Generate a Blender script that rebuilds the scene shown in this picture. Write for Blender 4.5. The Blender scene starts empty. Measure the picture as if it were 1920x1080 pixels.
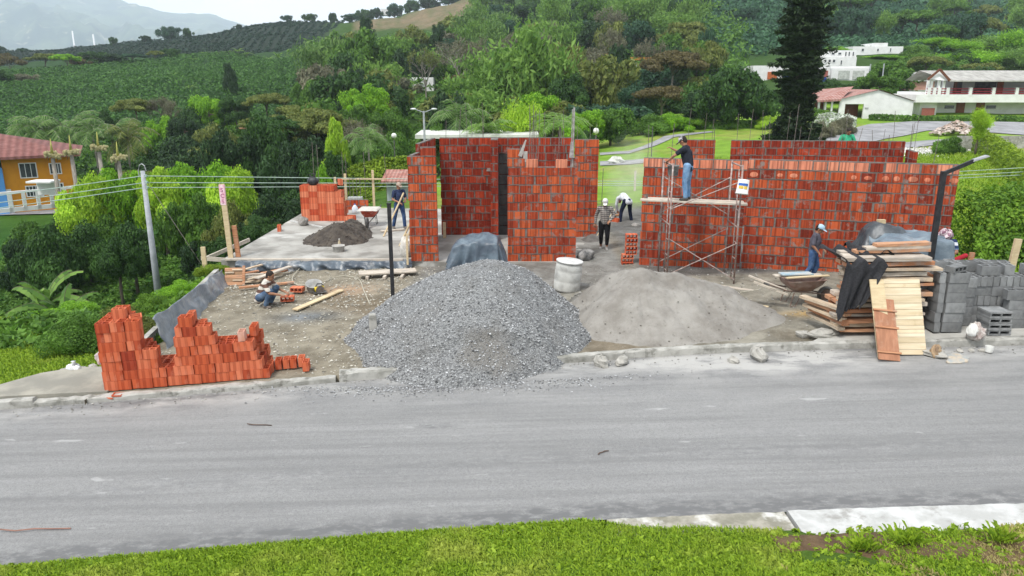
import bpy, math, random
import numpy as np
from mathutils import Vector, Matrix, Euler
R = math.radians
scene = bpy.context.scene
# ------------------------------------------------------------------ camera
CAMZ = 5.25; PITCH = R(15.1); FPX = 1400.0
cam_d = bpy.data.cameras.new("camera"); cam = bpy.data.objects.new("camera", cam_d)
scene.collection.objects.link(cam); scene.camera = cam
cam.location = (0, 0, CAMZ); cam.rotation_euler = (math.pi/2 - PITCH, 0, 0)
cam_d.sensor_width = 36; cam_d.lens = FPX/1920*36; cam_d.clip_start = .1; cam_d.clip_end = 12000
# ------------------------------------------------------------------ sky, sun, exposure
world = bpy.data.worlds.new("World"); scene.world = world; world.use_nodes = True
nt = world.node_tree; nt.nodes.clear()
SUN_EL, SUN_AZ = 58, 215      # azimuth clockwise from +Y: sun behind the camera, a little to the left
sky = nt.nodes.new('ShaderNodeTexSky'); sky.sky_type = 'NISHITA'; sky.sun_disc = False
sky.sun_elevation = R(SUN_EL); sky.sun_rotation = R(SUN_AZ); sky.air_density = 1.2; sky.dust_density = 3.0
tc = nt.nodes.new('ShaderNodeTexCoord'); cn = nt.nodes.new('ShaderNodeTexNoise')
cn.inputs['Scale'].default_value = 2.6; cn.inputs['Detail'].default_value = 6
mp = nt.nodes.new('ShaderNodeMapping'); mp.inputs['Scale'].default_value = (1, 1, 2.4)
nt.links.new(tc.outputs['Generated'], mp.inputs[0]); nt.links.new(mp.outputs[0], cn.inputs['Vector'])
cr = nt.nodes.new('ShaderNodeValToRGB')
cr.color_ramp.elements[0].position = .25; cr.color_ramp.elements[0].color = (8.6, 9.2, 10, 1)
cr.color_ramp.elements[1].position = .7; cr.color_ramp.elements[1].color = (11.6, 11.9, 12.2, 1)
nt.links.new(cn.outputs[0], cr.inputs[0])
mx = nt.nodes.new('ShaderNodeMix'); mx.data_type = 'RGBA'; mx.inputs[0].default_value = .88
nt.links.new(sky.outputs[0], mx.inputs[6]); nt.links.new(cr.outputs[0], mx.inputs[7])
bg = nt.nodes.new('ShaderNodeBackground'); bg.inputs[1].default_value = .085
wo = nt.nodes.new('ShaderNodeOutputWorld')
nt.links.new(mx.outputs[2], bg.inputs[0]); nt.links.new(bg.outputs[0], wo.inputs[0])
sun_d = bpy.data.lights.new("sun", 'SUN'); sun_d.energy = 2.5; sun_d.angle = R(12); sun_d.color = (1, .965, .91)
sun = bpy.data.objects.new("sun", sun_d); scene.collection.objects.link(sun)
_a, _e = R(SUN_AZ), R(SUN_EL)
_sd = Vector((math.sin(_a)*math.cos(_e), math.cos(_a)*math.cos(_e), math.sin(_e)))
sun.rotation_euler = _sd.to_track_quat('Z', 'Y').to_euler(); sun.location = _sd*60
scene.view_settings.view_transform = 'Standard'; scene.view_settings.look = 'None'
scene.view_settings.exposure = 0.58; scene.view_settings.gamma = 1
scene.cycles.max_bounces = 5; scene.cycles.diffuse_bounces = 3; scene.cycles.transparent_max_bounces = 6
scene.cycles.volume_bounces = 2
# ------------------------------------------------------------------ pixel <-> point helpers (photo pixels of the 1920 frame)
def kv(v): return -math.tan(PITCH + math.atan((v-540)/FPX))
def atY(u, v, Y):
    z = CAMZ + Y*kv(v); d = Y*math.cos(PITCH) + (CAMZ-z)*math.sin(PITCH)
    return Vector(((u-960)/FPX*d, Y, z))
def atZ(u, v, z):
    return atY(u, v, (z-CAMZ)/kv(v))
def xat(u, Y, z): return (u-960)/FPX*(Y*math.cos(PITCH) + (CAMZ-z)*math.sin(PITCH))
# ------------------------------------------------------------------ object helpers
COL = scene.collection
ORDS = 'first second third fourth fifth sixth seventh eighth ninth tenth eleventh twelfth thirteenth fourteenth fifteenth sixteenth last'.split()
def tag(o, label=None, cat=None, group=None, kind=None):
    if label: o['label'] = label
    if cat: o['category'] = cat
    if group: o['group'] = group
    if kind: o['kind'] = kind
    return o
def empty(name, loc=(0, 0, 0), rz=0, label=None, cat=None, group=None):
    o = bpy.data.objects.new(name, None); COL.objects.link(o); o.empty_display_size = .2
    o.location = loc; o.rotation_euler = (0, 0, rz)
    return tag(o, label, cat, group)
def link_mesh(name, me, parent=None, loc=None, rz=None):
    o = bpy.data.objects.new(name, me); COL.objects.link(o)
    if parent is not None: o.parent = parent
    if loc is not None: o.location = loc
    if rz is not None: o.rotation_euler = (0, 0, rz)
    return o
def np_mesh(name, V, F, mats, midx=None, smooth=False, colors=None):
    """V (n,3) array, F (m,k) array of equal-sized faces"""
    V = np.asarray(V, dtype=np.float32); F = np.asarray(F, dtype=np.int32)
    me = bpy.data.meshes.new(name); m, k = F.shape
    me.vertices.add(len(V)); me.vertices.foreach_set('co', V.ravel())
    me.loops.add(m*k); me.loops.foreach_set('vertex_index', F.ravel())
    me.polygons.add(m); me.polygons.foreach_set('loop_start', np.arange(0, m*k, k, dtype=np.int32))
    if midx is not None: me.polygons.foreach_set('material_index', np.asarray(midx, dtype=np.int32))
    me.polygons.foreach_set('use_smooth', np.full(m, smooth, dtype=bool))
    for x in (mats if isinstance(mats, (list, tuple)) else [mats]): me.materials.append(x)
    if colors is not None:
        ca = me.color_attributes.new('zone', 'FLOAT_COLOR', 'POINT')
        c = np.ones((len(V), 4), dtype=np.float32); c[:, :colors.shape[1]] = colors
        ca.data.foreach_set('color', c.ravel())
    me.update(calc_edges=True); me.validate(); return me
class MB:
    """collects simple shapes into one mesh"""
    def __init__(s): s.v = []; s.f = []; s.m = []
    def add(s, vs, fs, mi=0, M=None):
        b = len(s.v)
        for p in vs:
            p = Vector(p); s.v.append(M @ p if M else p)
        for f in fs: s.f.append([b+i for i in f]); s.m.append(mi)
        return s
    def box(s, c, d, rz=0, mi=0, rx=0, ry=0, taper=1):
        x, y, z = d[0]/2, d[1]/2, d[2]/2; t = taper
        M = Matrix.Translation(c) @ Euler((rx, ry, rz)).to_matrix().to_4x4()
        return s.add([(-x,-y,-z),(x,-y,-z),(x,y,-z),(-x,y,-z),(-x*t,-y*t,z),(x*t,-y*t,z),(x*t,y*t,z),(-x*t,y*t,z)],
                     [(3,2,1,0),(4,5,6,7),(0,1,5,4),(1,2,6,5),(2,3,7,6),(3,0,4,7)], mi, M)
    def bar(s, p0, p1, w, h=None, mi=0, up=(0, 0, 1)):
        p0, p1 = Vector(p0), Vector(p1); d = (p1-p0); L = d.length; d.normalize(); h = h or w
        up = Vector(up); 
        if abs(d.dot(up)) > .98: up = Vector((0, 1, 0))
        sd = d.cross(up).normalized(); u2 = sd.cross(d)
        M = Matrix((sd, d, u2)).transposed().to_4x4(); M.translation = (p0+p1)/2
        x, y, z = w/2, L/2, h/2
        return s.add([(-x,-y,-z),(x,-y,-z),(x,y,-z),(-x,y,-z),(-x,-y,z),(x,-y,z),(x,y,z),(-x,y,z)],
                     [(3,2,1,0),(4,5,6,7),(0,1,5,4),(1,2,6,5),(2,3,7,6),(3,0,4,7)], mi, M)
    def tube(s, pts, r, n=8, mi=0, caps=True):
        pts = [Vector(p) for p in pts]; rs = r if isinstance(r, (list, tuple)) else [r]*len(pts)
        b = len(s.v); N = len(pts)
        for i, p in enumerate(pts):
            d = (pts[min(i+1, N-1)]-pts[max(i-1, 0)]).normalized()
            a = Vector((0, 0, 1)) if abs(d.z) < .9 else Vector((1, 0, 0))
            e1 = d.cross(a).normalized(); e2 = d.cross(e1)
            for k in range(n):
                t = 2*math.pi*k/n; s.v.append(p + (e1*math.cos(t)+e2*math.sin(t))*rs[i])
        for i in range(N-1):
            for k in range(n):
                k2 = (k+1) % n; s.f.append([b+i*n+k, b+i*n+k2, b+(i+1)*n+k2, b+(i+1)*n+k]); s.m.append(mi)
        if caps:
            s.f.append([b+k for k in range(n)][::-1]); s.m.append(mi)
            s.f.append([b+(N-1)*n+k for k in range(n)]); s.m.append(mi)
        return s
    def lathe(s, prof, c=(0, 0, 0), n=16, mi=0, M=None):
        b = len(s.v); c = Vector(c); N = len(prof)
        for r, z in prof:
            for k in range(n):
                t = 2*math.pi*k/n; p = Vector((r*math.cos(t), r*math.sin(t), z))
                s.v.append((M @ p if M else p) + c)
        for i in range(N-1):
            for k in range(n):
                k2 = (k+1) % n; s.f.append([b+i*n+k, b+i*n+k2, b+(i+1)*n+k2, b+(i+1)*n+k]); s.m.append(mi)
        s.f.append([b+k for k in range(n)][::-1]); s.m.append(mi)
        s.f.append([b+(N-1)*n+k for k in range(n)]); s.m.append(mi)
        return s
    def ell(s, c, r, n=10, m=7, mi=0, M=None, jit=0, rnd=None):
        prof = []; b = len(s.v); c = Vector(c)
        for i in range(m+1):
            t = math.pi*i/m
            for k in range(n):
                a = 2*math.pi*k/n; q = 1+(rnd.uniform(-jit, jit) if rnd else 0)
                p = Vector((r[0]*math.sin(t)*math.cos(a)*q, r[1]*math.sin(t)*math.sin(a)*q, r[2]*math.cos(t)*q))
                s.v.append((M @ p if M else p) + c)
        for i in range(m):
            for k in range(n):
                k2 = (k+1) % n; s.f.append([b+i*n+k, b+(i+1)*n+k, b+(i+1)*n+k2, b+i*n+k2]); s.m.append(mi)
        return s
    def mesh(s, name, mats, smooth=False):
        me = bpy.data.meshes.new(name); me.from_pydata([tuple(p) for p in s.v], [], s.f)
        for x in (mats if isinstance(mats, (list, tuple)) else [mats]): me.materials.append(x)
        me.polygons.foreach_set('material_index', s.m)
        me.polygons.foreach_set('use_smooth', [smooth]*len(s.f)); me.update(); return me
    def build(s, name, mats, parent=None, smooth=False, loc=None, rz=None, bevel=0):
        o = link_mesh(name, s.mesh(name, mats, smooth), parent, loc, rz)
        if bevel:
            b = o.modifiers.new('bevel', 'BEVEL'); b.width = bevel; b.segments = 2; b.limit_method = 'ANGLE'
        return o
# ------------------------------------------------------------------ materials
MATS = {}
def newmat(name):
    m = bpy.data.materials.new(name); m.use_nodes = True; n = m.node_tree
    n.nodes.clear(); return m, n
def N(n, t, **kw):
    x = n.nodes.new(t)
    for k, v in kw.items(): setattr(x, k, v)
    return x
def mixc(n, fac, a, b, mode='MIX'):
    x = N(n, 'ShaderNodeMix', data_type='RGBA', blend_type=mode)
    for i, q in ((0, fac), (6, a), (7, b)):
        if isinstance(q, bpy.types.NodeSocket): n.links.new(q, x.inputs[i])
        elif i == 0: x.inputs[0].default_value = q
        else: x.inputs[i].default_value = (*q[:3], 1)
    return x.outputs[2]
def noise(n, scale, detail=4, rough=.55, sc=None, coord='Object'):
    t = N(n, 'ShaderNodeTexCoord'); x = N(n, 'ShaderNodeTexNoise'); v = t.outputs[coord]
    if sc:
        m = N(n, 'ShaderNodeMapping'); m.inputs['Scale'].default_value = sc; n.links.new(v, m.inputs[0]); v = m.outputs[0]
    n.links.new(v, x.inputs['Vector']); x.inputs['Scale'].default_value = scale
    x.inputs['Detail'].default_value = detail; x.inputs['Roughness'].default_value = rough
    return x.outputs[0]
def ramp(n, s, a, b, va=0, vb=1):
    x = N(n, 'ShaderNodeMapRange'); x.inputs[1].default_value = a; x.inputs[2].default_value = b
    x.inputs[3].default_value = va; x.inputs[4].default_value = vb; x.interpolation_type = 'SMOOTHSTEP'
    n.links.new(s, x.inputs[0]); return x.outputs[0]
def bump(n, h, strength, dist):
    b = N(n, 'ShaderNodeBump'); b.inputs['Strength'].default_value = strength; b.inputs['Distance'].default_value = dist
    n.links.new(h, b.inputs['Height']); return b.outputs[0]
def finish(n, col, rough=.8, nrm=None, metal=0, spec=.3, **kw):
    p = N(n, 'ShaderNodeBsdfPrincipled'); o = N(n, 'ShaderNodeOutputMaterial')
    if isinstance(col, bpy.types.NodeSocket): n.links.new(col, p.inputs['Base Color'])
    else: p.inputs['Base Color'].default_value = (*col[:3], 1)
    if isinstance(rough, bpy.types.NodeSocket): n.links.new(rough, p.inputs['Roughness'])
    else: p.inputs['Roughness'].default_value = rough
    p.inputs['Metallic'].default_value = metal; p.inputs['Specular IOR Level'].default_value = spec
    if nrm is not None: n.links.new(nrm, p.inputs['Normal'])
    n.links.new(p.outputs[0], o.inputs[0]); return p
def M(name, c, c2=None, scale=6, rough=.8, bmp=.3, bd=.01, isl=0, sc=None, metal=0, spec=.3, lo=.35, hi=.65, grime=None, gs=2.5, gf=.6):
    """procedural material: two tones mixed by noise, optional per-island value change, grime patches, bump"""
    if name in MATS: return MATS[name]
    m, n = newmat(name); c2 = c2 or tuple(x*.72 for x in c)
    nz = noise(n, scale, 5, .6, sc); col = mixc(n, ramp(n, nz, lo, hi), c, c2)
    if grime:
        g = ramp(n, noise(n, gs, 6, .65), .52, .68, 0, gf); col = mixc(n, g, col, grime)
    if isl:
        geo = N(n, 'ShaderNodeNewGeometry'); oi = N(n, 'ShaderNodeObjectInfo')
        ad = N(n, 'ShaderNodeMath', operation='ADD'); n.links.new(geo.outputs['Random Per Island'], ad.inputs[0]); n.links.new(oi.outputs['Random'], ad.inputs[1])
        fr = N(n, 'ShaderNodeMath', operation='FRACT'); n.links.new(ad.outputs[0], fr.inputs[0])
        r = N(n, 'ShaderNodeMapRange'); r.inputs[3].default_value = 1-isl; r.inputs[4].default_value = 1+isl
        n.links.new(fr.outputs[0], r.inputs[0])
        h = N(n, 'ShaderNodeHueSaturation'); n.links.new(r.outputs[0], h.inputs['Value']); n.links.new(col, h.inputs['Color']); col = h.outputs[0]
    finish(n, col, rough, bump(n, noise(n, scale*4, 4, .6, sc), bmp, bd) if bmp else None, metal, spec)
    MATS[name] = m; return m
def leafmat(name, a, b, tl=.35, c=None):
    """leaves: per-leaf colour between a and b, patches of c, some light through the blade"""
    if name in MATS: return MATS[name]
    m, n = newmat(name); g = N(n, 'ShaderNodeNewGeometry')
    col = mixc(n, g.outputs['Random Per Island'], a, b)
    col = mixc(n, ramp(n, noise(n, .9, 2), .5, .7, 0, .6), col, c or tuple(min(1, x*1.5) for x in b))
    d = N(n, 'ShaderNodeBsdfPrincipled'); d.inputs['Roughness'].default_value = .6; d.inputs['Specular IOR Level'].default_value = .25
    t = N(n, 'ShaderNodeBsdfTranslucent'); n.links.new(col, d.inputs['Base Color']); n.links.new(col, t.inputs[0])
    x = N(n, 'ShaderNodeMixShader'); x.inputs[0].default_value = tl
    o = N(n, 'ShaderNodeOutputMaterial'); n.links.new(d.outputs[0], x.inputs[1]); n.links.new(t.outputs[0], x.inputs[2]); n.links.new(x.outputs[0], o.inputs[0])
    MATS[name] = m; return m
# ------------------------------------------------------------------ terrain height
def sstep(x, a, b):
    t = np.clip((np.asarray(x, float)-a)/(b-a), 0, 1); return t*t*(3-2*t)
_rg = np.random.RandomState(7); _perm = _rg.rand(256, 256)
def vnoise(x, y, s=1.0, oct=3):
    x = np.asarray(x, float)*s; y = np.asarray(y, float)*s; out = 0; amp = 1; tot = 0
    for o in range(oct):
        xi = np.floor(x).astype(int); yi = np.floor(y).astype(int); fx = x-xi; fy = y-yi
        fx = fx*fx*(3-2*fx); fy = fy*fy*(3-2*fy)
        g = lambda i, j: _perm[(xi+i) % 256, (yi+j) % 256]
        out = out + amp*((g(0,0)*(1-fx)+g(1,0)*fx)*(1-fy)+(g(0,1)*(1-fx)+g(1,1)*fx)*fy); tot += amp
        amp *= .5; x = x*2.03+17.3; y = y*2.03+5.1
    return out/tot-.5
TA = [-1.3,-.667,-.49,-.285,-.2,-.13,0,.17,.34,.51,.667,1.3]
TY = [30,45,60,80,110,150,200,270,350,450,700]
TZ = [[-5,-5,-4,-4,0,4,6,10,16,16,0],[-5,-5,-4,-4,0,5.5,7.5,11,18.5,16,0],[-4.5,-5,-4,-4,1,7,10.5,14,26,23,0],
      [-2.6,-4,-3.5,-3,1,8,13,18,34,31,5],[0,-.3,-2.5,-2,1,7,13,22,33,40,30],[0,-.3,-2.5,-2,1,6,13,22,32,44,40],
      [.1,0,-1,-1,2,8,16,28,42,60,95],[.2,.4,.9,1.5,4,10,19,32,50,75,130],[.4,.9,1.5,2.5,5,11,21,36,55,80,140],
      [.5,.9,1.3,2.2,5,11.5,18,30,50,75,135],[.6,1.1,1.5,2.3,5,10,16,28,45,70,130],[.6,1.1,1.5,2.3,5,10,16,28,45,70,130]]
_ga = np.linspace(-1.3, 1.3, 131); _gl = np.linspace(math.log(30), math.log(700), 121)
_t1 = np.array([np.interp(_gl, np.log(TY), r) for r in TZ])
HG = np.array([np.interp(_ga, TA, _t1[:, j]) for j in range(len(_gl))]).T
def _blur(A, k, ax):
    w = np.exp(-.5*(np.arange(-3*k, 3*k+1)/k)**2); w /= w.sum()
    P = np.pad(A, [(3*k, 3*k) if i == ax else (0, 0) for i in range(2)], mode='edge')
    return np.apply_along_axis(lambda v: np.convolve(v, w, 'valid'), ax, P)
HG = _blur(_blur(HG, 2, 0), 3, 1)
def Hfar(x, y):
    y = np.maximum(y, 30); a = np.clip(x/y, -1.299, 1.299); l = np.clip(np.log(y), _gl[0], _gl[-1]-1e-6)
    i = (a+1.3)/(2.6)*130; j = (l-_gl[0])/(_gl[-1]-_gl[0])*120
    i0 = np.clip(i.astype(int), 0, 129); j0 = np.clip(j.astype(int), 0, 119); fi = i-i0; fj = j-j0
    return (HG[i0, j0]*(1-fi)+HG[i0+1, j0]*fi)*(1-fj)+(HG[i0, j0+1]*(1-fi)+HG[i0+1, j0+1]*fi)*fj
RX = [-60,-20,-9,-7.2,-4.5,-2.7,.5,3.4,6.8,9.4,30,70]; RY = [0.5,10.4,12.2,12.42,12.85,13.12,13.62,14.0,14.05,13.97,13.95,13.2]
NX = [-60,-20,-9,-5.8,-2.9,0,2.1,6.3,30,70]; NY = [-4,5.2,7.15,7.6,7.9,8.18,8.3,8.33,8.3,7.6]
_rx = np.linspace(-60, 70, 261); _sm = lambda A: np.convolve(np.pad(A, 2, mode='edge'), np.ones(5)/5, 'valid'); _ry = _sm(np.interp(_rx, RX, RY)); _rn = _sm(_sm(np.interp(_rx, NX, NY)))
def road_far(x): return np.interp(x, _rx, _ry)          # far kerb line
def road_near(x): return np.interp(x, _rx, _rn)
def zroad(x): return .03*np.clip(x, -40, 40)
def zsite(x): return .1+.03*np.clip(x, -12, 14)
LEFT = lambda y: np.interp(y, [12, 15, 20.3, 23, 34], [-7.6, -7.65, -8.3, -8.75, -8.9])   # left edge of the building plot
def H(x, y):
    x = np.asarray(x, float); y = np.asarray(y, float)
    zl = np.interp(y, [12, 14, 17, 20, 23, 26, 32], [0, -.2, -.5, -.85, -2.3, -4, -4.9])+.02*np.minimum(x, 0)+.1
    zs = zsite(x)
    d = LEFT(y)-x
    near = zs+(np.minimum(zl, zs)-zs)*sstep(d, 0.0, 3.2)
    far = Hfar(x, y)+vnoise(x, y, .05, 3)*np.interp(y, [30, 60, 120, 300], [.3, .8, 3, 7])
    t = sstep(y, 30, 40); z = near*(1-t)+far*t
    rf = road_far(x); rn = road_near(x)
    z = np.where(y < rf+.1, zroad(x), z)
    hn = zroad(x)+.03+.10*np.clip(rn-y, 0, 30)
    return np.where(y < rn, hn, z)
def Hs(x, y): return float(H(np.array([x]), np.array([y]))[0])
def insite(x, y): return (x > LEFT(y)) & (x < 13.5) & (y < 33) & (y > road_far(x))
# ------------------------------------------------------------------ terrain sheet
ys = np.concatenate([np.linspace(-14, 30, 130), np.geomspace(30.4, 690, 250)])
aa = np.linspace(-1, 1, 420); hw = 28+1.15*np.maximum(ys, 0)
X = aa[None, :]*hw[:, None]; Y = np.repeat(ys[:, None], len(aa), 1)
Z = H(X, Y)
low = insite(X, Y) | ((Y < road_far(X)+.1) & (Y > road_near(X)-5.2) & (np.abs(X) < 12) | ((Y < road_far(X)+.1) & (Y > road_near(X)-.3)))
Z = np.where(low, Z-.22, Z)
# zones of the ground cover (its own colour): lawn, rough slope, coffee hills, ploughed field
az = X/np.maximum(Y, 1)
C = np.empty(X.shape+(3,)); C[:] = (.055, .12, .016)
def zone(mask, col):
    global C; m = np.clip(mask, 0, 1)[..., None]; C = C*(1-m)+np.array(col)*m
nz = vnoise(X, Y, .25, 4); 
zone(sstep(Y, 17, 20)*sstep(-X, 8, 9.5)*sstep(-Y, -60, -48), (.028, .085, .014))
lawn = sstep(X+.12*Y, -1.5, 1)*sstep(Y, 26, 30)*sstep(-Y, -92, -84)
zone(lawn, (.17, .30, .035)); zone(lawn*sstep(nz+.25*vnoise(X, Y, .9, 2), .06, .2), (.22, .27, .06))
zone(sstep(Y, 88, 110), (.035, .075, .014))
zone(sstep(-az, .24, .28)*sstep(Y, 92, 110), (.022, .055, .016))
zone(sstep(-az, .22, .25)*sstep(Y, 235, 250), (.022, .034, .026))
fld = sstep(az, -.205, -.195)*sstep(-az, .0, .035)*sstep(Y, 262, 285)*sstep(-Y, -425, -400)
zone(fld*(.85+.15*np.sign(vnoise(X, Y, .3, 1))), (.17, .135, .085)); zone(fld*sstep(np.sin(X*.8+Y*.12), .8, .95)*.7, (.10, .11, .05))
zone(sstep(az, .1, .16)*sstep(Y, 140, 170), (.018, .055, .028))
zone(sstep(-np.abs(Y-99-(X+46)*.12), -3.2, -1)*sstep(-np.abs(X+36), -11, -8)*.9, (.24, .13, .07))
gi = np.arange(len(ys)*len(aa)).reshape(len(ys), len(aa))
F = np.stack([gi[:-1, :-1], gi[:-1, 1:], gi[1:, 1:], gi[1:, :-1]], -1).reshape(-1, 4)
m, n = newmat('terrain_cover'); at = N(n, 'ShaderNodeAttribute', attribute_name='zone')
c = mixc(n, ramp(n, noise(n, 1.3, 6, .7), .35, .7), at.outputs['Color'], (1, 1, 1))
c = mixc(n, .55, at.outputs['Color'], mixc(n, ramp(n, noise(n, .8, 8, .75), .3, .7), mixc(n, 1, at.outputs['Color'], (.5, .55, .4), 'MULTIPLY'), mixc(n, 1, at.outputs['Color'], (1.5, 1.35, 1.3), 'MULTIPLY')))
finish(n, c, .95, bump(n, noise(n, 6, 6, .8), .7, .12), 0, .1); MATS['terrain'] = m
o = link_mesh('hillside_terrain', np_mesh('terrain', np.stack([X, Y, Z], -1).reshape(-1, 3), F, MATS['terrain'], smooth=True, colors=C.reshape(-1, 3))); tag(o, kind='structure')
# ------------------------------------------------------------------ far mountains
def ridge(name, Yr, pts, base, depth, mat):
    us = np.linspace(pts[0][0], pts[-1][0], 160); vs = np.interp(us, [p[0] for p in pts], [p[1] for p in pts])
    vs = np.convolve(np.pad(vs, 4, mode='edge'), np.ones(9)/9, 'valid')
    xs = (us-960)/FPX*Yr*1.02; top = np.array([CAMZ+Yr*kv(v) for v in vs])+vnoise(xs, xs*0, .012, 4)*30
    rows = []; K = 26
    for k in range(K+1):
        t = k/K; yy = Yr-depth*(1-t)+vnoise(xs, xs*0+k*40, .003, 3)*depth*.12*(1-t); zz = base+(top-base)*t**.8+vnoise(xs, xs*0+k*60., .006, 4)*(top-base)*.35*math.sin(math.pi*t)
        rows.append(np.stack([xs*(yy/Yr), yy, zz], -1))
    rows.append(np.stack([xs*1.4, np.full_like(xs, Yr+depth*1.2), np.full_like(xs, base)], -1))
    P = np.array(rows); g = np.arange(P.shape[0]*P.shape[1]).reshape(P.shape[:2])
    Fq = np.stack([g[:-1, :-1], g[:-1, 1:], g[1:, 1:], g[1:, :-1]], -1).reshape(-1, 4)
    o = link_mesh(name, np_mesh(name, P.reshape(-1, 3), Fq, mat, smooth=True)); tag(o, kind='structure')
mm, n = newmat('far_forest')
c = mixc(n, ramp(n, noise(n, .006, 8, .65), .4, .6), (.02, .045, .035), (.07, .105, .06))
c = mixc(n, ramp(n, noise(n, .02, 3, .5), .62, .7), c, (.2, .2, .13)); finish(n, c, .95)
ridge('mountain_range', 4200, [(-900, -60), (-200, -40), (0, -28), (150, -18), (260, -6), (300, 3), (345, 22), (372, 26), (392, 20), (412, 25), (445, 26), (470, 34), (498, 48), (560, 75), (640, 98), (760, 130)], -120, 2600, mm)
ridge('valley_ridge', 2300, [(-1400, 60), (-400, 62), (0, 98), (60, 92), (140, 104), (300, 118), (420, 130), (700, 150)], -120, 900, mm)
# ------------------------------------------------------------------ road
m, n = newmat('dusty_asphalt')
c = mixc(n, ramp(n, noise(n, .9, 7, .6, (.22, 1.6, 1)), .3, .72), (.222, .221, .218), (.278, .276, .272))
c = mixc(n, ramp(n, noise(n, 1.5, 6, .7, (.09, 3.2, 1)), .42, .66, 0, .5), c, (.155, .154, .152))
c = mixc(n, ramp(n, noise(n, 5, 6, .75, (.25, 1.5, 1)), .5, .75, 0, .45), c, (.27, .268, .26))
c = mixc(n, ramp(n, noise(n, 2.4, 6, .65, (.12, 1.5, 1)), .52, .74, 0, .35), c, (.16, .16, .163))
c = mixc(n, ramp(n, noise(n, 17, 5, .85), .42, .6, 0, .32), c, (.15, .15, .15))
c = mixc(n, ramp(n, noise(n, 23, 4, .85), .56, .68, 0, .4), c, (.34, .34, .33))
c = mixc(n, ramp(n, noise(n, 60, 3, .8), .45, .75, 0, .75), c, (.085, .085, .086))
c = mixc(n, ramp(n, noise(n, 3.1, 5, .5, (.5, 1.6, 1)), .68, .74, 0, .45), c, (.44, .44, .43))
att = N(n, 'ShaderNodeAttribute', attribute_name='zone'); sep = N(n, 'ShaderNodeSeparateColor'); n.links.new(att.outputs['Color'], sep.inputs[0])
def zmix(c, ch, col, sc, lo, hi):
    nn = ramp(n, noise(n, sc, 6, .65, (.5, 1, 1)), .25, .7, -.4, 1.4); mu = N(n, 'ShaderNodeMath', operation='MULTIPLY', use_clamp=True)
    n.links.new(nn, mu.inputs[0]); n.links.new(sep.outputs[ch], mu.inputs[1]); return mixc(n, mu.outputs[0], c, col)
c = zmix(c, 0, (.38, .372, .355), 2.0, 0, 1)      # cement dust
c = zmix(c, 1, (.135, .135, .136), 9, 0, 1)      # damp or worn dark tar
finish(n, c, .85, bump(n, noise(n, 90, 3, .8), .35, .006), 0, .25); MATS['asphalt'] = m
xs = np.linspace(-55, 65, 700); ts = np.linspace(0, 1, 60)
XX = np.repeat(xs[None, :], 60, 0); YY = road_near(xs)[None, :]+(road_far(xs)-road_near(xs))[None, :]*ts[:, None]
ZZ = zroad(XX)+.012*vnoise(XX, YY, .35, 3)+.05*(1-(2*ts[:, None]-1)**2)*.6
dust = np.exp(-((XX-4.9)/2.0)**2-((YY-13.45)/.5)**2)*1.3+.5*np.exp(-((YY-road_far(XX)+.3)/.35)**2)+.18*sstep(YY, 10, 13.4)
dark = 1.3*np.exp(-((YY-road_near(XX)-.15)/.22)**2)+.35*np.exp(-((YY-road_near(XX)-1.6)/.22)**2)+1.3*np.exp(-((XX+1.25)/.28)**2-((YY-10.98)/.06)**2)+.9*np.exp(-((XX+6.2)/2.1)**2-((YY-road_far(XX)+.12)/.12)**2)
ZC = np.stack([dust, dark, dust*0], -1)
g = np.arange(60*700).reshape(60, 700); F = np.stack([g[:-1, :-1], g[:-1, 1:], g[1:, 1:], g[1:, :-1]], -1).reshape(-1, 4)
tag(link_mesh('road', np_mesh('road', np.stack([XX, YY, ZZ], -1).reshape(-1, 3), F, m, smooth=True, colors=np.clip(ZC, 0, 2).reshape(-1, 3))), kind='structure')
# ------------------------------------------------------------------ kerbs
KERB = M('kerb_concrete', (.42, .41, .38), (.25, .245, .22), 3, .9, .5, .012, grime=(.09, .085, .07), gs=4, gf=.7)
def sweep(name, pts, w, h, mat, kind='structure', jit=.01, seed=1, drop=.2, r=.03):
    """a rounded kerb profile swept along points (x, y, z of its foot, front edge)"""
    rnd = random.Random(seed); mb = MB(); prof = [(0, -drop), (0, h-r), (r*.4, h-r*.3), (r, h), (w-r*.7, h), (w, h-r*.6), (w, -drop)]
    P = [Vector(p) for p in pts]; k = len(prof)
    for i, p in enumerate(P):
        d = (P[min(i+1, len(P)-1)]-P[max(i-1, 0)]); d.z = 0; d.normalize(); nn = Vector((-d.y, d.x, 0))
        for a, b in prof: mb.v.append(p+nn*(a+rnd.uniform(-jit, jit)*.5)+Vector((0, 0, b+(rnd.uniform(-jit, jit) if b > 0 else 0))))
    for i in range(len(P)-1):
        for j in range(k-1): mb.f.append([i*k+j, (i+1)*k+j, (i+1)*k+j+1, i*k+j+1]); mb.m.append(0)
    mb.f.append(list(range(k))); mb.m.append(0); mb.f.append([(len(P)-1)*k+j for j in range(k)][::-1]); mb.m.append(0)
    o = mb.build(name, mat); tag(o, kind=kind); return o
def kline(x0, x1, st=.12): return [(x, float(road_far(x)), float(zroad(x))-.01) for x in np.arange(x0, x1+st/2, st)]
sweep('kerb', kline(-55, -8.6, .3), .16, .17, KERB, seed=2)
sweep('kerb', kline(-8.58, -3.25), .17, .11, KERB, seed=3, jit=.014)
sweep('kerb', kline(-3.23, -2.2), .2, .19, KERB, seed=4, jit=.02)
sweep('kerb', kline(.75, 14), .15, .16, KERB, seed=5)
sweep('kerb', kline(14.02, 60, .4), .15, .16, KERB, seed=6)
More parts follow.
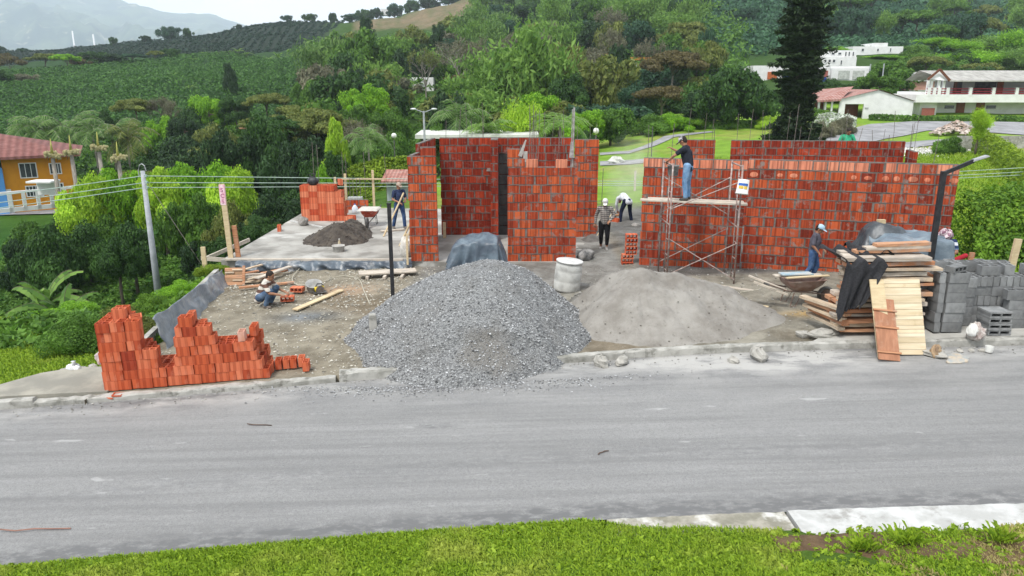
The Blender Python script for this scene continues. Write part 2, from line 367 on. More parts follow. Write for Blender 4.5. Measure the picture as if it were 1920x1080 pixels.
# near side: old gutter and a whitewashed concrete edging
NE = [(x, float(road_near(x))-.46, float(zroad(x))-.02) for x in np.arange(1.2, 3.5, .1)]
sweep('gutter', NE, .44, .045, M('old_gutter', (.33, .31, .26), (.2, .19, .15), 5, .9, .5, .01, grime=(.62, .61, .58), gs=1.7, gf=.9), seed=8, jit=.01)
NE = [(x, float(road_near(x))-.62, float(zroad(x))-.02) for x in np.arange(3.45, 30, .15)]
sweep('painted_edging', NE, .62, .05, M('white_edging', (.50, .50, .49), (.38, .38, .365), 4, .9, .6, .015, grime=(.22, .21, .19), gs=3, gf=.7), seed=9, jit=.012)
NE = [(x, float(road_near(x))-.2, float(zroad(x))-.02) for x in np.arange(-1.0, 1.15, .1)]
sweep('gutter', NE, .17, .04, M('chipped_gutter', (.6, .6, .57), (.3, .29, .25), 7, .9, .5, .01), seed=10, jit=.015)
# near verge: fine sheet under the grass, starting behind the gutter
xs = np.linspace(-12, 12, 260); ts = np.linspace(0, 1, 60); XX, T_ = np.meshgrid(xs, ts); off_ = np.interp(xs, [-1.1, -.95, 1.1, 1.25, 3.4, 3.5], [.0, .19, .19, .42, .44, .6])[None, :]
YY = road_near(XX)-off_-T_*(5.4-off_); ZZ = H(XX, YY)+.02*vnoise(XX, YY, 1.5, 3)*np.clip(T_*8, 0, 1); ZZ[0] -= .1
C = np.empty(XX.shape+(3,)); C[:] = (.07, .13, .02); zone_done = None
g = np.arange(60*260).reshape(60, 260); F = np.stack([g[:-1, :-1], g[1:, :-1], g[1:, 1:], g[:-1, 1:]], -1).reshape(-1, 4)
tag(link_mesh('verge_ground', np_mesh('verge_ground', np.stack([XX, YY, ZZ], -1).reshape(-1, 3), F, MATS['terrain'], smooth=True, colors=C.reshape(-1, 3))), kind='structure')
# ------------------------------------------------------------------ plot ground
m, n = newmat('plot_dirt'); at = N(n, 'ShaderNodeAttribute', attribute_name='zone')
A = at.outputs['Color']
c = mixc(n, ramp(n, noise(n, 1.7, 8, .7), .32, .68), mixc(n, 1, A, (.62, .6, .56), 'MULTIPLY'), mixc(n, 1, A, (1.25, 1.25, 1.22), 'MULTIPLY'))
c = mixc(n, ramp(n, noise(n, 28, 4, .8), .55, .72, 0, .55), c, (.42, .40, .35)); c = mixc(n, ramp(n, noise(n, 45, 3, .8), .57, .7, 0, .5), c, (.09, .085, .07))
finish(n, c, .95, bump(n, noise(n, 22, 6, .8), .7, .03), 0, .15); MATS['dirt'] = m
xs = np.linspace(-9.2, 14.5, 420); ys = np.linspace(0, 1, 330)
XX = np.repeat(xs[None, :], 330, 0); YY = (road_far(xs)+.14)[None, :]+(34-road_far(xs)-.14)[None, :]*ys[:, None]**1.15
XX = np.maximum(XX, LEFT(YY))
inn = np.minimum(sstep(YY-road_far(XX), .1, .6), sstep(XX-LEFT(YY), 0, .5))
ZZ = zsite(XX)-.01+inn*(.05*vnoise(XX, YY, .8, 3)+.03*vnoise(XX, YY, 3.5, 3))
C = np.empty(XX.shape+(3,)); C[:] = (.235, .21, .165)
zone(sstep(XX, -1, 1.5), (.24, .225, .19)); zone(sstep(vnoise(XX, YY, .5, 3), .02, .2)*.7, (.16, .125, .085))
zone(sstep(XX, 6, 7.5)*sstep(-YY, -14.9, -14.75)*sstep(-XX, -9.4, -9.2), (.36, .35, .32))
zone(sstep(YY, 19.6, 20.1)*sstep(XX, 3, 4), (.13, .125, .12)); zone(sstep(YY, 17.5, 19.5)*sstep(XX, -3, -2.5)*sstep(-XX, -3.4, -3.1), (.2, .195, .185))
zone(np.exp(-((XX+4.9)/.75)**2-((YY-17.0)/.4)**2)*1.1, (.16, .17, .18))
zone(np.exp(-((XX-7.0)/.8)**2-((YY-16.2)/.22)**2), (.42, .28, .11)); zone(np.exp(-((XX+4.6)/.8)**2-((YY-19.4)/.5)**2)*.9, (.40, .27, .18))
zone(sstep(YY, 31, 33), (.13, .19, .04)); zone(sstep(XX, 11.2, 12.2)*sstep(YY, 18, 20), (.1, .2, .03))
g = np.arange(330*420).reshape(330, 420); F = np.stack([g[:-1, :-1], g[:-1, 1:], g[1:, 1:], g[1:, :-1]], -1).reshape(-1, 4)
# skirt round the edge
Vv = np.stack([XX, YY, ZZ], -1).reshape(-1, 3); edge = np.concatenate([g[0, :], g[1:, -1], g[-1, -2::-1], g[-2:0:-1, 0]])
low = Vv[edge].copy(); low[:, 2] -= .5; nb = len(Vv); e2 = np.arange(len(edge))+nb
Fs = np.stack([edge, np.roll(edge, -1), np.roll(e2, -1), e2], -1)[:, ::-1]
Cc = np.concatenate([C.reshape(-1, 3), C.reshape(-1, 3)[edge]])
tag(link_mesh('ground', np_mesh('ground', np.concatenate([Vv, low]), np.concatenate([F, Fs]), m, smooth=True, colors=Cc)), kind='structure')
# concrete slab of the house
SLABZ = .15
SL = M('slab_concrete', (.37, .36, .33), (.20, .19, .17), .9, .9, .35, .01, grime=(.48, .47, .44), gs=.6, gf=.85)
def poly_slab(name, pts, z0, z1, mat):
    k = len(pts); mb = MB(); mb.add([(p[0], p[1], z0) for p in pts]+[(p[0], p[1], z1) for p in pts], [list(range(k))[::-1], list(range(k, 2*k))]+[[i, (i+1) % k, k+(i+1) % k, k+i] for i in range(k)])
    return tag(mb.build(name, mat), kind='structure')
poly_slab('floor_slab', [(-8.85, 22.15), (-2.95, 22.05), (-2.2, 21.9), (2.0, 21.9), (3.9, 22.3), (4.0, 31.6), (-8.75, 32.4)], -.6, SLABZ, SL)
poly_slab('pavement', [(6.0, 14.12), (13.5, 14.16), (13.5, 14.95), (7.1, 14.95), (6.5, 14.6)], -.1, .168, M('pavement_concrete', (.42, .41, .38), (.34, .33, .30), 1.5, .9, .3, .006, grime=(.3, .29, .26), gs=3, gf=.5)).rotation_euler = (0, -.028, 0)
poly_slab('pavement', [(-10.2, 12.2), (-8.6, 12.44), (-7.35, 12.6), (-7.4, 13.9), (-8.6, 13.8), (-9.1, 13.5), (-9.6, 12.8)], -.6, -.09, M('pavement_old', (.33, .31, .26), (.22, .21, .18), 1.5, .9, .4, .01))
# ------------------------------------------------------------------ brick walls
def brickmat(name, a, b, c, dust=(.5, .38, .3), smear=.5):
    m, n = newmat(name); g = N(n, 'ShaderNodeNewGeometry')
    ri = g.outputs['Random Per Island']
    x = N(n, 'ShaderNodeValToRGB'); n.links.new(ri, x.inputs[0])
    e = x.color_ramp.elements; e[0].position = 0; e[0].color = (*a, 1); e[1].position = 1; e[1].color = (*c, 1)
    q = e.new(.45); q.color = (*b, 1); col = x.outputs[0]
    rib = noise(n, 22, 2, .5, (1, 1, .02)); col = mixc(n, ramp(n, rib, .4, .62), col, mixc(n, 1, col, (.55, .5, .5), 'MULTIPLY'))
    col = mixc(n, ramp(n, noise(n, 3, 5, .6), .4, .75, 0, .35), col, mixc(n, 1, col, (.45, .42, .42), 'MULTIPLY'))
    if smear: col = mixc(n, ramp(n, noise(n, 4.2, 6, .7), .53, .66, 0, smear), col, (.22, .195, .175))
    finish(n, col, .85, bump(n, rib, .5, .008), 0, .2); MATS[name] = m; return m
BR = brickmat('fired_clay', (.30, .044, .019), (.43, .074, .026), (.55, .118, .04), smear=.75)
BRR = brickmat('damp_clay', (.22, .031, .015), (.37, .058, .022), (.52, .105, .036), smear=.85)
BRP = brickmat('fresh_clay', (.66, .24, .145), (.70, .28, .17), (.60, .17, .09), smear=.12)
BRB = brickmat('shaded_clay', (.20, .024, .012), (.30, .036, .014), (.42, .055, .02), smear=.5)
MORT = M('mortar', (.185, .17, .155), (.115, .105, .095), 7, .95, .6, .015)
DARKR = M('shade_and_block_grey', (.075, .07, .066), (.04, .038, .036), 3, .95, .5, .01)  # near-black tone painting the opening's shade, also the colour of a loose block
STEEL = M('rebar_steel', (.21, .19, .18), (.13, .10, .085), 30, .6, .3, .002, metal=.4)
def brick_wall(label, p0, p1, z0, ztop, T=.13, seed=0, top=None, spots=(), mat=BR, group=None, ch=.262, rebars=(), bw=.372, pink=(), cat='brick wall', ends=True):
    """ztop: number or function of s (metres from p0). real bricks proud of a mortar core"""
    rnd = random.Random(seed); p0 = Vector((*p0, 0)); p1 = Vector((*p1, 0)); L = (p1-p0).length; d = (p1-p0)/L
    root = empty('brick_wall', (p0.x, p0.y, z0), math.atan2(d.y, d.x), label, cat, group)
    zt = ztop if callable(ztop) else (lambda s: ztop); zmax = max(zt(s*L/40) for s in range(41))
    br = MB(); mo = MB(); nc = int(round((zmax-z0)/ch))
    for c in range(nc):
        z = c*ch; run = []
        s = -(.5*bw if c % 2 else 0)+rnd.uniform(-.03, .03); k = 0
        while s < L-.01:
            w = bw*rnd.choice([1, 1, 1, 1, .98, .75]) if .2 < s < L-.6 else bw
            a, b = max(s, 0), min(s+w, L)
            if L-b < .1: b = L
            if b-a > .06 and z0+z+ch*.6 < zt((a+b)/2):
                g = rnd.choice([rnd.uniform(.018, .035), rnd.uniform(.03, .06)]) if b < L else .004
                ist = z0+z+ch*1.6 >= zt((a+b)/2); pk = (top and ist and rnd.random() < top) or (c, k) in pink
                hh = ch-rnd.uniform(.026, .044); jy = rnd.uniform(-.006, .006); x0 = a+(.003 if a > 0 else 0); x1 = b-g
                if x1-x0 > .05:
                    br.box(((x0+x1)/2, jy+T/2, z+.012+hh/2), (x1-x0, T, hh), rz=rnd.uniform(-.012, .012), mi=1 if pk else 0)
                    run.append((a, b))
                    if c in spots and rnd.random() < .6:      # rubbed pale patches
                        r = rnd.uniform(.06, .1); M4 = Matrix.Rotation(math.pi/2, 4, 'X')
                        br.ell(((x0+x1)/2+rnd.uniform(-.03, .03), jy-.002, z+hh*.5), (r*rnd.uniform(.9, 1.5), .006, r*.8), 12, 6, mi=1)
            k += 1; s = b if b > s+w*.5 else s+w
        if run:      # merge into continuous mortar segments
            seg = [list(run[0])]
            for a, b in run[1:]:
                if a-seg[-1][1] < .03: seg[-1][1] = b
                else: seg.append([a, b])
            for a, b in seg: mo.box(((a+b)/2, T/2, z+ch/2), (b-a-.012, T-.024, ch))
            for a, b in seg:      # squeezed joints, uneven
                x = a+.05
                while x < b-.1:
                    w = rnd.uniform(.1, .4)
                    if rnd.random() < .5: mo.box((min(x+w/2, b-w/2-.02), T/2, z+.003+rnd.uniform(-.004, .004)), (w*.9, T+rnd.uniform(.004, .02), rnd.uniform(.014, .03)))
                    x += w
    o = br.build('bricks', [mat, BRP], root); mo.build('mortar', MORT, root)
    for s, z1, n_ in rebars:
        for q in range(n_):
            rb = MB(); ss = s+q*.06; zb = zt(min(max(s, .05), L-.05))-z0-.4
            rb.tube([(ss, T/2+rnd.uniform(-.03, .03), zb), (ss+rnd.uniform(-.03, .03), T/2, (z1-z0+zb)/2), (ss+rnd.uniform(-.06, .06), T/2+rnd.uniform(-.04, .04), z1-z0+rnd.uniform(-.1, .1))], .008, 5)
            rb.build('rebar', STEEL, root)
    return root
def prof(*steps):      # ((s_end, top), ...)
    def f(s):
        for e, t in steps:
            if s <= e: return t
        return steps[-1][1]
    return f
rndw = random.Random(5)
# right building: two long front panels, back walls
W1a, W1b = (3.72, 21.3), (6.42, 20.5); W2b = (11.35, 19.05)
brick_wall('tall red brick wall panel behind the scaffold', W1a, W1b, .17, 3.42, seed=1, mat=BRR, top=.75, rebars=[(.1, 4.3, 1), (.75, 4.2, 1), (1.9, 4.1, 1)])
brick_wall('longest red brick wall, right of the scaffold, with pale bricks along its top', (6.46, 20.55), W2b, .2, 3.42, seed=2, mat=BRR, top=.85, spots=(10,), rebars=[(s, 3.42+h, 1) for s, h in [(.35, .9), (1.1, 1.3), (1.75, .6), (2.3, .8), (3.4, .7), (3.9, .9), (4.5, .7)]])
brick_wall('low far brick wall section left of the long back wall, seen over the scaffold wall', (6.3, 27.3), (7.3, 27.2), 0, 3.4, seed=3, mat=BR, rebars=[(.05, 4.5, 1), (.6, 4.3, 1), (.9, 4.1, 1)])
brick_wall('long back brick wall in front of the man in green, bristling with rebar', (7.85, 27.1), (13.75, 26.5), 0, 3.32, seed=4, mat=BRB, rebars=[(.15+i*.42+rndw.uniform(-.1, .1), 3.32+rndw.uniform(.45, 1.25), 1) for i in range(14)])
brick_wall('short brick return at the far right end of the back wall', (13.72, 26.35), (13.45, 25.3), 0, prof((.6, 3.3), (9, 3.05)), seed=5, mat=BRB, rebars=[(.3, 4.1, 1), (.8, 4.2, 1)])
# left building
brick_wall('narrow brick pier standing at the slab edge behind the black post', (-3.06, 21.98), (-2.22, 21.98), .15, prof((.27, 3.29), (9, 3.5)), T=.14, seed=6, bw=.36)
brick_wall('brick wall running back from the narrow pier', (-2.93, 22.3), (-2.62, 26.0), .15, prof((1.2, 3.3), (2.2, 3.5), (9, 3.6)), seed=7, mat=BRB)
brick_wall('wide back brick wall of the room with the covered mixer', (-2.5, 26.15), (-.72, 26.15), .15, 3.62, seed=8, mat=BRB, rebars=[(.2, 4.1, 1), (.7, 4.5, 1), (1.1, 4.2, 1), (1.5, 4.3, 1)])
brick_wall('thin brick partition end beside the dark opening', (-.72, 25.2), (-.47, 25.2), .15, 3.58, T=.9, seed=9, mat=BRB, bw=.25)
w = brick_wall('back brick wall with a dark panel painted as shade behind the centre wall', (-.5, 26.2), (2.12, 26.2), .15, 3.58, seed=10, mat=BRB, rebars=[(1.3, 4.3, 1), (1.6, 4.5, 1), (1.9, 4.2, 1), (2.3, 4.4, 1)])
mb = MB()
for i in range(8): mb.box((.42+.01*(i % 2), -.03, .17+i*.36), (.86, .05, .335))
mb.build('painted_shade_panel', DARKR, w)  # shade in the opening, painted as near-black blocks on the wall
brick_wall('centre brick wall with an unfinished window notch at its top', (-.13, 22.0), (1.92, 22.0), .12, prof((.48, 3.5), (.93, 2.96), (1.37, 2.96), (1.78, 2.96), (9, 3.22)), seed=11, ch=.26, rebars=[(.62, 4.7, 3), (.78, 4.55, 3), (1.08, 3.9, 1), (1.45, 4.1, 2), (1.62, 4.1, 1)])
root = [o for o in scene.objects if o.name.startswith('brick_wall')][-1]
mb = MB(); mb.box((.71, .065, 2.96), (.33, .13, .235)); mb.box((1.58, .065, 2.95), (.33, .13, .235)); mb.build('loose_pale_brick', BRP, root)
mb = MB(); mb.tube([(1.88, .05, .3), (1.9, .05, 2.4), (1.92, .05, 4.55)], .028, 6); mb.tube([(1.84, .05, .4), (1.87, .05, 4.5)], .014, 5)
mb.box((1.87, .05, 3.35), (.14, .14, .45), taper=.5); mb.build('column_bars', M('mortar_splashed_steel', (.36, .34, .33), (.22, .2, .19), 9, .8), root)
mb = MB(); mb.box((.45, .06, 3.4), (.12, .13, .5), ry=.35, taper=.3); mb.box((.52, .07, 3.15), (.12, .12, .3)); mb.build('mortar_splash', M('pale_mortar', (.42, .4, .37), (.3, .28, .26), 9, .95, .8, .02), root)
brick_wall('brick wall end on the left side of the gap where the men work', (2.14, 25.7), (2.95, 25.7), .12, 3.6, T=.14, seed=12, rebars=[(.1, 4.0, 1), (.5, 4.05, 1), (.72, 3.95, 1)])
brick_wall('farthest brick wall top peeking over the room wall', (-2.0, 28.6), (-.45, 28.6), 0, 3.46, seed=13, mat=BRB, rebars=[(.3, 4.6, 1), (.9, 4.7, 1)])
# ------------------------------------------------------------------ scaffold
ST = M('scaffold_tube', (.34, .27, .25), (.24, .16, .13), 14, .6, .3, .003, grime=(.5, .48, .46), gs=9, gf=.8, metal=.2)
scaf = empty('scaffold', (4.1, 19.3, .2), 0, 'rusty tube scaffold with ladder frames and cross braces against the red wall', 'scaffold')
def P(x, y, z): return Vector((x-4.1, y-19.3, z-.2))
for fx0, fx1, y0, y1 in ((4.13, 4.1, 19.3, 20.35), (5.8, 5.86, 18.9, 20.05)):
    mb = MB()
    for (x, y) in ((fx0, y0), (fx1, y1)): mb.tube([P(x, y, .22), P(x, y, 3.35)], .024, 8)
    for t in (.3,): mb.tube([P(fx0+(fx1-fx0)*t, y0+(y1-y0)*t, .35), P(fx0+(fx1-fx0)*t, y0+(y1-y0)*t, 3.2)], .018, 6)
    mb.tube([P(fx0, y0, 3.3), P(fx1, y1, 3.3)], .02, 6); mb.tube([P(fx0, y0, 1.75), P(fx1, y1, 1.75)], .02, 6)
    o = mb.build('ladder_frame', ST, scaf, smooth=True)
    for i in range(7):
        z = .5+i*.42; r = MB(); r.tube([P(fx0, y0, z), P(fx0+(fx1-fx0)*.3, y0+(y1-y0)*.3, z)], .013, 6); r.build('rung', ST, o)
for a, b in (((4.13, 19.27, 1.38), (5.8, 18.87, .38)), ((4.13, 19.25, .42), (5.8, 18.85, 1.36)), ((4.13, 19.27, 2.18), (5.8, 18.87, 2.95)), ((4.1, 20.38, 2.9), (5.86, 20.08, 1.9)), ((4.1, 20.4, 1.9), (5.86, 20.1, 2.9)), ((4.1, 20.4, .5), (5.86, 20.1, 1.5))):
    MB().tube([P(*a), P(*b)], .015, 6).build('cross_brace', ST, scaf)
WP = M('weathered_plank', (.56, .50, .42), (.40, .35, .29), 3, .85, .4, .004, sc=(1, 6, 6), grime=(.3, .28, .26), gs=3, gf=.5)
mb = MB(); mb.box((0, 0, 0), (2.75, .24, .05), ry=.012)
tag(mb.build('scaffold_plank', WP, None, loc=(4.78, 19.62, 2.31), rz=-.22, bevel=.006), 'pale plank the man in blue jeans stands on', 'plank')
mb = MB(); mb.box((0, 0, 0), (2.5, .24, .05), ry=.012)
tag(mb.build('scaffold_plank', WP, None, loc=(4.9, 19.9, 2.31), rz=-.2, bevel=.006), 'second pale plank on the scaffold, nearer the wall', 'plank')
# buckets
def bucket(name, loc, r, h, mat, label, tilt=(0, 0, 0), bail=True, band=None, cat='bucket', wmat=None):
    root = empty(name, loc, 0, label, cat); root.rotation_euler = tilt
    pr = [(r*.82, 0), (r*.86, .01), (r*.97, h*.9), (r*1.04, h*.9), (r*1.05, h), (r*.98, h), (r*.8, .03), (0.01, .03)]
    MB().lathe(pr, n=20).build('bucket_shell', mat, root, smooth=True)
    if bail:
        MB().tube([(r*1.03*math.cos(t), 0, h*.92+r*1.1*math.sin(t)) for t in np.linspace(0, math.pi, 11)], .005, 5).build('bail_handle', STEEL, root)
    return root
WPL = M('white_plastic', (.72, .72, .69), (.6, .6, .57), 3, .45, .1, .002, grime=(.35, .34, .31), gs=4, gf=.5)
b = bucket('bucket', (5.82, 18.78, 3.0), .155, .37, WPL, 'white plastic bucket hanging upside down on the scaffold top', (R(172), R(8), 0), True)
mb = MB()
for z0, z1, a0, a1, mi in ((.10, .16, 3.5, 5.3, 0), (.17, .24, 3.7, 4.5, 1), (.17, .24, 4.6, 5.2, 1)):
    pts = [(.16*(.86+.12*z/.37)*1.01*math.cos(t), .16*(.86+.12*z/.37)*1.01*math.sin(-t), z) for z in (z0, z1) for t in np.linspace(a0, a1, 9)]
    mb.add(pts, [[i, i+1, 10+i, 9+i] for i in range(8)], mi)
mb.build('printed_label', [M('label_blue', (.05, .15, .5), None, 9), M('label_yellow', (.75, .5, .08), None, 9)], b)
DBK = M('grimy_black_rubber', (.05, .05, .048), (.13, .125, .12), 5, .7, .3, .004)
bucket('bucket', (4.17, 19.45, 3.02), .15, .27, M('cement_bucket', (.25, .25, .24), (.1, .1, .1), 7, .7), 'dark mortar bucket at the left hand of the man on the scaffold')
bucket('mixing_tub', (-5.55, 23.4, SLABZ), .2, .2, M('tub_grey', (.45, .44, .41), (.33, .32, .3), 6, .8), 'small light grey round tub at the front edge of the dark dirt heap', bail=False, cat='tub')
t = bucket('mixing_tub', (-5.3, 19.3, -.0), .21, .2, M('tub_cement', (.4, .4, .39), (.28, .28, .27), 5, .8), 'large cement-stained round basin tilted on the dirt near the squatting man', (R(18), R(6), 0), bail=False, cat='tub')
# white drum
dr = empty('plastic_drum', (1.42, 18.8, .12), .2, 'dented white plastic drum standing between the gravel and sand heaps', 'drum'); dr.rotation_euler = (.03, .09, .2)
MB().lathe([(.3, 0), (.33, .02), (.345, .06), (.35, .25), (.34, .28), (.35, .31), (.355, .52), (.345, .55), (.355, .58), (.34, .7), (.31, .76), (.33, .765), (.33, .8), (.28, .8), (.26, .1), (.02, .08)], n=28).build('drum_shell', M('old_white_plastic', (.55, .55, .52), (.42, .42, .4), 3, .55, .2, .003, grime=(.28, .27, .25), gs=3, gf=.6), dr, smooth=True)
MB().lathe([(.335, 0), (.35, .005), (.35, .035), (.335, .04)], c=(0, 0, .765), n=28).build('rim', M('rim_white', (.62, .62, .6), None, 6), dr, smooth=True)
# posts
BLK = M('black_paint', (.016, .017, .02), (.03, .03, .032), 8, .5, .15, .002)
pl = empty('lamp_post', (-2.9, 17.5, .1), 0, 'bare black square post rising from the left flank of the gravel heap', 'post')
mb = MB(); mb.box((0, 0, 1.2), (.085, .085, 2.55)); mb.build('pole', BLK, pl, bevel=.006); MB().box((0, 0, 2.49), (.1, .1, .03)).build('cap', BLK, pl)
pl = empty('lamp_post', (9.2, 16.0, .36), 0, 'black street lamp post with slanted arm standing behind the timber stack', 'street lamp')
mb = MB(); mb.box((0, 0, 1.57), (.1, .1, 3.16)); mb.build('pole', BLK, pl, bevel=.006)
mb = MB(); mb.bar((0, 0, 3.1), (.62, .05, 3.36), .05, .08); mb.build('arm', BLK, pl)
mb = MB(); mb.box((.76, .06, 3.42), (.36, .14, .045), ry=-.32, taper=.8); mb.build('lamp_head', M('lamp_grey', (.33, .34, .35), None, 8, .4), pl, bevel=.01)
# utility pole with hook, insulators
UP = (-14.75, 30, -4.6)
pl = empty('utility_pole', UP, 0, 'slim grey concrete utility pole on the left bank carrying three wires', 'utility pole')
CG = M('pole_concrete', (.40, .42, .45), (.30, .32, .34), 4, .8)
mb = MB(); mb.tube([(0, 0, 0), (0, 0, 6.6)], [.16, .085], 14); mb.build('pole', CG, pl, smooth=True)
mb = MB(); mb.tube([(-.16, 0, 6.35), (-.17, 0, 6.62), (-.1, 0, 6.82), (0, 0, 6.88), (.1, 0, 6.8), (.14, 0, 6.6)], .02, 6); mb.build('service_hook', M('galvanised', (.45, .46, .47), None, 9, .5, metal=.5), pl)
for z in (6.35, 6.1, 5.9):
    mb = MB(); mb.lathe([(.03, 0), (.06, .02), (.035, .05), (.06, .08), (.03, .1)], (.13, -.05, z), 10); mb.bar((0, 0, z+.05), (.2, -.05, z+.05), .025); mb.build('insulator', M('glass_insulator', (.35, .5, .4), None, 9, .3), pl)
mb = MB(); mb.tube([(.1, 0, 6.2), (3.0, -.8, 1.6)], .012, 5); mb.build('guy_wire', STEEL, pl)
WIRE = M('wire_green_grey', (.30, .40, .33), (.4, .5, .45), 4, .6, 0)
for i, dz in enumerate((0, -.27, -.47)):
    a = Vector((UP[0], UP[1], UP[2]+6.4+dz)); 
    for q, (b, sag) in enumerate(((Vector((6.0, 36.5, .78+dz*.4)), .0), (Vector((-44, 20, .4+dz)), .6))):
        pts = [a.lerp(b, t)+Vector((0, 0, -sag*4*t*(1-t))) for t in np.linspace(0, 1, 15)]
        tag(MB().tube(pts, .016, 5).build('power_line', WIRE), ['upper', 'middle', 'lowest'][i]+[' thin wire running right from the grey utility pole', ' thin wire running left from the grey utility pole'][q], 'wire', 'wires on the utility pole')
    a = Vector((6.0, 36.5, .78+dz*.4)); b = Vector((40, 33, 3.4+dz))
    tag(MB().tube([a.lerp(b, t)-Vector((0, 0, .5*4*t*(1-t))) for t in np.linspace(0, 1, 15)], .016, 5).build('power_line', WIRE), ['upper', 'middle', 'lowest'][i]+' thin wire crossing the lawn beyond the far right wall corner', 'wire', 'wires on the utility pole')
tag(MB().box((6.0, 36.5, .5), (.09, .09, 1.6)).build('fence_post', WP), 'short wooden post carrying the wires on the lawn behind the wall', 'post')
# ------------------------------------------------------------------ heaps
def heap(name, label, cx, cy, rx0, rx1, ry0, ry1, hh, mat, seed, res=.05, pw=1.15, rough=.1, zb=None, bumps=(), zone_=None, kind=None, stones=0, smat=None, ssz=(.012, .035), cat='heap'):
    xs = np.arange(cx-rx0*1.35, cx+rx1*1.35, res); ys = np.arange(cy-ry0*1.35, cy+ry1*1.35, res)
    X, Y = np.meshgrid(xs, ys); wob = 1+.28*vnoise(np.cos(np.arctan2(Y-cy, X-cx))*2+seed, np.sin(np.arctan2(Y-cy, X-cx))*2, 1.3, 3)
    def rr(X, Y):
        dx = np.where(X < cx, (X-cx)/rx0, (X-cx)/rx1); dy = np.where(Y < cy, (Y-cy)/ry0, (Y-cy)/ry1); return np.sqrt(dx**2+dy**2)
    r = rr(X, Y)/wob
    base = np.where(Y < road_far(X)+.05, zroad(X), np.maximum(zsite(X), -9)) if zb is None else np.full_like(X, zb)
    h = hh*np.clip(1-np.sqrt(r**2+.02)**pw, -.25, 1)
    for bx, by, br, bh in bumps: h = h+bh*np.exp(-((X-bx)**2+(Y-by)**2)/br**2)
    h = h+rough*(vnoise(X+seed*3, Y, 1.1, 3)*.9+vnoise(X, Y+seed, 4, 3)*.35)*np.clip(h/hh*3, 0, 1)+.012*vnoise(X, Y, 14, 2)
    Z = base+h-.02; keep = h > -.04
    # smooth drape of base between kerb and road
    g = np.arange(X.size).reshape(X.shape); q = keep[:-1, :-1] | keep[:-1, 1:] | keep[1:, 1:] | keep[1:, :-1]
    F = np.stack([g[:-1, :-1], g[:-1, 1:], g[1:, 1:], g[1:, :-1]], -1)[q]; V = np.stack([X, Y, Z], -1).reshape(-1, 3)
    V[:, 2] = np.where(h.ravel() < -.04, (base-.1).ravel(), V[:, 2])
    u, inv = np.unique(F, return_inverse=True); F = inv.reshape(F.shape); V = V[u]; C = None
    if zone_ is not None: C = zone_(V[:, 0], V[:, 1], V[:, 2])
    root = link_mesh(name, np_mesh(name, V, F, mat, smooth=True, colors=C)); tag(root, label, cat, kind=kind)
    if stones:
        rg = np.random.RandomState(seed); idx = rg.randint(0, len(V), stones*3)
        r2 = rr(V[idx, 0], V[idx, 1]); idx = idx[rg.rand(len(idx)) < np.clip(.25+r2*.8, 0, 1)][:stones]
        me = stones_mesh('loose_stones', V[idx]+rg.uniform(-.03, .03, (len(idx), 3))*[1, 1, .2], (ssz[0]+(ssz[1]-ssz[0])*rg.rand(len(idx))**1.8), smat, rg)
        c = link_mesh('loose_stones', me, root); tag(c, kind='stuff')
    return root
_oc = np.array([(1,0,0),(-1,0,0),(0,1,0),(0,-1,0),(0,0,1),(0,0,-1)], float); _of = np.array([(0,2,4),(2,1,4),(1,3,4),(3,0,4),(2,0,5),(1,2,5),(3,1,5),(0,3,5)])
def stones_mesh(name, P, S, mat, rg, flat=.7):
    n = len(P); V = _oc[None]*rg.uniform(.6, 1.15, (n, 6, 1)); a = rg.uniform(0, 6.28, n); b = rg.uniform(-.6, .6, n)
    ca, sa, cb, sb = np.cos(a), np.sin(a), np.cos(b), np.sin(b)
    x = V[..., 0]*cb[:, None]-V[..., 2]*sb[:, None]; z = V[..., 0]*sb[:, None]+V[..., 2]*cb[:, None]; y = V[..., 1]
    W = np.stack([x*ca[:, None]-y*sa[:, None], x*sa[:, None]+y*ca[:, None], z*flat], -1)*np.asarray(S)[:, None, None]+np.asarray(P)[:, None, :]
    F = _of[None]+np.arange(n)[:, None, None]*6
    return np_mesh(name, W.reshape(-1, 3), F.reshape(-1, 3), mat)
m, n = newmat('crushed_gravel'); at = N(n, 'ShaderNodeAttribute', attribute_name='zone')
v = N(n, 'ShaderNodeTexVoronoi'); v.inputs['Scale'].default_value = 42; tcn = N(n, 'ShaderNodeTexCoord'); n.links.new(tcn.outputs['Object'], v.inputs['Vector'])
sp = N(n, 'ShaderNodeSeparateColor'); n.links.new(v.outputs['Color'], sp.inputs[0])
c = mixc(n, ramp(n, sp.outputs[0], .0, 1), (.13, .133, .135), (.31, .315, .315)); c = mixc(n, ramp(n, noise(n, 1.3, 5, .6), .45, .7, 0, .5), c, (.17, .165, .155))
c = mixc(n, at.outputs['Fac'], c, mixc(n, ramp(n, noise(n, 12, 4, .7), .4, .7), (.155, .14, .12), (.22, .205, .18)))
finish(n, c, .95, bump(n, v.outputs['Distance'], .9, .03), 0, .2)
GRS = M('gravel_stone', (.34, .345, .35), (.19, .192, .195), 9, .9, .3, .004, isl=.75)
def gz(x, y, z):
    f = sstep(np.exp(-((x+.35)/.9)**2-((y-13.3)/.7)**2)+vnoise(x, y, 1.2, 3)*.9, .6, .95)*.55; return np.stack([f, f, f], -1)
heap('gravel_heap', 'large grey crushed gravel heap spilling over the kerb onto the road', -.55, 15.75, 3.05, 2.25, 3.15, 2.6, 1.62, m, 3, .035, 1.5, .16, bumps=[(.2, 16.6, .9, .05)], zone_=gz, stones=15000, smat=GRS, ssz=(.009, .034))
m, n = newmat('fine_sand'); c = mixc(n, ramp(n, noise(n, 1.2, 7, .65), .35, .68), (.30, .285, .26), (.19, .175, .155))
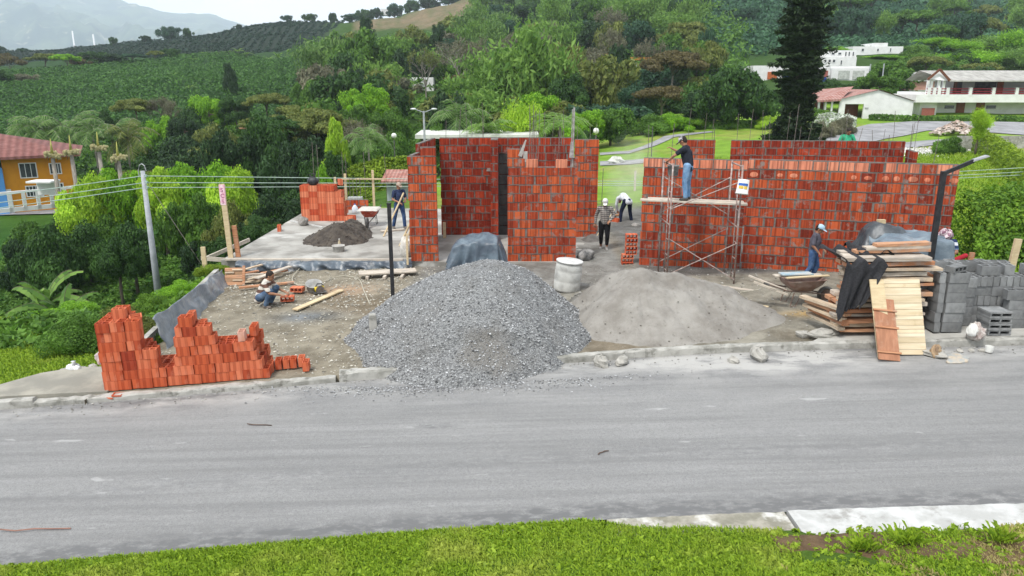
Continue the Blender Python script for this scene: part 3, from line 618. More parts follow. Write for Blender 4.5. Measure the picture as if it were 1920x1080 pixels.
c = mixc(n, ramp(n, noise(n, 9, 5, .75), .58, .72, 0, .6), c, (.12, .11, .095)); finish(n, c, .95, bump(n, noise(n, 11, 7, .75), .6, .05), 0, .15)
heap('sand_heap', 'smooth pale grey sand heap beside the gravel, in front of the scaffold', 2.85, 16.4, 1.65, 3.0, 2.2, 2.2, 1.36, m, 9, .04, .95, .42, bumps=[(4.6, 16.2, .8, .12), (2.4, 16.9, .9, .12), (5.7, 16.0, .5, .1)], stones=500, smat=M('sand_clod', (.25, .23, .2), (.14, .13, .11), 9, .95, isl=.3), ssz=(.01, .03))
m2 = M('dark_dirt', (.095, .08, .065), (.05, .042, .036), 4, .95, .9, .04)
heap('dirt_heap', 'dark brown soil heap on the concrete slab near the brick stack', -5.95, 25.3, 1.35, 1.15, 1.25, 1.9, .62, m2, 5, .05, 1.0, .22, zb=SLABZ, bumps=[(-5.75, 26.7, .5, .3), (-6.4, 25, .5, .1)], stones=900, smat=m2, ssz=(.015, .05))
heap('mortar_heap', 'small grey mortar heap at the foot of the gap wall by the leaning shovel handle', 2.75, 25.2, .45, .5, .45, .5, .3, M('wet_mortar', (.14, .13, .12), None, 6, .95, .8, .02), 6, .04, 1, .1, zb=.12)
heap('debris_heap', 'low mound of dark rubble and sticks between the drum and the sand heap', 1.75, 17.2, .5, .5, .9, .9, .34, M('rubble', (.2, .19, .17), (.1, .095, .085), 6, .95, .9, .05), 8, .04, 1, .35, stones=300, smat=M('rubble_stone', (.22, .21, .19), None, 6, isl=.4), ssz=(.02, .07))
# pebbles strewn on the plot, one uncountable scatter each
rg = np.random.RandomState(11)
def scatter(n, x0, x1, y0, y1, s0, s1, mat, label, power=2.2, name='pebbles', base=None):
    x = rg.uniform(x0, x1, n*2); y = rg.uniform(y0, y1, n*2); k = (vnoise(x, y, .7, 3) > rg.uniform(-.45, .35, n*2)) & (x > LEFT(y)+.15) & (y > road_far(x)+.25); x = x[k][:n]; y = y[k][:n]
    z = (zsite(x)+.05*vnoise(x, y, .8, 3)+.03*vnoise(x, y, 3.5, 3)) if base is None else base(x, y)
    me = stones_mesh(name, np.stack([x, y, z], -1), s0+(s1-s0)*rg.rand(len(x))**power, mat, rg, .55)
    tag(link_mesh(name, me), label, 'pebbles', kind='stuff')
scatter(5500, -8.2, -2.2, 13.3, 22, .008, .05, M('pale_pebble', (.46, .44, .38), (.26, .24, .2), 9, .9, 0, isl=.5), 'pale pebbles strewn over the dirt plot', 3)
scatter(2200, 2, 11, 14.5, 21, .008, .045, M('grey_pebble', (.36, .35, .32), (.2, .19, .17), 9, .9, 0, isl=.5), 'grey stone chips on the ground before the long wall', 3)
x = rg.uniform(-9, 12, 900); y = road_far(x)-np.abs(rg.normal(0, .28, 900))-.02; k = (np.abs(x+6) > 0)
tag(link_mesh('road_grit', stones_mesh('road_grit', np.stack([x, y, zroad(x)+.02], -1), .006+.022*rg.rand(900)**3, MATS['grey_pebble'], rg, .5)), 'fine grit lying along the kerb on the road', 'grit', kind='stuff')
x = rg.normal(-1.0, 1.6, 1600); y = 12.75-np.abs(rg.normal(0, .25, 1600))+.02*x+.06*(x+1)**2*.3
tag(link_mesh('road_grit', stones_mesh('road_grit', np.stack([x, y, zroad(x)+.03], -1), .008+.02*rg.rand(1600)**2, GRS, rg, .5)), 'loose gravel fringe at the front foot of the gravel heap', 'gravel', kind='stuff')
# individual rocks and broken concrete by the kerb
RK = M('broken_concrete', (.40, .385, .35), (.27, .26, .235), 5, .95, .7, .015)
def rock(loc, s, label, seed, mat=RK, cat='rock', group=None, sq=(1, .8, .55)):
    r = random.Random(seed); mb = MB(); mb.ell((0, 0, s*.3), (s*sq[0], s*sq[1], s*sq[2]), 9, 6, jit=.2, rnd=r)
    return tag(mb.build('rock', mat, None, loc=loc, rz=r.uniform(0, 3)), label, cat, group)
rz_ = lambda x: float(zroad(x))
rock((1.72, 13.52, rz_(1.7)+.02), .2, 'left of two pale broken concrete lumps on the road against the kerb', 1, sq=(1, .7, .6))
rock((2.12, 13.56, rz_(2.1)+.02), .2, 'right of two pale broken concrete lumps on the road against the kerb', 2, sq=(1, .55, .5))
rock((4.78, 13.62, rz_(4.8)+.02), .24, 'largest grey rubble lump on the road at the kerb before the sand', 3, RK, sq=(1, .6, .6))
rock((4.25, 13.5, rz_(4.2)), .13, 'small grey rubble lump left of the largest one at the kerb', 4, RK)
rock((8.1, 13.5, rz_(8.1)), .22, 'flat broken concrete slab piece on the road near the timber stack', 5, sq=(1.1, .7, .25))
for i, x in enumerate((8.38, 8.75, 8.98, 9.18)): rock((x-.05, 13.68, rz_(x)+.01), .07, ['first', 'second', 'third', 'last'][i]+' small pale stone in the row along the kerb left of the leaning boards', 10+i, group='small stones at the kerb')
rock((6.35, 14.45, .3), .3, 'crumbled concrete pieces at the broken pavement corner', 20, sq=(1.2, .6, .3)); rock((6.0, 14.6, .27), .16, 'lone crumb of concrete left of the broken pavement corner', 21)
mb = MB(); mb.box((0, 0, .3), (.2, .16, .75), taper=.75, rx=.05, ry=-.04); tag(mb.build('kerb_stub', KERB, None, loc=(-2.9, 14.9, .0), rz=.2, bevel=.02), 'broken upright concrete stub half buried at the left foot of the gravel heap', 'concrete stub')
mb = MB(); mb.box((0, 0, .05), (.32, .14, .1), rx=.1); tag(mb.build('concrete_offcut', DARKR, None, loc=(-2.25, 13.85, .1), rz=-.15, bevel=.01), 'dark flat block lying on the gravel near the broken kerb end', 'block')
# ------------------------------------------------------------------ loose hollow bricks
def hollow(L, W, Hh, nx, ny, t=.014, name='hollow_clay_brick', mats=None, mi=0, depth=None):
    """a block with nx by ny open cells from top to bottom"""
    mb = MB(); depth = depth or Hh
    xs = [-L/2]; cw = (L-(nx+1)*t)/nx
    for i in range(nx): xs += [xs[-1]+t, xs[-1]+t+cw]
    xs.append(L/2); ys_ = [-W/2]; cl = (W-(ny+1)*t)/ny
    for i in range(ny): ys_ += [ys_[-1]+t, ys_[-1]+t+cl]
    ys_.append(W/2); vid = {}
    def vv(i, j, z):
        k = (i, j, z)
        if k not in vid: vid[k] = len(mb.v); mb.v.append(Vector((xs[i], ys_[j], z)))
        return vid[k]
    nX, nY = len(xs), len(ys_); solid = lambda i, j: 0 <= i < nX-1 and 0 <= j < nY-1 and not (i % 2 == 1 and j % 2 == 1)
    for i in range(nX-1):
        for j in range(nY-1):
            if not solid(i, j): continue
            mb.f.append([vv(i, j, Hh), vv(i+1, j, Hh), vv(i+1, j+1, Hh), vv(i, j+1, Hh)])
            mb.f.append([vv(i, j+1, 0), vv(i+1, j+1, 0), vv(i+1, j, 0), vv(i, j, 0)])
            for di, dj, a, b in ((0, -1, (i, j), (i+1, j)), (1, 0, (i+1, j), (i+1, j+1)), (0, 1, (i+1, j+1), (i, j+1)), (-1, 0, (i, j+1), (i, j))):
                if not solid(i+di, j+dj): mb.f.append([vv(*a, 0), vv(*b, 0), vv(*b, Hh), vv(*a, Hh)])
    mb.m = [0]*len(mb.f); return mb.mesh(name, mats)
def claymat(name, a, b, c):
    m, n = newmat(name); oi = N(n, 'ShaderNodeObjectInfo'); x = N(n, 'ShaderNodeValToRGB'); n.links.new(oi.outputs['Random'], x.inputs[0])
    e = x.color_ramp.elements; e[0].position = 0; e[0].color = (*a, 1); e[1].position = 1; e[1].color = (*c, 1); q = e.new(.35); q.color = (*b, 1)
    rib = noise(n, 20, 2, .5, (1, 1, .02)); col = mixc(n, ramp(n, rib, .42, .6), x.outputs[0], mixc(n, 1, x.outputs[0], (.72, .62, .6), 'MULTIPLY'))
    col = mixc(n, ramp(n, noise(n, 5, 5, .6), .5, .8, 0, .5), col, (.6, .25, .16))
    finish(n, col, .8, bump(n, rib, .5, .006), 0, .2); MATS[name] = m; return m
CL = claymat('loose_clay', (.31, .045, .02), (.50, .10, .038), (.64, .19, .095)); CL2 = claymat('clay_tall', (.46, .07, .03), (.60, .13, .055), (.68, .24, .13))
CLP = M('pale_clay', (.62, .36, .28), (.52, .25, .17), 6, .85)
BRK = hollow(.118, .236, .18, 1, 2, mats=CL); BRKW = hollow(.118, .236, .18, 1, 2, mats=CLP, name='pale_hollow_brick')
rb = random.Random(21)
S0 = Vector((-7.42, 12.63, 0)); S1 = Vector((-4.5, 13.1, 0)); sd = (S1-S0).normalized(); sn = Vector((-sd.y, sd.x, 0)); sang = math.atan2(sd.y, sd.x)
rows = [((0, 2.93),), ((0, 2.86),), ((0, 1.0), (1.26, 2.76)), ((0, .98), (1.32, 2.72)), ((0, .74), (1.29, 2.0)), ((0, .70), (1.33, 1.92)), ((0, .70), (1.40, 1.70))]
def put_brick(s, q, z, turned, label, group, me=BRK, jit=.008, tilt=0, name='hollow_clay_brick'):
    p = S0+sd*s+sn*q; o = link_mesh(name, me, None, (p.x+rb.uniform(-jit, jit), p.y+rb.uniform(-jit, jit)*1.5, zroad(p.x)+.115+z))
    o.rotation_euler = (rb.uniform(-tilt, tilt), -.03, sang+(math.pi/2 if turned else 0)+rb.uniform(-.03, .03)); tag(o, label, 'brick', group); return o
GA = 'orange hollow bricks in the broken stack at the kerb'; nb_ = 0
for r, segs in enumerate(rows):
    for (a, b) in segs:
        left = a == 0 and (r < 2 or b < 1.1)
        for lay in range(3 if (a == 0 and b < 1.1) or r < 2 else 2):
            bb = b-(.12*lay if lay and r > 1 else 0); s = a+(0.0 if r % 2 else .0); aa_ = a+(.1*lay if a > 1 else 0)
            s = aa_
            if lay == 2 and r < 2: bb = 1.2
            while s+.11 < bb+.04:
                above = r+1 < len(rows) and any(x0 <= s+.05 and s+.3 <= x1 for x0, x1 in rows[r+1])
                if lay == 1 and above and .3 < s < b-.3: s += .245; continue       # wholly enclosed by its neighbours
                lb = 'orange hollow brick, '+['bottom', 'second', 'third', 'fourth', 'fifth', 'sixth', 'seventh'][r]+' course, '+['front', 'middle', 'rear'][lay]+' row, '+('left tower' if s < .72 else 'low saddle' if s < 1.28 else 'second tower' if s < 1.95 else 'right part')+' of the broken stack'
                if s+.245 < bb+.05 and rb.random() < .55:
                    for k in (0, 1): put_brick(s+.12, lay*.245+.062+k*.122, r*.184, True, lb, GA); nb_ += 1
                    s += .243
                else:
                    put_brick(s+.06, lay*.245+.122, r*.184, False, lb, GA); nb_ += 1; s += .123
# turn each half: bricks on top and the loose ones
for s, q, z, t, l in ((.34, .3, 7, 1, 'front of two bricks crowning the tall left tower of the broken stack'), (.36, .45, 7, 1, 'rear of two bricks crowning the tall left tower of the broken stack')):
    put_brick(s, q, z*.184, t, l, None)
o = put_brick(.62, .25, 7*.184+.0, 0, 'broken flat brick shard on top of the left tower', None, jit=0); o.scale = (1.8, 1, .18); o.rotation_euler = (.05, -.05, .5)
o = put_brick(2.46, .16, 4*.184, 0, 'single pale pink hollow brick on the right part of the broken stack', None, BRKW, name='pale_hollow_brick')
put_brick(2.62, .42, 4*.184, 0, 'dark red brick standing up behind the single pale pink brick', None)
for i in range(5): put_brick(2.62+.05*i, .62-.02*i+.1*(i % 2), (3.6-.9*i+.3)*.184 if i < 4 else .02, False, 'brick slid down at the right rear end of the broken stack', GA, tilt=.25, jit=.03)
for i in range(4): put_brick(3.02+.13*i+.012*i, .5+.01*i, 0.0, False, 'one of four bricks lined up right of the broken stack', 'four bricks lined up beside the broken stack')
put_brick(3.56, .28, 0, False, 'lone upright brick at the right end of the row by the kerb', None)
for i, (u, v, a) in enumerate(((200, 741, .4), (215, 738, -.3), (222, 747, .2), (236, 741, .9), (207, 748, 1.5))):
    p = atZ(u, v, -.2); o = link_mesh('brick_shard', BRK, None, (p.x, p.y, zroad(p.x)+.02+.03*(i % 3))); o.scale = (1.4, .8, .14); o.rotation_euler = (rb.uniform(-.1, .1), rb.uniform(-.1, .1), a); tag(o, 'flat orange brick shard lying on the road below the broken stack', 'brick shard', 'brick shards on the road')
# tall brick stack at the back left of the slab
BRK2 = hollow(.118, .33, .228, 1, 3, mats=CL2, name='tall_hollow_brick')
rb = random.Random(4); GB = 'orange bricks in the square stack on the slab'
for r in range(6):
    n_ = 5 if r < 5 else 4
    w_ = [1.72, 1.72, 1.65, 1.65, 1.62, 1.35][r]
    for lay in range(2):
        s = rb.choice([0, .12]) if r % 2 else 0
        if s: 
            o = link_mesh('hollow_clay_brick', BRK2, None, (-8.25+.06, 29.0+lay*.34+.17, SLABZ+r*.232)); tag(o, 'orange brick end-on in the '+['bottom', 'second', 'third', 'fourth', 'fifth', 'top'][r]+' course of the square stack on the slab', 'brick', GB)
        while s+.12 < w_:
            if s+.33 < w_+.03:
                for k in ((0, 1) if lay or r == 5 else (0, 1)):
                    o = link_mesh('hollow_clay_brick', BRK2, None, (-8.25+s+.165, 29.0+lay*.34+.06+k*.122+rb.uniform(-.01, .01), SLABZ+r*.232), math.pi/2+rb.uniform(-.03, .03)); tag(o, 'orange ribbed brick, '+['bottom', 'second', 'third', 'fourth', 'fifth', 'top'][r]+' course, '+('front' if lay == 0 else 'rear')+(' outer' if k == 0 else ' inner')+' row of the square stack', 'brick', GB)
                s += .335
            else:
                o = link_mesh('hollow_clay_brick', BRK2, None, (-8.25+s+.06, 29.0+lay*.34+.17, SLABZ+r*.232)); tag(o, 'orange brick end-on in the '+['bottom', 'second', 'third', 'fourth', 'fifth', 'top'][r]+' course of the square stack on the slab', 'brick', GB); s += .125
for i, (x, y, z, a, l) in enumerate(((-6.35, 28.75, SLABZ, 1.5, 'brick at the low right foot of the square stack'), (-6.3, 29.05, SLABZ, 1.4, 'brick behind the low right foot of the square stack'), (-6.7, 29.2, SLABZ+1.39, .5, 'brick lying loose on the square stack top right'), (-8.95+.45, 26.9, SLABZ, .2, 'orange brick standing alone on the left slab edge'))):
    tag(link_mesh('hollow_clay_brick', BRK2, None, (x, y, z), a), l, 'brick')
mb = MB(); r_ = random.Random(3)
mb.ell((0, 0, .16), (.22, .16, .17), 12, 8, jit=.12, rnd=r_); mb.tube([(-.05, 0, .28), (-.12, 0, .42), (.0, 0, .45)], .025, 6); mb.tube([(.05, 0, .28), (.12, 0, .44), (.03, 0, .42)], .025, 6)
tag(mb.build('plastic_bag', M('black_bag', (.02, .021, .025), (.05, .05, .055), 9, .4, .5, .02), None, True, (-7.75, 29.15, SLABZ+1.39)), 'tied black plastic bag sitting on top of the square brick stack', 'bag')
# cut bricks by the squatting man, bricks under the gap
def cutbrick(x, y, z, a, l, me=BRK2, nm='cut_brick', rx=R(90)): 
    o = link_mesh(nm, me, None, (x, y, z)); o.rotation_euler = (Matrix.Rotation(a, 3, 'Z') @ Matrix(((0, 1, 0), (0, 0, -1), (-1, 0, 0)))).to_euler(); o.location.z += .06; tag(o, l, 'brick')
p = atZ(541, 566, -.1); cutbrick(p.x, p.y, -.03, .15, 'nearer of two cut bricks by the squatting man')
p = atZ(549, 556, -.1); cutbrick(p.x+.08, p.y+.35, -.02, -.1, 'farther of two cut bricks by the squatting man')
for i in range(8):
    cutbrick(3.4 if i < 3 else 3.5, 21.62+.01*(i % 2), .125+.12*i, .03*(-1)**i, ORDS[i]+' from the bottom of the brick pile at the scaffold wall end', nm='hollow_clay_brick')
for i, (x, y) in enumerate(((2.35, 26.9), (2.75, 26.85))):
    tag(link_mesh('hollow_clay_brick', BRK2, None, (x+.2, y, .13), 1.5), ['left', 'right'][i]+' orange brick lying beyond the gap wall under the shovel handle', 'brick')
# ------------------------------------------------------------------ grey concrete blocks
BLm = M('concrete_block', (.235, .24, .24), (.15, .155, .157), 4, .9, .5, .004, isl=.28, grime=(.33, .33, .32), gs=3, gf=.45)
BK = hollow(.40, .19, .2, 2, 1, .03, 'concrete_block', BLm); BK2 = hollow(.40, .12, .2, 3, 1, .025, 'concrete_block', BLm)
rb = random.Random(9); GC = 'grey concrete blocks stacked by the kerb'
def blk(x, y, z, a=0, l='grey hollow concrete block', me=BK, g=GC, r=(0, 0)):
    o = link_mesh('concrete_block', me, None, (x+rb.uniform(-.012, .012), y+rb.uniform(-.012, .012), z)); o.rotation_euler = (r[0], r[1], a+rb.uniform(-.03, .03)); tag(o, l, 'concrete block', g); return o
bx0 = xat(1757, 14.4, .6); by = 14.38; bz = .445
for r in range(6):
    for k in range(2): blk(bx0+.3, by+.1+k*.19*1.03, bz+r*.205, 0, ['bottom', 'second', 'third', 'fourth', 'fifth', 'sixth', 'top'][r]+' layer '+'block in the front left column of the grey block stack')
    if r < 6: blk(bx0+.0-.02, by+.2+.02*r*0, bz+r*.205, math.pi/2, ['bottom', 'second', 'third', 'fourth', 'fifth', 'sixth', 'top'][r]+' layer '+'end-on block at the left side of the front block column', BK2)
    for k in range(3):
        if r < 5: blk(bx0-.16+.0*k, by+.62+.2*k, bz+r*.205, math.pi/2 if k % 2 else 0, ['bottom', 'second', 'third', 'fourth', 'fifth', 'sixth', 'top'][r]+' layer '+'block in the left rear of the grey block stack')
for r in range(5):
    for k in range(2): blk(bx0+.73, by+.52+k*.2, bz+r*.205, 0, ['bottom', 'second', 'third', 'fourth', 'fifth', 'sixth', 'top'][r]+' layer '+'block in the set back middle column of the grey block stack')
for r in range(5):
    for c in range(4):
        x = bx0+1.12+c*.41
        if r in (2, 4):
            for k in range(3): blk(x-.13+k*.13, by+.72, bz+r*.205, math.pi/2, ['bottom', 'second', 'third', 'fourth', 'fifth', 'sixth', 'top'][r]+' layer '+'block set end-on in the right part of the grey block stack', BK2)
        else:
            for k in range(2): blk(x, by+.62+k*.2, bz+r*.205, 0, ['bottom', 'second', 'third', 'fourth', 'fifth', 'sixth', 'top'][r]+' layer '+'block in the right part of the grey block stack')
for r in range(4):
    for c in range(3): blk(bx0+1.65+c*.41+(0 if r % 2 else .06), by+.3, bz+r*.205-.0, 0, ['bottom', 'second', 'third', 'fourth', 'fifth', 'sixth', 'top'][r]+' layer '+'block in the nearest right tier of the grey block stack') if r < 4 else None
for c in range(6): blk(bx0+.1+c*.33, by+1.1, bz+5*.205, 0 if c % 2 else math.pi/2, 'block on the top rear tier of the grey block stack')
for c in range(5): blk(bx0+.2+c*.41, by+1.1, bz+4*.205, 0, 'block in the top rear tier of the grey block stack')
blk(bx0+.23, by+.25, bz+6*.205, .5, 'flat block lying askew on the front left block column', BK2, None, (R(90), 0)).location.z = bz+6*.205+.06
blk(bx0+1.3, by+.7, bz+5*.205, .02, 'single block alone on top of the right block tiers', BK, None)
blk(bx0+1.75, by+.85, bz+5*.205, 1.4, 'block standing crosswise on the top of the stack, with its cells showing', BK, None)
blk(bx0+2.15, by+.72, bz+5*.205, 1.5, 'rough greenish block at the right top of the block stack', BK, None)
def slot_block(L, W, Hh):
    mb = MB(); t = .03
    mb.box((0, 0, t/2), (L, W, t)); mb.box((0, 0, Hh-t/2), (L, W, t))
    for x in (-L/2+t/2, 0, L/2-t/2): mb.box((x, 0, Hh/2), (t, W, Hh-2*t-.0001))
    mb.box((0, .02, Hh/2), (L-.01, .02, Hh-2*t)); return mb.mesh('slot_block', BLm)
SBM = slot_block(.46, .42, .12)
for i in range(4):
    o = link_mesh('concrete_block', SBM, None, (bx0+1.12+(.0 if i < 2 else -.02), by-.02, bz+i*.122+.0)); o.rotation_euler = (0, 0, rb.uniform(-.03, .03)); tag(o, ['lowest', 'second', 'third', 'topmost'][i]+' of four slab blocks laid flat with slots facing the road', 'concrete block')
# ------------------------------------------------------------------ timber stack
def plank_mesh(L, W, T, mat, seed):
    r = random.Random(seed); mb = MB(); n_ = 6
    for i in range(n_+1):
        x = -L/2+L*i/n_; w = W*(1+r.uniform(-.03, .03)); dz = r.uniform(-.004, .004)
        mb.v += [Vector((x, -w/2, -T/2+dz)), Vector((x, w/2, -T/2+dz)), Vector((x, w/2, T/2+dz)), Vector((x, -w/2, T/2+dz))]
    for i in range(n_):
        for j in range(4): mb.f.append([i*4+j, (i+1)*4+j, (i+1)*4+(j+1) % 4, i*4+(j+1) % 4]); mb.m.append(0)
    mb.f += [[3, 2, 1, 0][::-1], [n_*4+k for k in range(4)]]; mb.m += [0, 0]
    return mb.mesh('plank', mat)
def wood(name, a, b): 
    m, n = newmat(name); oi = N(n, 'ShaderNodeObjectInfo'); x = N(n, 'ShaderNodeValToRGB'); n.links.new(oi.outputs['Random'], x.inputs[0])
    e = x.color_ramp.elements; e[0].color = (*a, 1); e[1].color = (*b, 1)
    g = noise(n, 4, 6, .7, (.6, 9, 9)); col = mixc(n, ramp(n, g, .4, .65), x.outputs[0], mixc(n, 1, x.outputs[0], (.62, .55, .5), 'MULTIPLY'))
    col = mixc(n, ramp(n, noise(n, 2.5, 5, .7), .5, .68, 0, .6), col, (.30, .27, .24)); finish(n, col, .85, bump(n, g, .5, .005), 0, .2); MATS[name] = m; return m
WDP = wood('pale_timber', (.62, .50, .36), (.50, .42, .32)); WDR = wood('red_timber', (.46, .21, .11), (.56, .33, .20)); WDG = wood('grey_timber', (.46, .41, .35), (.60, .54, .46))
rb = random.Random(31); tz = .44; GT = 'rough planks in the timber stack'
x0 = xat(1563, 15.0, .8); 
for r in range(15):
    y = 14.45; z = tz+.05+r*.105; lf = [6.60, 6.52, 6.60, 6.45, 6.62, 6.55, 6.62, 6.75, 6.8, 6.72, 6.78, 6.7, 6.8, 6.62, 6.58][r]
    rt = [8.25, 8.3, 8.2, 8.3, 8.2, 8.35, 8.25, 8.4, 8.2, 8.4, 8.45, 8.3, 8.45, 8.4, 8.3][r]
    if r in (13, 14): lf, rt = [(6.62, 8.45), (6.6, 8.3)][r-13]
    for k in range(3):
        L = rt-lf+rb.uniform(-.15, .1)-.1*k; o = link_mesh('plank', plank_mesh(L, .24, .075 if (r+k) % 3 else .05, [WDP, WDR, WDG][rb.randrange(3) if k else [1, 0, 1, 2, 1, 2, 0, 1, 2, 1, 0, 2, 0, 1, 2][r]], r*3+k))
        o.location = ((lf+rt)/2+rb.uniform(-.05, .05), y+k*.27+rb.uniform(-.02, .02)+(.04 if r % 2 else 0), z); o.rotation_euler = (0, -.02+rb.uniform(-.012, .012), rb.uniform(-.04, .04))
        tag(o, ['bottom', 'second', 'third', 'fourth', 'fifth', 'sixth', 'seventh', 'eighth', 'ninth', 'tenth', 'eleventh', 'twelfth', 'third from top', 'second from top', 'top full'][r]+' layer, '+['front plank of the timber stack behind the leaning boards', 'middle plank of the timber stack', 'rear plank of the timber stack'][k], 'plank', GT)
for r in range(3):
    o = link_mesh('plank', plank_mesh(1.5-.2*r, .2, .06, [WDR, WDG, WDR][r], 80+r)); o.location = (7.65+.1*r, 14.75, tz+1.62+r*.065); o.rotation_euler = (0, -.03, .02*r); tag(o, ['lowest', 'middle', 'uppermost'][r]+' reddish plank on the very top of the timber stack', 'plank')
for r in range(5):      # cross-lying lower left ends
    o = link_mesh('plank', plank_mesh(1.15, .16, .055, WDR if r % 2 else WDP, 90+r)); o.location = (6.52-.02*r+(.08 if r % 2 else 0), 14.85, tz+.1+r*.095); o.rotation_euler = (0, 0, 1.75+.06*r); tag(o, ['lowest', 'second', 'third', 'fourth', 'highest'][r]+' short crosswise plank jutting out at the lower left of the timber stack', 'plank', 'crosswise planks at the timber stack')
# leaning boards on the road
def leanboard(name, u0, u1, vt, vb, Yb, Yt, mats, label, battens=(), T=.03, strips=0, shear=0):
    zb = rz_(8)+.02; xa, xb = xat(u0, Yb, zb), xat(u1, Yb, zb); zt = CAMZ+Yt*kv(vt); L = math.hypot(Yt-Yb, zt-zb); Wd = xb-xa
    root = empty(name, ((xa+xb)/2, Yb, zb), 0, label, 'board'); root.rotation_euler = (-math.atan2(Yt-Yb, zt-zb), shear, 0)
    if strips:
        z = 0; r = random.Random(strips); k = 0
        while z < L-.01:
            h = min(r.uniform(.07, .16), L-z); MB().box((0, r.uniform(-.003, .003), z+h/2), (Wd*(.97+.03*(z/L)), T, h-.006)).build('slat', mats[k % len(mats)], root); z += h; k += 1
        MB().box((-Wd*.3, T*.8, L/2), (.09, .03, L*.95)).build('back_rail', mats[0], root)
    else: MB().box((0, 0, L/2), (Wd, T, L)).build('board_face', mats[0], root, bevel=.003)
    for b in battens: MB().box((0, -T/2-.016, L*b), (Wd*1.12, .03, .035)).build('batten', mats[-1], root)
    return root
WY = M('new_pine', (.60, .49, .31), (.50, .39, .24), 2.5, .8, .3, .003, sc=(1, 1, 7), grime=(.25, .2, .12), gs=2.2, gf=.5)
WY2 = M('new_pine_slat', (.62, .52, .36), (.52, .42, .27), 2.5, .8, .3, .003, sc=(.5, 3, 6), grime=(.28, .2, .09), gs=1.6, gf=.55, isl=.1)
leanboard('slatted_board', 1664, 1738, 523, 655, 13.55, 14.2, [WY2, M('new_pine_pale', (.66, .57, .42), (.56, .46, .31), 3, .8, .3, .003, sc=(.5, 3, 6))], 'wide pale slatted panel leaning against the timber stack', strips=7)
leanboard('leaning_board', 1646, 1673, 524, 666, 13.4, 14.12, [WY], 'narrow pale board leaning left of the slatted panel')
leanboard('leaning_form', 1647, 1688, 560, 669, 13.25, 13.98, [M('red_form_ply', (.40, .19, .11), (.30, .14, .08), 3, .8, .3, .003, sc=(4, 4, 1), grime=(.45, .33, .24), gs=3, gf=.5), WDR], 'small reddish formwork board with three battens leaning in front of the pale boards', battens=(.12, .52, .80), shear=.1)
# ------------------------------------------------------------------ sheeting
def sheet(name, fn, nu, nv, mat, label, cat, u=(0, 1), v=(0, 1), thick=.004):
    us = np.linspace(*u, nu); vs = np.linspace(*v, nv); U, Vv = np.meshgrid(us, vs); P = fn(U, Vv)
    g = np.arange(nu*nv).reshape(nv, nu); F = np.stack([g[:-1, :-1], g[:-1, 1:], g[1:, 1:], g[1:, :-1]], -1).reshape(-1, 4)
    o = link_mesh(name, np_mesh(name, np.stack(P, -1).reshape(-1, 3), F, mat, smooth=True)); s = o.modifiers.new('thickness', 'SOLIDIFY'); s.thickness = thick
    return tag(o, label, cat)
TARP = M('blue_grey_tarp', (.10, .135, .17), (.17, .215, .25), 2, .42, .5, .02, grime=(.32, .35, .36), gs=2, gf=.35, spec=.5)
TARPD = M('dark_tarp', (.03, .035, .042), (.07, .08, .09), 3, .4, .6, .02, spec=.5)
PLAS = M('grey_plastic_film', (.15, .18, .215), (.24, .27, .30), 2.5, .38, .6, .03, grime=(.42, .42, .40), gs=2.2, gf=.5, spec=.5)
def folds(x, y, s, a): return a*(1-np.abs(vnoise(x, y, s, 2))*4)
def drape(cx, cy, w, d, zt, z0, rot, tilt=0, round_=.35, fold=.05, seed=0):
    c, s = math.cos(rot), math.sin(rot)
    def f(U, V):
        a = (U-.5)*2; b = (V-.5)*2; m = np.maximum(np.abs(a), np.abs(b)); q = np.clip((m-.5)/.5, 0, 1)       # .5..1 hangs down
        sx = np.where(m > .5, a/m*.5, a)*2; sy = np.where(m > .5, b/m*.5, b)*2
        fl = 1+.12*q+fold*1.6*q*np.abs(np.sin(np.arctan2(b, a)*7+seed))+fold*.8*q*np.sin(np.arctan2(b, a)*19+seed*2+3*q)
        lx = sx*w/2*fl; ly = sy*d/2*fl; top = zt+tilt*sx-round_*.35*(np.abs(sx)**3*.5+np.abs(sy)**3*.5)+folds(lx+seed, ly*1.3, 2.1, .09)
        z = top*(1-q)+z0*q; z = np.where(q > 0, z+.02*np.sin(np.arctan2(b, a)*17), z)
        return cx+lx*c-ly*s, cy+lx*s+ly*c, np.maximum(z, z0)
    return f
mx_ = empty('covered_mixer', (-.75, 21.6, SLABZ), 0, 'machine frame hidden under a blue grey tarp between the pier and the centre wall', 'covered machine')
xm0, xm1 = xat(846, 20.6, .8), xat(944, 20.6, .8)
sheet('tarpaulin', drape((xm0+xm1)/2-.05, 21.0, (xm1-xm0)*.86, 1.0, 1.1, .3, -.05, tilt=.08, seed=2, fold=.13, round_=.7), 60, 60, M('slate_tarp', (.055, .075, .10), (.11, .15, .185), 2, .4, .6, .03, grime=(.25, .28, .3), gs=2.5, gf=.3, spec=.5), 'blue grey tarp thrown over the machine between the brick piers', 'tarp')
mb = MB()
for dx in (-.55, .5):
    for dy in (-.95, -.2): mb.tube([(dx, dy, 0), (dx*.8, dy, .8)], .02, 6)
mb.tube([(-.45, -.95, .8), (.4, -.95, .8)], .02, 6); mb.tube([(-.45, -.2, .8), (.4, -.2, .8)], .02, 6); mb.build('machine_frame', STEEL, mx_)
mb = MB(); mb.lathe([(.1, -.3), (.25, -.25), (.33, 0), (.25, .3), (.1, .32)], (0, -.6, .5), 14); mb.build('mixer_drum', DBK, mx_, smooth=True)
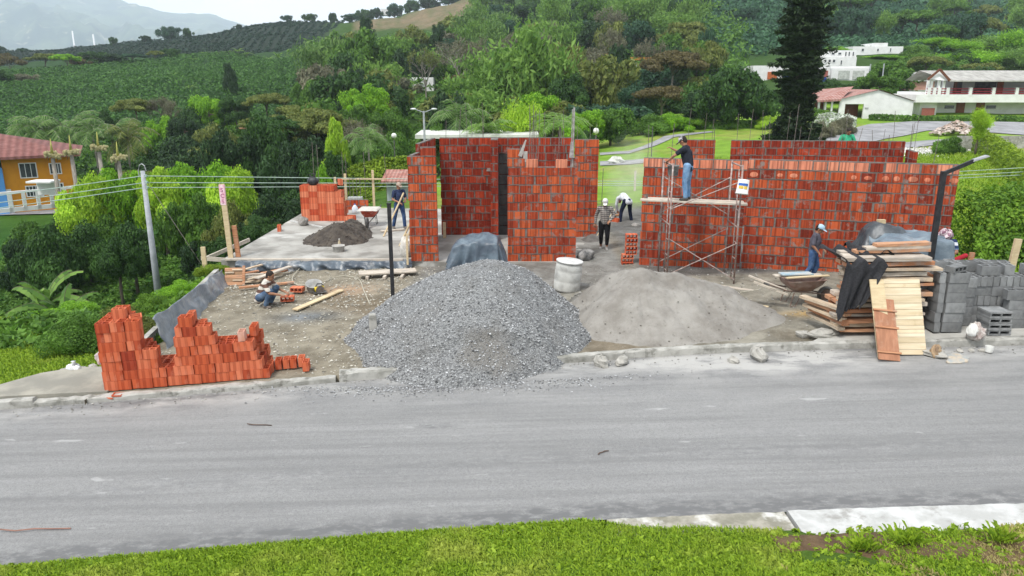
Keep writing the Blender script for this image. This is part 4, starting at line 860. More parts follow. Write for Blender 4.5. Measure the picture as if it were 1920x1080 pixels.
# big tarp over a load in front of the long wall
xa, xb = xat(1612, 17, 1), xat(1775, 17, 1)
sheet('tarpaulin', drape((xa+xb)/2-.05, 17.0, (xb-xa)*.74, 1.4, 1.9, .3, -.06, tilt=.04, seed=5, fold=.05), 80, 80, TARP, 'large blue grey tarp over a pile behind the timber stack', 'tarp')
sheet('tarpaulin', drape((xa+xb)/2-.3, 17.5, .95, .8, 2.08, 1.5, -.2, tilt=-.05, seed=8, round_=1.2, fold=.1), 50, 50, TARPD, 'dark crumpled tarp fold humped on the large tarp', 'tarp')
mb = MB(); mb.box(((xa+xb)/2+.08, 17.0, .88), ((xb-xa)*.6, 1.1, 1.2)); tag(mb.build('covered_load', M('cement_sack', (.4, .37, .32), None, 5), None), 'pile of sacks hidden beneath the large tarp', 'load')
# black shade net hanging over the left of the timber stack
def net(U, V):
    s = V*(1.72+.35*vnoise(U*9, U*0, 1, 3)); top = np.clip(s/1.0, 0, 1); x = 6.52+.62*U+.35*(1-top)+.0*U; hang = np.clip(s-.75, 0, 2)
    x = 6.80+.8*(U-.35)*(1-.35*np.clip(hang, 0, 1))-.22*np.clip(hang, 0, 1.3); y = 15.6-1.45*np.clip(s/.75, 0, 1)+.028*np.sin(U*23+1)*np.clip(hang*2, .2, 1)+.05*np.sin(U*9+V*3)*np.clip(hang*2, 0, 1)-.03*hang
    z = 1.93+.08*np.sin(U*14+V*5)*(1-np.clip(hang*3, 0, 1))-hang*1.0+.35*(U-.5)*hang; return x, y, z
NET = M('black_netting', (.012, .012, .014), (.03, .03, .034), 30, .7, .6, .01)
sheet('shade_net', net, 70, 50, NET, 'black shade net hanging off the left side of the timber stack', 'net')
def net2(U, V):
    x = 6.95+.8*U; y = 15.35-.75*V+.03*np.sin(U*20); z = 2.0+.07*np.sin(U*9+V*8)+.06*np.sin(V*17-U*4)-.05*U; return x, y, z
sheet('shade_net', net2, 50, 40, NET, 'black shade net rumpled over the top of the timber stack', 'net')
# plastic film along the left edge and the slab front
def film(U, V):
    y = 14.9+5.6*U; x = LEFT(y)+.12+.035*np.sin(U*47+V*2)*(1-V)+.22*(1-V)+.03*np.sin(U*17+V*3); top = .74-.28*U+.02*np.sin(U*25)
    return x+.02*vnoise(U*9, V*4, 4, 2), y+.05*np.sin(V*9+U*10), zsite(x)-.05+V*top*(1+.02*np.sin(U*33))
sheet('plastic_sheet', film, 110, 24, PLAS, 'grey plastic sheeting lining the low wall at the left edge of the plot', 'plastic sheet')
mb = MB(); mb.bar((-7.75, 14.8, -.1), (-8.42, 20.7, .0), .12, .45); tag(mb.build('low_wall', KERB), 'low concrete edge wall behind the grey plastic sheeting', 'wall')
def film2(U, V):
    x = -8.3+5.3*U; y = 21.98-.10*np.sin(V*3.14)-.22*(1-V)+.06*np.sin(U*38+V*7)*(1-V)+.03*np.sin(U*90); 
    z = np.where(V > .8, SLABZ+.02+.01*np.sin(U*60), -.12+.29*V/.8)+.025*np.sin(U*55)*(V < .8); return x, y+np.where(V > .8, (V-.8)*1.0, 0), z
sheet('plastic_sheet', film2, 140, 24, M('dark_plastic_film', (.05, .065, .085), (.11, .14, .17), 2.5, .35, .6, .03, grime=(.4, .4, .39), gs=3, gf=.5, spec=.5), 'dark blue plastic sheeting wrapped along the front edge of the slab', 'plastic sheet')
mb = MB(); mb.bar((-8.7, 22.1, .19), (-3.3, 22.02, .19), .1, .06); tag(mb.build('edge_board', WP), 'long pale board lying along the front slab edge', 'board')
# ------------------------------------------------------------------ boards, stakes on the left plot
def board(u0, v0, u1, v1, z, w, t, mat, label, cat='board', zz=0):
    a, b = atZ(u0, v0, z), atZ(u1, v1, z); a.z += zz+t/2; b.z += zz+t/2; mb = MB(); c = (a+b)/2; d = b-a; L = d.length
    mb.box((0, 0, 0), (L, w, t)); return tag(mb.build('board', mat, None, loc=c, rz=math.atan2(d.y, d.x), bevel=.004), label, cat)
board(553, 582, 641, 545, -.02, .17, .035, WY, 'pale new board lying alone on the dirt right of the squatting man')
board(448, 541, 552, 531, -.05, .12, .05, WDR, 'long reddish plank lying behind the squatting man')
board(673, 520, 780, 514, .0, .42, .04, WP, 'wide white board on supports at the foot of the slab', zz=.1)
for i, u in enumerate((688, 720, 752)): board(u, 524, u+6, 516, .0, .08, .08, WDG, ['left', 'middle', 'right'][i]+' short support under the wide white board', 'support')
board(1325, 535, 1413, 548, .22, .16, .05, WP, 'pale board lying on the dark ground at the foot of the scaffold')
board(545, 415, 605, 427, SLABZ, .05, .05, M('pvc', (.6, .6, .58), None, 5, .5), 'thin white pipe lying on the slab left of the dirt heap', 'pipe')
board(1418, 574, 1440, 577, .28, .2, .02, WY, 'small scrap of yellow wood between the sand heap and the wheelbarrow')
def stake(x, y, z0, z1, w, mat, label, lean=0, name='wooden_stake', t=None, mb_extra=None):
    mb = MB(); mb.bar((0, 0, 0), (lean, 0, z1-z0), w, t or w*.5, up=(0, 1, 0)); return tag(mb.build(name, mat, None, loc=(x, y, z0), bevel=.004), label, 'stake')
p = atZ(386, 515, -.15); stake(p.x, p.y, -.6, CAMZ+p.y*kv(463), .13, WY, 'short wooden stake at the left end of the crossboards')
p = atZ(434, 486, .1); px, py = p.x, p.y
st = empty('marker_stake', (px, py, -.2), 0, 'tall wooden stake wrapped in pink tape with lettering near its top', 'stake')
zt_ = CAMZ+py*kv(345)+.2
MB().bar((0, 0, 0), (-.07, 0, zt_), .15, .06, up=(0, 1, 0)).build('stake_post', WY, st)
PK = M('pink_tape', (.72, .32, .42), (.78, .62, .66), 9, .6)
zp0 = CAMZ+py*kv(384)+.2
tp = MB().bar((-.066, 0, zp0), (-.07, 0, zt_-.02), .165, .075, up=(0, 1, 0)).build('pink_tape', PK, st)
PKD = M('tape_ink', (.42, .10, .24), None, 9, .7)
for i, ch_ in enumerate('SCS'):
    fc = bpy.data.curves.new('lettering', 'FONT'); fc.body = ch_; fc.size = .17; fc.extrude = .002; fc.align_x = 'CENTER'; fc.align_y = 'CENTER'; fc.materials.append(PKD)
    fo = bpy.data.objects.new('lettering', fc); COL.objects.link(fo); me_ = bpy.data.meshes.new_from_object(fo.evaluated_get(bpy.context.evaluated_depsgraph_get())); bpy.data.objects.remove(fo)
    lo = link_mesh('lettering', me_, tp, (-.068, -.042, zp0+.10+(zt_-zp0-.25)*(i/2.2))); lo.rotation_euler = (R(90), 0, 0)
p2 = atZ(440, 486, .1); stake(px+.2, py+.1, -.2, CAMZ+py*kv(424), .14, WDR, 'dark reddish board tied to the foot of the tall marked stake', lean=-.06)
mb = MB(); a = atY(377, 484, py-.1); b = atY(466, 491, py-.1); mb.bar(a, b, .04, .13); tag(mb.build('cross_board', WP), 'horizontal weathered crossboard nailed over the stakes at the plot corner', 'board')
mb = MB(); a = atY(383, 486, py); b = Vector((-8.7, 24.3, .35)); mb.bar(a, b, .05, .12); tag(mb.build('cross_board', WP), 'pale board running back from the crossboard to the slab', 'board')
# leaning formwork panel and scrap lumber
fp = empty('formwork_panel', tuple(atZ(439, 535, -.15)), 0, 'square brown formwork panel of mismatched boards leaning below the crossboard', 'panel'); fp.rotation_euler = (-.35, 0, 0.05)
for i in range(5):
    z = .05+i*.1; MB().box((0, rndw.uniform(-.008, .008), z), (.52, .03, .095)).build('panel_board', [WDR, M('brown_form', (.36, .22, .13), (.27, .16, .09), 3, .85)][i % 2], fp)
for i, (x, z, l) in enumerate(((-.12, .36, .25), (.1, .44, .3), (.12, .14, .3))): MB().box((x, -.03, z), (l, .03, .04)).build('cleat', WDP, fp)
MB().box((.27, -.02, .27), (.07, .05, .56)).build('side_rail', WDR, fp)
rb = random.Random(8)
for i in range(11):
    c = atZ(rb.uniform(462, 515), rb.uniform(507, 528), -.05); o = link_mesh('scrap_board', plank_mesh(rb.uniform(.45, .95), .1, .035, [WDP, WDR, WDG][i % 3], 200+i), None, (c.x, c.y, -.08+.035*(i % 5)+.03)); o.rotation_euler = (rb.uniform(-.08, .08), rb.uniform(-.08, .08), rb.uniform(-.2, 1.0)); tag(o, 'short scrap of lumber in the heap beside the formwork panel', 'board', 'scrap lumber by the formwork panel')
board(482, 531, 545, 508, -.05, .16, .04, WP, 'longest pale scrap board lying across the lumber heap', zz=.12)
# ------------------------------------------------------------------ wheelbarrows
def wheelbarrow(loc, rz, traym, label, rust=STEEL):
    root = empty('wheelbarrow', loc, rz, label, 'wheelbarrow')
    # local +x = towards the wheel
    top = [(-.42, -.34), (.52, -.26), (.52, .26), (-.42, .34)]; bot = [(-.2, -.2), (.22, -.16), (.22, .16), (-.2, .2)]; mb = MB(); rings = []
    def ring(poly, z, k):
        b = len(mb.v); out = []
        for i in range(4):
            p = Vector(poly[i]); q = Vector(poly[(i+1) % 4])
            for t in np.linspace(.08, .92, 5): out.append(p.lerp(q, t))
        for p in out: mb.v.append(Vector((p.x*k, p.y*k, z)))
        return list(range(b, b+20))
    R1 = [ring(bot, .34, 1), ring([Vector(b_).lerp(Vector(t_), .75) for b_, t_ in zip(bot, top)], .5, 1), ring(top, .62, 1), ring(top, .63, 1.04), ring(top, .61, 1.0), ring([Vector(b_).lerp(Vector(t_), .7) for b_, t_ in zip(bot, top)], .5, .97), ring(bot, .36, .97)]
    for a_, b_ in zip(R1, R1[1:]):
        for i in range(20): mb.f.append([a_[i], a_[(i+1) % 20], b_[(i+1) % 20], b_[i]]); mb.m.append(0)
    mb.f += [R1[0][::-1], R1[-1]]; mb.m += [0, 0]; mb.build('tray', traym, root, smooth=True)
    for s in (-1, 1):
        MB().tube([(-1.05, s*.3, .62), (-.45, s*.25, .4), (.2, s*.16, .31), (.72, s*.05, .2)], .018, 6).build('handle_bar', rust, root)
        MB().tube([(-.25, s*.22, .34), (-.33, s*.24, .02), (-.2, s*.22, .0), (-.05, s*.2, .32)], .014, 6).build('leg', rust, root)
    MB().tube([(-1.05, .3, .62), (-.92, .3, .57)], .024, 7).build('grip', DBK, root); MB().tube([(-1.05, -.3, .62), (-.92, -.3, .57)], .024, 7).build('grip', DBK, root)
    w = empty('wheel', (.66, 0, .2)); w.parent = root; w.rotation_euler = (R(90), 0, 0)
    pr = [(.14, -.03), (.17, -.045), (.2, -.035), (.21, 0), (.2, .035), (.17, .045), (.14, .03)]
    mb = MB(); n_ = 22
    for k in range(n_):
        for r_, z in pr: mb.v.append(Vector((r_*math.cos(6.2832*k/n_), r_*math.sin(6.2832*k/n_), z)))
    for k in range(n_):
        for j in range(7): mb.f.append([k*7+j, ((k+1) % n_)*7+j, ((k+1) % n_)*7+(j+1) % 7, k*7+(j+1) % 7]); mb.m.append(0)
    mb.build('tyre', DBK, w, smooth=True); mb = MB(); mb.lathe([(.02, -.05), (.04, -.04), (.14, -.02), (.14, .02), (.04, .04), (.02, .05)], n=14); mb.build('rim', rust, w)
    return root
RUST = M('muddy_tray', (.36, .27, .235), (.26, .16, .13), 5, .75, .4, .005, grime=(.42, .38, .34), gs=3, gf=.6)
wz = .29; wx = xat(1505, 17.0, wz)
wheelbarrow((wx-.12, 16.95, wz), .12, RUST, 'rusty mud-caked wheelbarrow with boards across it in front of the long wall', M('rusty_bar', (.2, .14, .11), (.1, .07, .06), 9, .8))
for i, (dx, dy, l, w_, a, mt, lb) in enumerate(((.0, .12, 1.15, .2, .05, WP, 'long pale board nearest the wall lying across the rusty wheelbarrow'), (.12, -.16, 1.1, .09, .22, WY, 'narrow pale lath at the front across the rusty wheelbarrow'), (-.1, .0, .75, .26, .1, M('painted_board', (.25, .38, .45), (.42, .42, .4), 5, .8), 'short board with blue paint on top of the rusty wheelbarrow'))):
    mb = MB(); mb.box((0, 0, 0), (l, w_, .03)); tag(mb.build('board', mt, None, loc=(wx-.15+dx, 16.95+dy, wz+.665+.035*i), rz=a, bevel=.004), lb, 'board')
mb = MB(); mb.box((0, 0, 0), (.9, .09, .035), ry=.32); tag(mb.build('board', WP, None, loc=(wx-.95, 16.8, wz+.55), rz=-.3), 'upper pale lath sloping off the left of the rusty wheelbarrow', 'board')
mb = MB(); mb.box((0, 0, 0), (.8, .08, .035), ry=.3); tag(mb.build('board', WP, None, loc=(wx-.9, 16.7, wz+.45), rz=-.35), 'lower pale lath sloping off the left of the rusty wheelbarrow', 'board')
p = atZ(692, 424, SLABZ)
wheelbarrow((p.x, p.y+.2, SLABZ), R(-88), M('red_tray', (.52, .08, .03), (.42, .06, .03), 5, .6, grime=(.5, .45, .4), gs=4, gf=.4), 'red wheelbarrow full of pale mortar seen from its wheel end', DBK)
mb = MB(); mb.box((0, 0, 0), (.8, .95, .05), taper=.85); tag(mb.build('mortar_load', M('pale_mortar2', (.55, .53, .48), (.45, .43, .39), 7, .9, .6, .02), None, loc=(p.x, p.y+.15, SLABZ+.64), bevel=.02), 'pale wet mortar filling the red wheelbarrow to the brim', 'mortar')
# ------------------------------------------------------------------ small things
YEL = M('yellow_tool', (.72, .55, .03), (.6, .45, .03), 8, .5)
p = atZ(599, 549, -.04); saw = empty('circular_saw', (p.x, p.y, -.03), .5, 'yellow and black circular saw lying on the dirt', 'power tool')
MB().tube([(-.12, 0, .1), (.12, 0, .12)], [.07, .06], 12).build('motor_body', YEL, saw, smooth=True)
MB().lathe([(.02, -.006), (.11, -.004), (.11, .004), (.02, .006)], n=20, M=Matrix.Rotation(R(90), 3, 'X')).build('blade', STEEL, saw).location = (0, -.1, .1)
MB().tube([(-.1, 0, .15), (-.04, 0, .24), (.08, 0, .23), (.12, 0, .15)], .02, 7).build('handle', DBK, saw); MB().box((0, -.04, .02), (.34, .2, .02)).build('base_plate', DBK, saw)
p = atZ(637, 466, SLABZ); bt = empty('bottle', (p.x, p.y, SLABZ), 0, 'brown plastic bottle standing at the front of the dark dirt heap', 'bottle')
MB().lathe([(.04, 0), (.05, .01), (.05, .18), (.02, .26), (.018, .3)], n=12).build('bottle_body', M('bottle_plastic', (.5, .42, .28), None, 6, .4), bt, smooth=True); MB().lathe([(.022, 0), (.022, .03)], (0, 0, .295), 10).build('bottle_cap', WPL, bt)
p = atZ(666, 400, SLABZ); bt = empty('bottle', (p.x, p.y, SLABZ), 0, 'white and blue jug standing left of the red wheelbarrow', 'bottle')
MB().lathe([(.11, 0), (.13, .02), (.13, .22), (.05, .34), (.03, .36)], n=14).build('bottle_body', M('jug_plastic', (.55, .62, .7), (.7, .7, .7), 5, .4), bt, smooth=True); MB().lathe([(.035, 0), (.035, .04)], (0, 0, .36), 10).build('bottle_cap', M('jug_cap', (.1, .2, .5), None), bt)
def sack(loc, r, label, mat, seed, cat='sack', name='cloth_sack', tie=True):
    q = random.Random(seed); mb = MB(); mb.ell((0, 0, r[2]*.8), r, 30, 20)
    A_ = np.array([tuple(v_) for v_ in mb.v]); k_ = 1/max(r); f_ = 1+.55*vnoise(A_[:, 0]*k_+seed*5, (A_[:, 1]+A_[:, 2]*.7)*k_, 2.2, 3)-.22*np.abs(np.sin(4.5*np.arctan2(A_[:, 1], A_[:, 0])+seed+A_[:, 2]*k_*3))
    mb.v = [Vector((v_.x*f, v_.y*f, max(0, v_.z*(.5+.5*f)))) for v_, f in zip(mb.v, f_)]
    if tie: mb.lathe([(r[0]*.45, 0), (r[0]*.14, r[2]*.25), (r[0]*.3, r[2]*.5)], (0, 0, r[2]*1.6), 9)
    o = mb.build(name, mat, None, True, loc, q.uniform(0, 3)); return tag(o, label, cat)
WS = M('white_sack', (.62, .60, .55), (.45, .43, .39), 5, .85, .7, .02)
p = atZ(762, 482, SLABZ); sack((p.x, p.y+.15, SLABZ-.02), (.24, .3, .4), 'white woven sack slumped against the left side of the narrow pier', WS, 1, tie=False)
p = atZ(141, 700, -.2); sack((p.x, p.y, Hs(p.x, p.y)-.02), (.16, .12, .12), 'small white plastic bag on the ground below the left bush', M('white_bag', (.68, .7, .7), (.5, .52, .53), 8, .5, .6, .02), 2, 'bag', 'plastic_bag')
for i, (u, v) in enumerate(((122, 703), (158, 702), (176, 697))): p = atZ(u, v, -.25); rock((p.x, p.y, Hs(p.x, p.y)), .1, ['left', 'middle', 'right'][i]+' stone beside the small white bag below the left bush', 40+i)
p = atZ(186, 660, -.1); sack((-7.55, 12.95, .3), (.12, .09, .15), 'pinkish white cloth bundle hanging at the left side of the broken brick stack', M('pink_cloth', (.6, .46, .42), (.45, .4, .42), 8, .85, .6, .02), 4, 'cloth', 'cloth_bundle')
stake(-7.58, 12.97, -.2, .42, .04, WDG, 'thin stick holding up the cloth bundle left of the brick stack')
p = atZ(1828, 637, .42); sack((p.x, 14.0, .42), (.2, .15, .2), 'bundle of rags and a white bag on the kerb among the grey blocks', M('rags', (.35, .28, .26), (.6, .56, .52), 9, .9, .8, .03), 5, 'rags', 'rag_bundle', tie=False); sack((p.x-.12, 13.92, .52), (.11, .09, .15), 'white plastic bag on the rag bundle by the blocks', WPL, 6, 'bag', 'plastic_bag', tie=False)
p = atZ(1745, 665, .2); sack((p.x-.05, 13.5, .22), (.2, .1, .16), 'brown crumpled cardboard scraps at the foot of the leaning panel', M('cardboard', (.4, .28, .17), (.22, .15, .1), 6, .9, .8, .03), 7, 'cardboard', 'cardboard_scrap', tie=False)
o = sack((p.x+.25, 13.3, .24), (.38, .22, .05), 'flattened dirty cloth lying on the road by the leaning panel', M('dirty_cloth', (.5, .42, .32), (.34, .36, .36), 9, .9, .8, .03), 8, 'cloth', 'flat_cloth', tie=False)
mb = MB(); mb.lathe([(.06, 0), (.07, .01), (.075, .12), (.07, .12), (.06, .01)], n=14); tag(mb.build('plastic_cup', WPL, None, loc=(xat(1851, 13.65, .3), 13.6, .3)), 'small clear plastic cup standing at the kerb below the blocks', 'cup')
p = atZ(1098, 487, .12); sack((p.x, p.y, .1), (.42, .3, .2), 'grey cement bag and black cloth lying right of the centre wall', M('cement_bag', (.26, .25, .24), (.06, .06, .06), 4, .9, .8, .04), 9, 'sack', tie=False)
p = atZ(577, 417, SLABZ); sack((p.x, p.y-.6, SLABZ-.02), (.28, .2, .2), 'grey crumpled sack at the left foot of the square brick stack', M('grey_sack', (.3, .28, .26), (.2, .19, .17), 6, .9, .8, .03), 10, tie=False)
mb = MB(); mb.tube([(0, 0, 0), (.75, .6, .95)], .016, 6); mb.box((0, 0, 0), (.2, .24, .02), rz=.5); tag(mb.build('shovel', WY, None, loc=(2.82, 25.1, .2)), 'long wooden shovel handle leaning over the small mortar heap in the gap', 'shovel')
for i, (x, y, dx, z1, lb) in enumerate(((-3.72, 24.2, .55, 1.15, 'left pole leaning on the narrow pier'), (-3.45, 23.2, .35, 1.1, 'right pole leaning on the narrow pier'))):
    mb = MB(); mb.tube([(0, 0, 0), (dx, .2, z1)], .035, 7); tag(mb.build('wooden_pole', WY, None, loc=(x, y, SLABZ)), lb, 'pole')
mb = MB(); mb.box((0, 0, 0), (.9, .2, .04)); tag(mb.build('board', WP, None, loc=(-4.35, 26.9, SLABZ+.03), rz=.5), 'pale plank on the slab at the feet of the man in the navy polo', 'board')
stake(-3.12, 21.75, .1, 1.05, .06, WY, 'short wooden stake upright at the foot of the narrow pier')
mb = MB(); mb.box((0, 0, 0), (.1, .1, .55)); tag(mb.build('wooden_block', WY, None, loc=(-2.35, 25.6, SLABZ+.28)), 'short yellow stake standing inside the room behind the covered machine', 'stake')
stake(11.3, 18.0, .35, 1.3, .12, WDR, 'reddish wooden stake beside the man in the striped shirt', lean=.05)
stake(12.05, 17.6, .35, 1.72, .16, WY, 'tall pale wooden stake in front of the right hedge', lean=.1)
stake(9.35, 18.7, .3, 2.0, .2, WY, 'pale board standing upright behind the large tarp')
# rope, hoses, cables
CORD = M('white_cord', (.5, .47, .38), None, 9, .7); DC = M('dark_cable', (.04, .04, .045), None, 9, .6)
def cord(pts, r, mat, label, z=None, name='cable'):
    P_ = [atZ(u, v, z if z is not None else zz) + Vector((0, 0, r)) for u, v, zz in [(q+(0,))[:3] if z is not None else q for q in pts]]
    Q = []
    for i in range(len(P_)-1):
        a, b, c, d = P_[max(i-1, 0)], P_[i], P_[i+1], P_[min(i+2, len(P_)-1)]
        for t in np.linspace(0, 1, 6, endpoint=False): Q.append(.5*((2*b)+(c-a)*t+(2*a-5*b+4*c-d)*t*t+(3*b-a-3*c+d)*t**3))
    Q.append(P_[-1]); return tag(MB().tube(Q, r, 5).build(name, mat), label, 'cable')
cord([(565, 490, .18), (563, 502, -.03), (548, 522, -.03), (560, 535, -.03), (600, 530, -.03), (640, 518, -.03), (672, 524, -.02), (682, 545, -.02), (693, 570, -.02)], .012, CORD, 'pale extension cord winding over the dirt right of the saw')
cord([(1150, 458, .14), (1165, 480, .14), (1178, 500, .14), (1205, 520, .2)], .012, DC, 'thin dark cable on the concrete in the gap between the walls')
cord([(1320, 537, .26), (1325, 553, .26), (1390, 549, .26), (1440, 541, .26), (1470, 545, .27)], .014, CORD, 'pale hose lying on the ground between the scaffold and the wheelbarrow')
# fence of thin timber at the back of the slab
for i, (u, l) in enumerate(((700, 'tallest thin yellow post at the back edge of the slab'), (648, 'shorter pale post behind the square brick stack'), (629, 'leftmost pale post behind the square brick stack'))):
    x = xat(u, 32.6, 1); stake(x, 32.6, -.2, 1.75-.15*i, .1, WY, l)
mb = MB(); mb.bar((xat(640, 32.5, 1.4), 32.5, 1.38), (xat(725, 32.5, 1.4), 32.5, 1.38), .04, .06); tag(mb.build('rail', WY), 'thin horizontal rail nailed to the posts behind the square brick stack', 'rail')
for i, (u, Yb, zt1) in enumerate(((643, 32.9, 2.5), (650, 32.9, 2.4), (684, 32.9, 2.5), (724, 33.2, 2.4), (590, 30.4, 3.1), (599, 30.4, 3.0), (1127, 27.2, 2.4))):
    x = xat(u, Yb, 1); tag(MB().tube([(0, 0, 0), (.02, 0, zt1/2), (rndw.uniform(-.04, .04), 0, zt1)], .012, 5).build('rebar', STEEL, None, loc=(x, Yb, 0)), 'single upright rebar at the back of the slab', 'rebar', 'lone rebars at the back of the slab')
# low wall and footing at the back of the slab
brick_wall('low red brick course along the back edge of the slab', (xat(648, 31.8, .4), 31.8), (xat(690, 31.8, .4), 31.8), SLABZ-.1, .52, seed=40)
mb = MB(); mb.box((0, 0, .1), (.6, .3, .2))
ft = tag(mb.build('column_footing', M('footing_concrete', (.45, .48, .46), None, 6), None, loc=(xat(665, 32, .6), 32.15, .45)), 'small pale concrete footing with upright bars behind the red wheelbarrow', 'footing')
for i in range(4): MB().tube([(-.22+.15*i, 0, .1), (-.22+.15*i, 0, 1.0)], .012, 5).build('rebar', STEEL, ft)
# red brick platform under the green shirt man
mb = MB(); mb.box((0, 0, 0), (1.8, .5, .06)); mb.box((-.8, 0, -.95), (.1, .4, 1.85)); mb.box((.8, 0, -.95), (.1, .4, 1.85))
tag(mb.build('trestle', WP, None, loc=(xat(1587, 27.8, 3), 27.75, 2.08)), 'wooden trestle behind the long back wall carrying the man in green', 'trestle')

# litter on the road
for i, (u, v, L, a, lb) in enumerate(((485, 786, .42, -.1, 'thin dark twig lying on the road below the broken brick stack'), (1130, 855, .2, .6, 'short brown stick on the road below the gravel heap'), (60, 972, .9, .04, 'long faint reddish stick at the left end of the road'))):
    p = atZ(u, v, zroad(0)+.02); q = random.Random(i); pts = [(L*(k/4-.5), q.uniform(-.02, .02), .012+q.uniform(0, .006)) for k in range(5)]
    tag(MB().tube(pts, .009, 5).build('stick', M('twig', (.12, .08, .06), (.07, .05, .04), 9, .9) if i < 2 else M('red_stick', (.30, .16, .12), None, 6), None, loc=(p.x, p.y, float(zroad(p.x))+.03), rz=a), lb, 'stick')
# ------------------------------------------------------------------ people
def vox(mb, size, mat, name, parent, it=3):
    me = mb.mesh('tmp', mat); o = bpy.data.objects.new('tmp', me); COL.objects.link(o)
    r = o.modifiers.new('r', 'REMESH'); r.mode = 'VOXEL'; r.voxel_size = size; r.use_smooth_shade = True
    s = o.modifiers.new('s', 'SMOOTH'); s.factor = .5; s.iterations = it
    dg = bpy.context.evaluated_depsgraph_get(); m2 = bpy.data.meshes.new_from_object(o.evaluated_get(dg)); bpy.data.objects.remove(o); bpy.data.meshes.remove(me)
    if not m2.materials: m2.materials.append(mat)
    m2.name = name; return link_mesh(name, m2, parent)
def cap(mb, a, ra, b, rb_, sq=1):
    a, b = Vector(a), Vector(b); n_ = 5; mb.tube([a.lerp(b, t) for t in np.linspace(0, 1, n_)], [ra+(rb_-ra)*t for t in np.linspace(0, 1, n_)], 12)
    mb.ell(a, (ra*.98,)*3, 12, 8); mb.ell(b, (rb_*.98,)*3, 12, 8)
STD = dict(pel=(0, 0, .93), che=(.01, 0, 1.24), nek=(.0, 0, 1.42), hed=(.03, 0, 1.575), look=(1, 0, -.15),
    shL=(0, .185, 1.38), elL=(-.03, .25, 1.1), wrL=(.06, .25, .86), shR=(0, -.185, 1.38), elR=(-.03, -.25, 1.1), wrR=(.06, -.25, .86),
    hiL=(0, .09, .90), knL=(.03, .1, .49), anL=(-.02, .11, .08), hiR=(0, -.09, .90), knR=(.03, -.1, .49), anR=(-.02, -.11, .08), tL=(1, .15), tR=(1, -.15))
SKIN = M('skin', (.34, .17, .10), (.27, .13, .075), 12, .6, .2, .002, spec=.4); HAIR = M('hair', (.012, .009, .007), (.03, .022, .018), 30, .8, .6, .004)
EYE = M('eye_dark', (.02, .015, .012), None, 9, .3)
def cloth(name, fn):
    m, n = newmat(name); c = fn(n); w = noise(n, 9, 4, .6)
    c = mixc(n, ramp(n, w, .35, .7), c, mixc(n, 1, c, (.72, .72, .74), 'MULTIPLY')); finish(n, c, .9, bump(n, noise(n, 14, 5, .65), .9, .02), 0, .15); return m
def flat(c, c2=None): return lambda n: mixc(n, ramp(n, noise(n, 6, 4), .4, .65), c, c2 or tuple(x*.8 for x in c))
def stripes(cols, period, axis=2, off=0.):
    def f(n):
        t = N(n, 'ShaderNodeTexCoord'); s = N(n, 'ShaderNodeSeparateXYZ'); n.links.new(t.outputs['Object'], s.inputs[0])
        a = N(n, 'ShaderNodeMath', operation='MULTIPLY_ADD'); a.inputs[1].default_value = 1/period; a.inputs[2].default_value = off; n.links.new(s.outputs[axis], a.inputs[0])
        fr = N(n, 'ShaderNodeMath', operation='FRACT'); n.links.new(a.outputs[0], fr.inputs[0]); r = N(n, 'ShaderNodeValToRGB'); r.color_ramp.interpolation = 'CONSTANT'; n.links.new(fr.outputs[0], r.inputs[0])
        e = r.color_ramp.elements; e[0].color = (*cols[0], 1); e[0].position = 0; e[1].position = 1/len(cols); e[1].color = (*cols[1], 1)
        for i in range(2, len(cols)): q = e.new(i/len(cols)); q.color = (*cols[i], 1)
        return r.outputs[0]
    return f
def checks(n):
    a = stripes([(.6, .58, .55), (.6, .58, .55), (.12, .11, .12)], .06)(n); b = stripes([(.75, .73, .7), (.75, .73, .7), (.3, .28, .28)], .05, 1)(n); return mixc(n, 1, a, b, 'MULTIPLY')
def hand(mb, w, d, grip=.5, side=1):
    """palm and five bent fingers from wrist w towards d"""
    d = Vector(d).normalized(); up = Vector((0, 0, 1)) if abs(d.z) < .8 else Vector((1, 0, 0)); sx = d.cross(up).normalized(); nm = sx.cross(d).normalized(); w = Vector(w)
    for k in (-1, 0, 1): cap(mb, w+sx*k*.012, .02, w+d*.075+sx*k*.022, .0155)
    for i, (o, L) in enumerate(((-.034, .06), (-.012, .075), (.011, .07), (.033, .055))):
        b = w+d*.085+sx*o; e1 = b+(d*math.cos(grip)-nm*math.sin(grip)).normalized()*L*.55; e2 = e1+(d*math.cos(grip*2.2)-nm*math.sin(grip*2.2)).normalized()*L*.5
        cap(mb, b, .0105, e1, .0095); cap(mb, e1, .0095, e2, .008)
    b = w+d*.025-sx*.03*side; e1 = b+(d*.6-sx*.7*side).normalized()*.035; e2 = e1+(d*.95-nm*.3).normalized()*.032; cap(mb, b, .013, e1, .0115); cap(mb, e1, .0115, e2, .009)
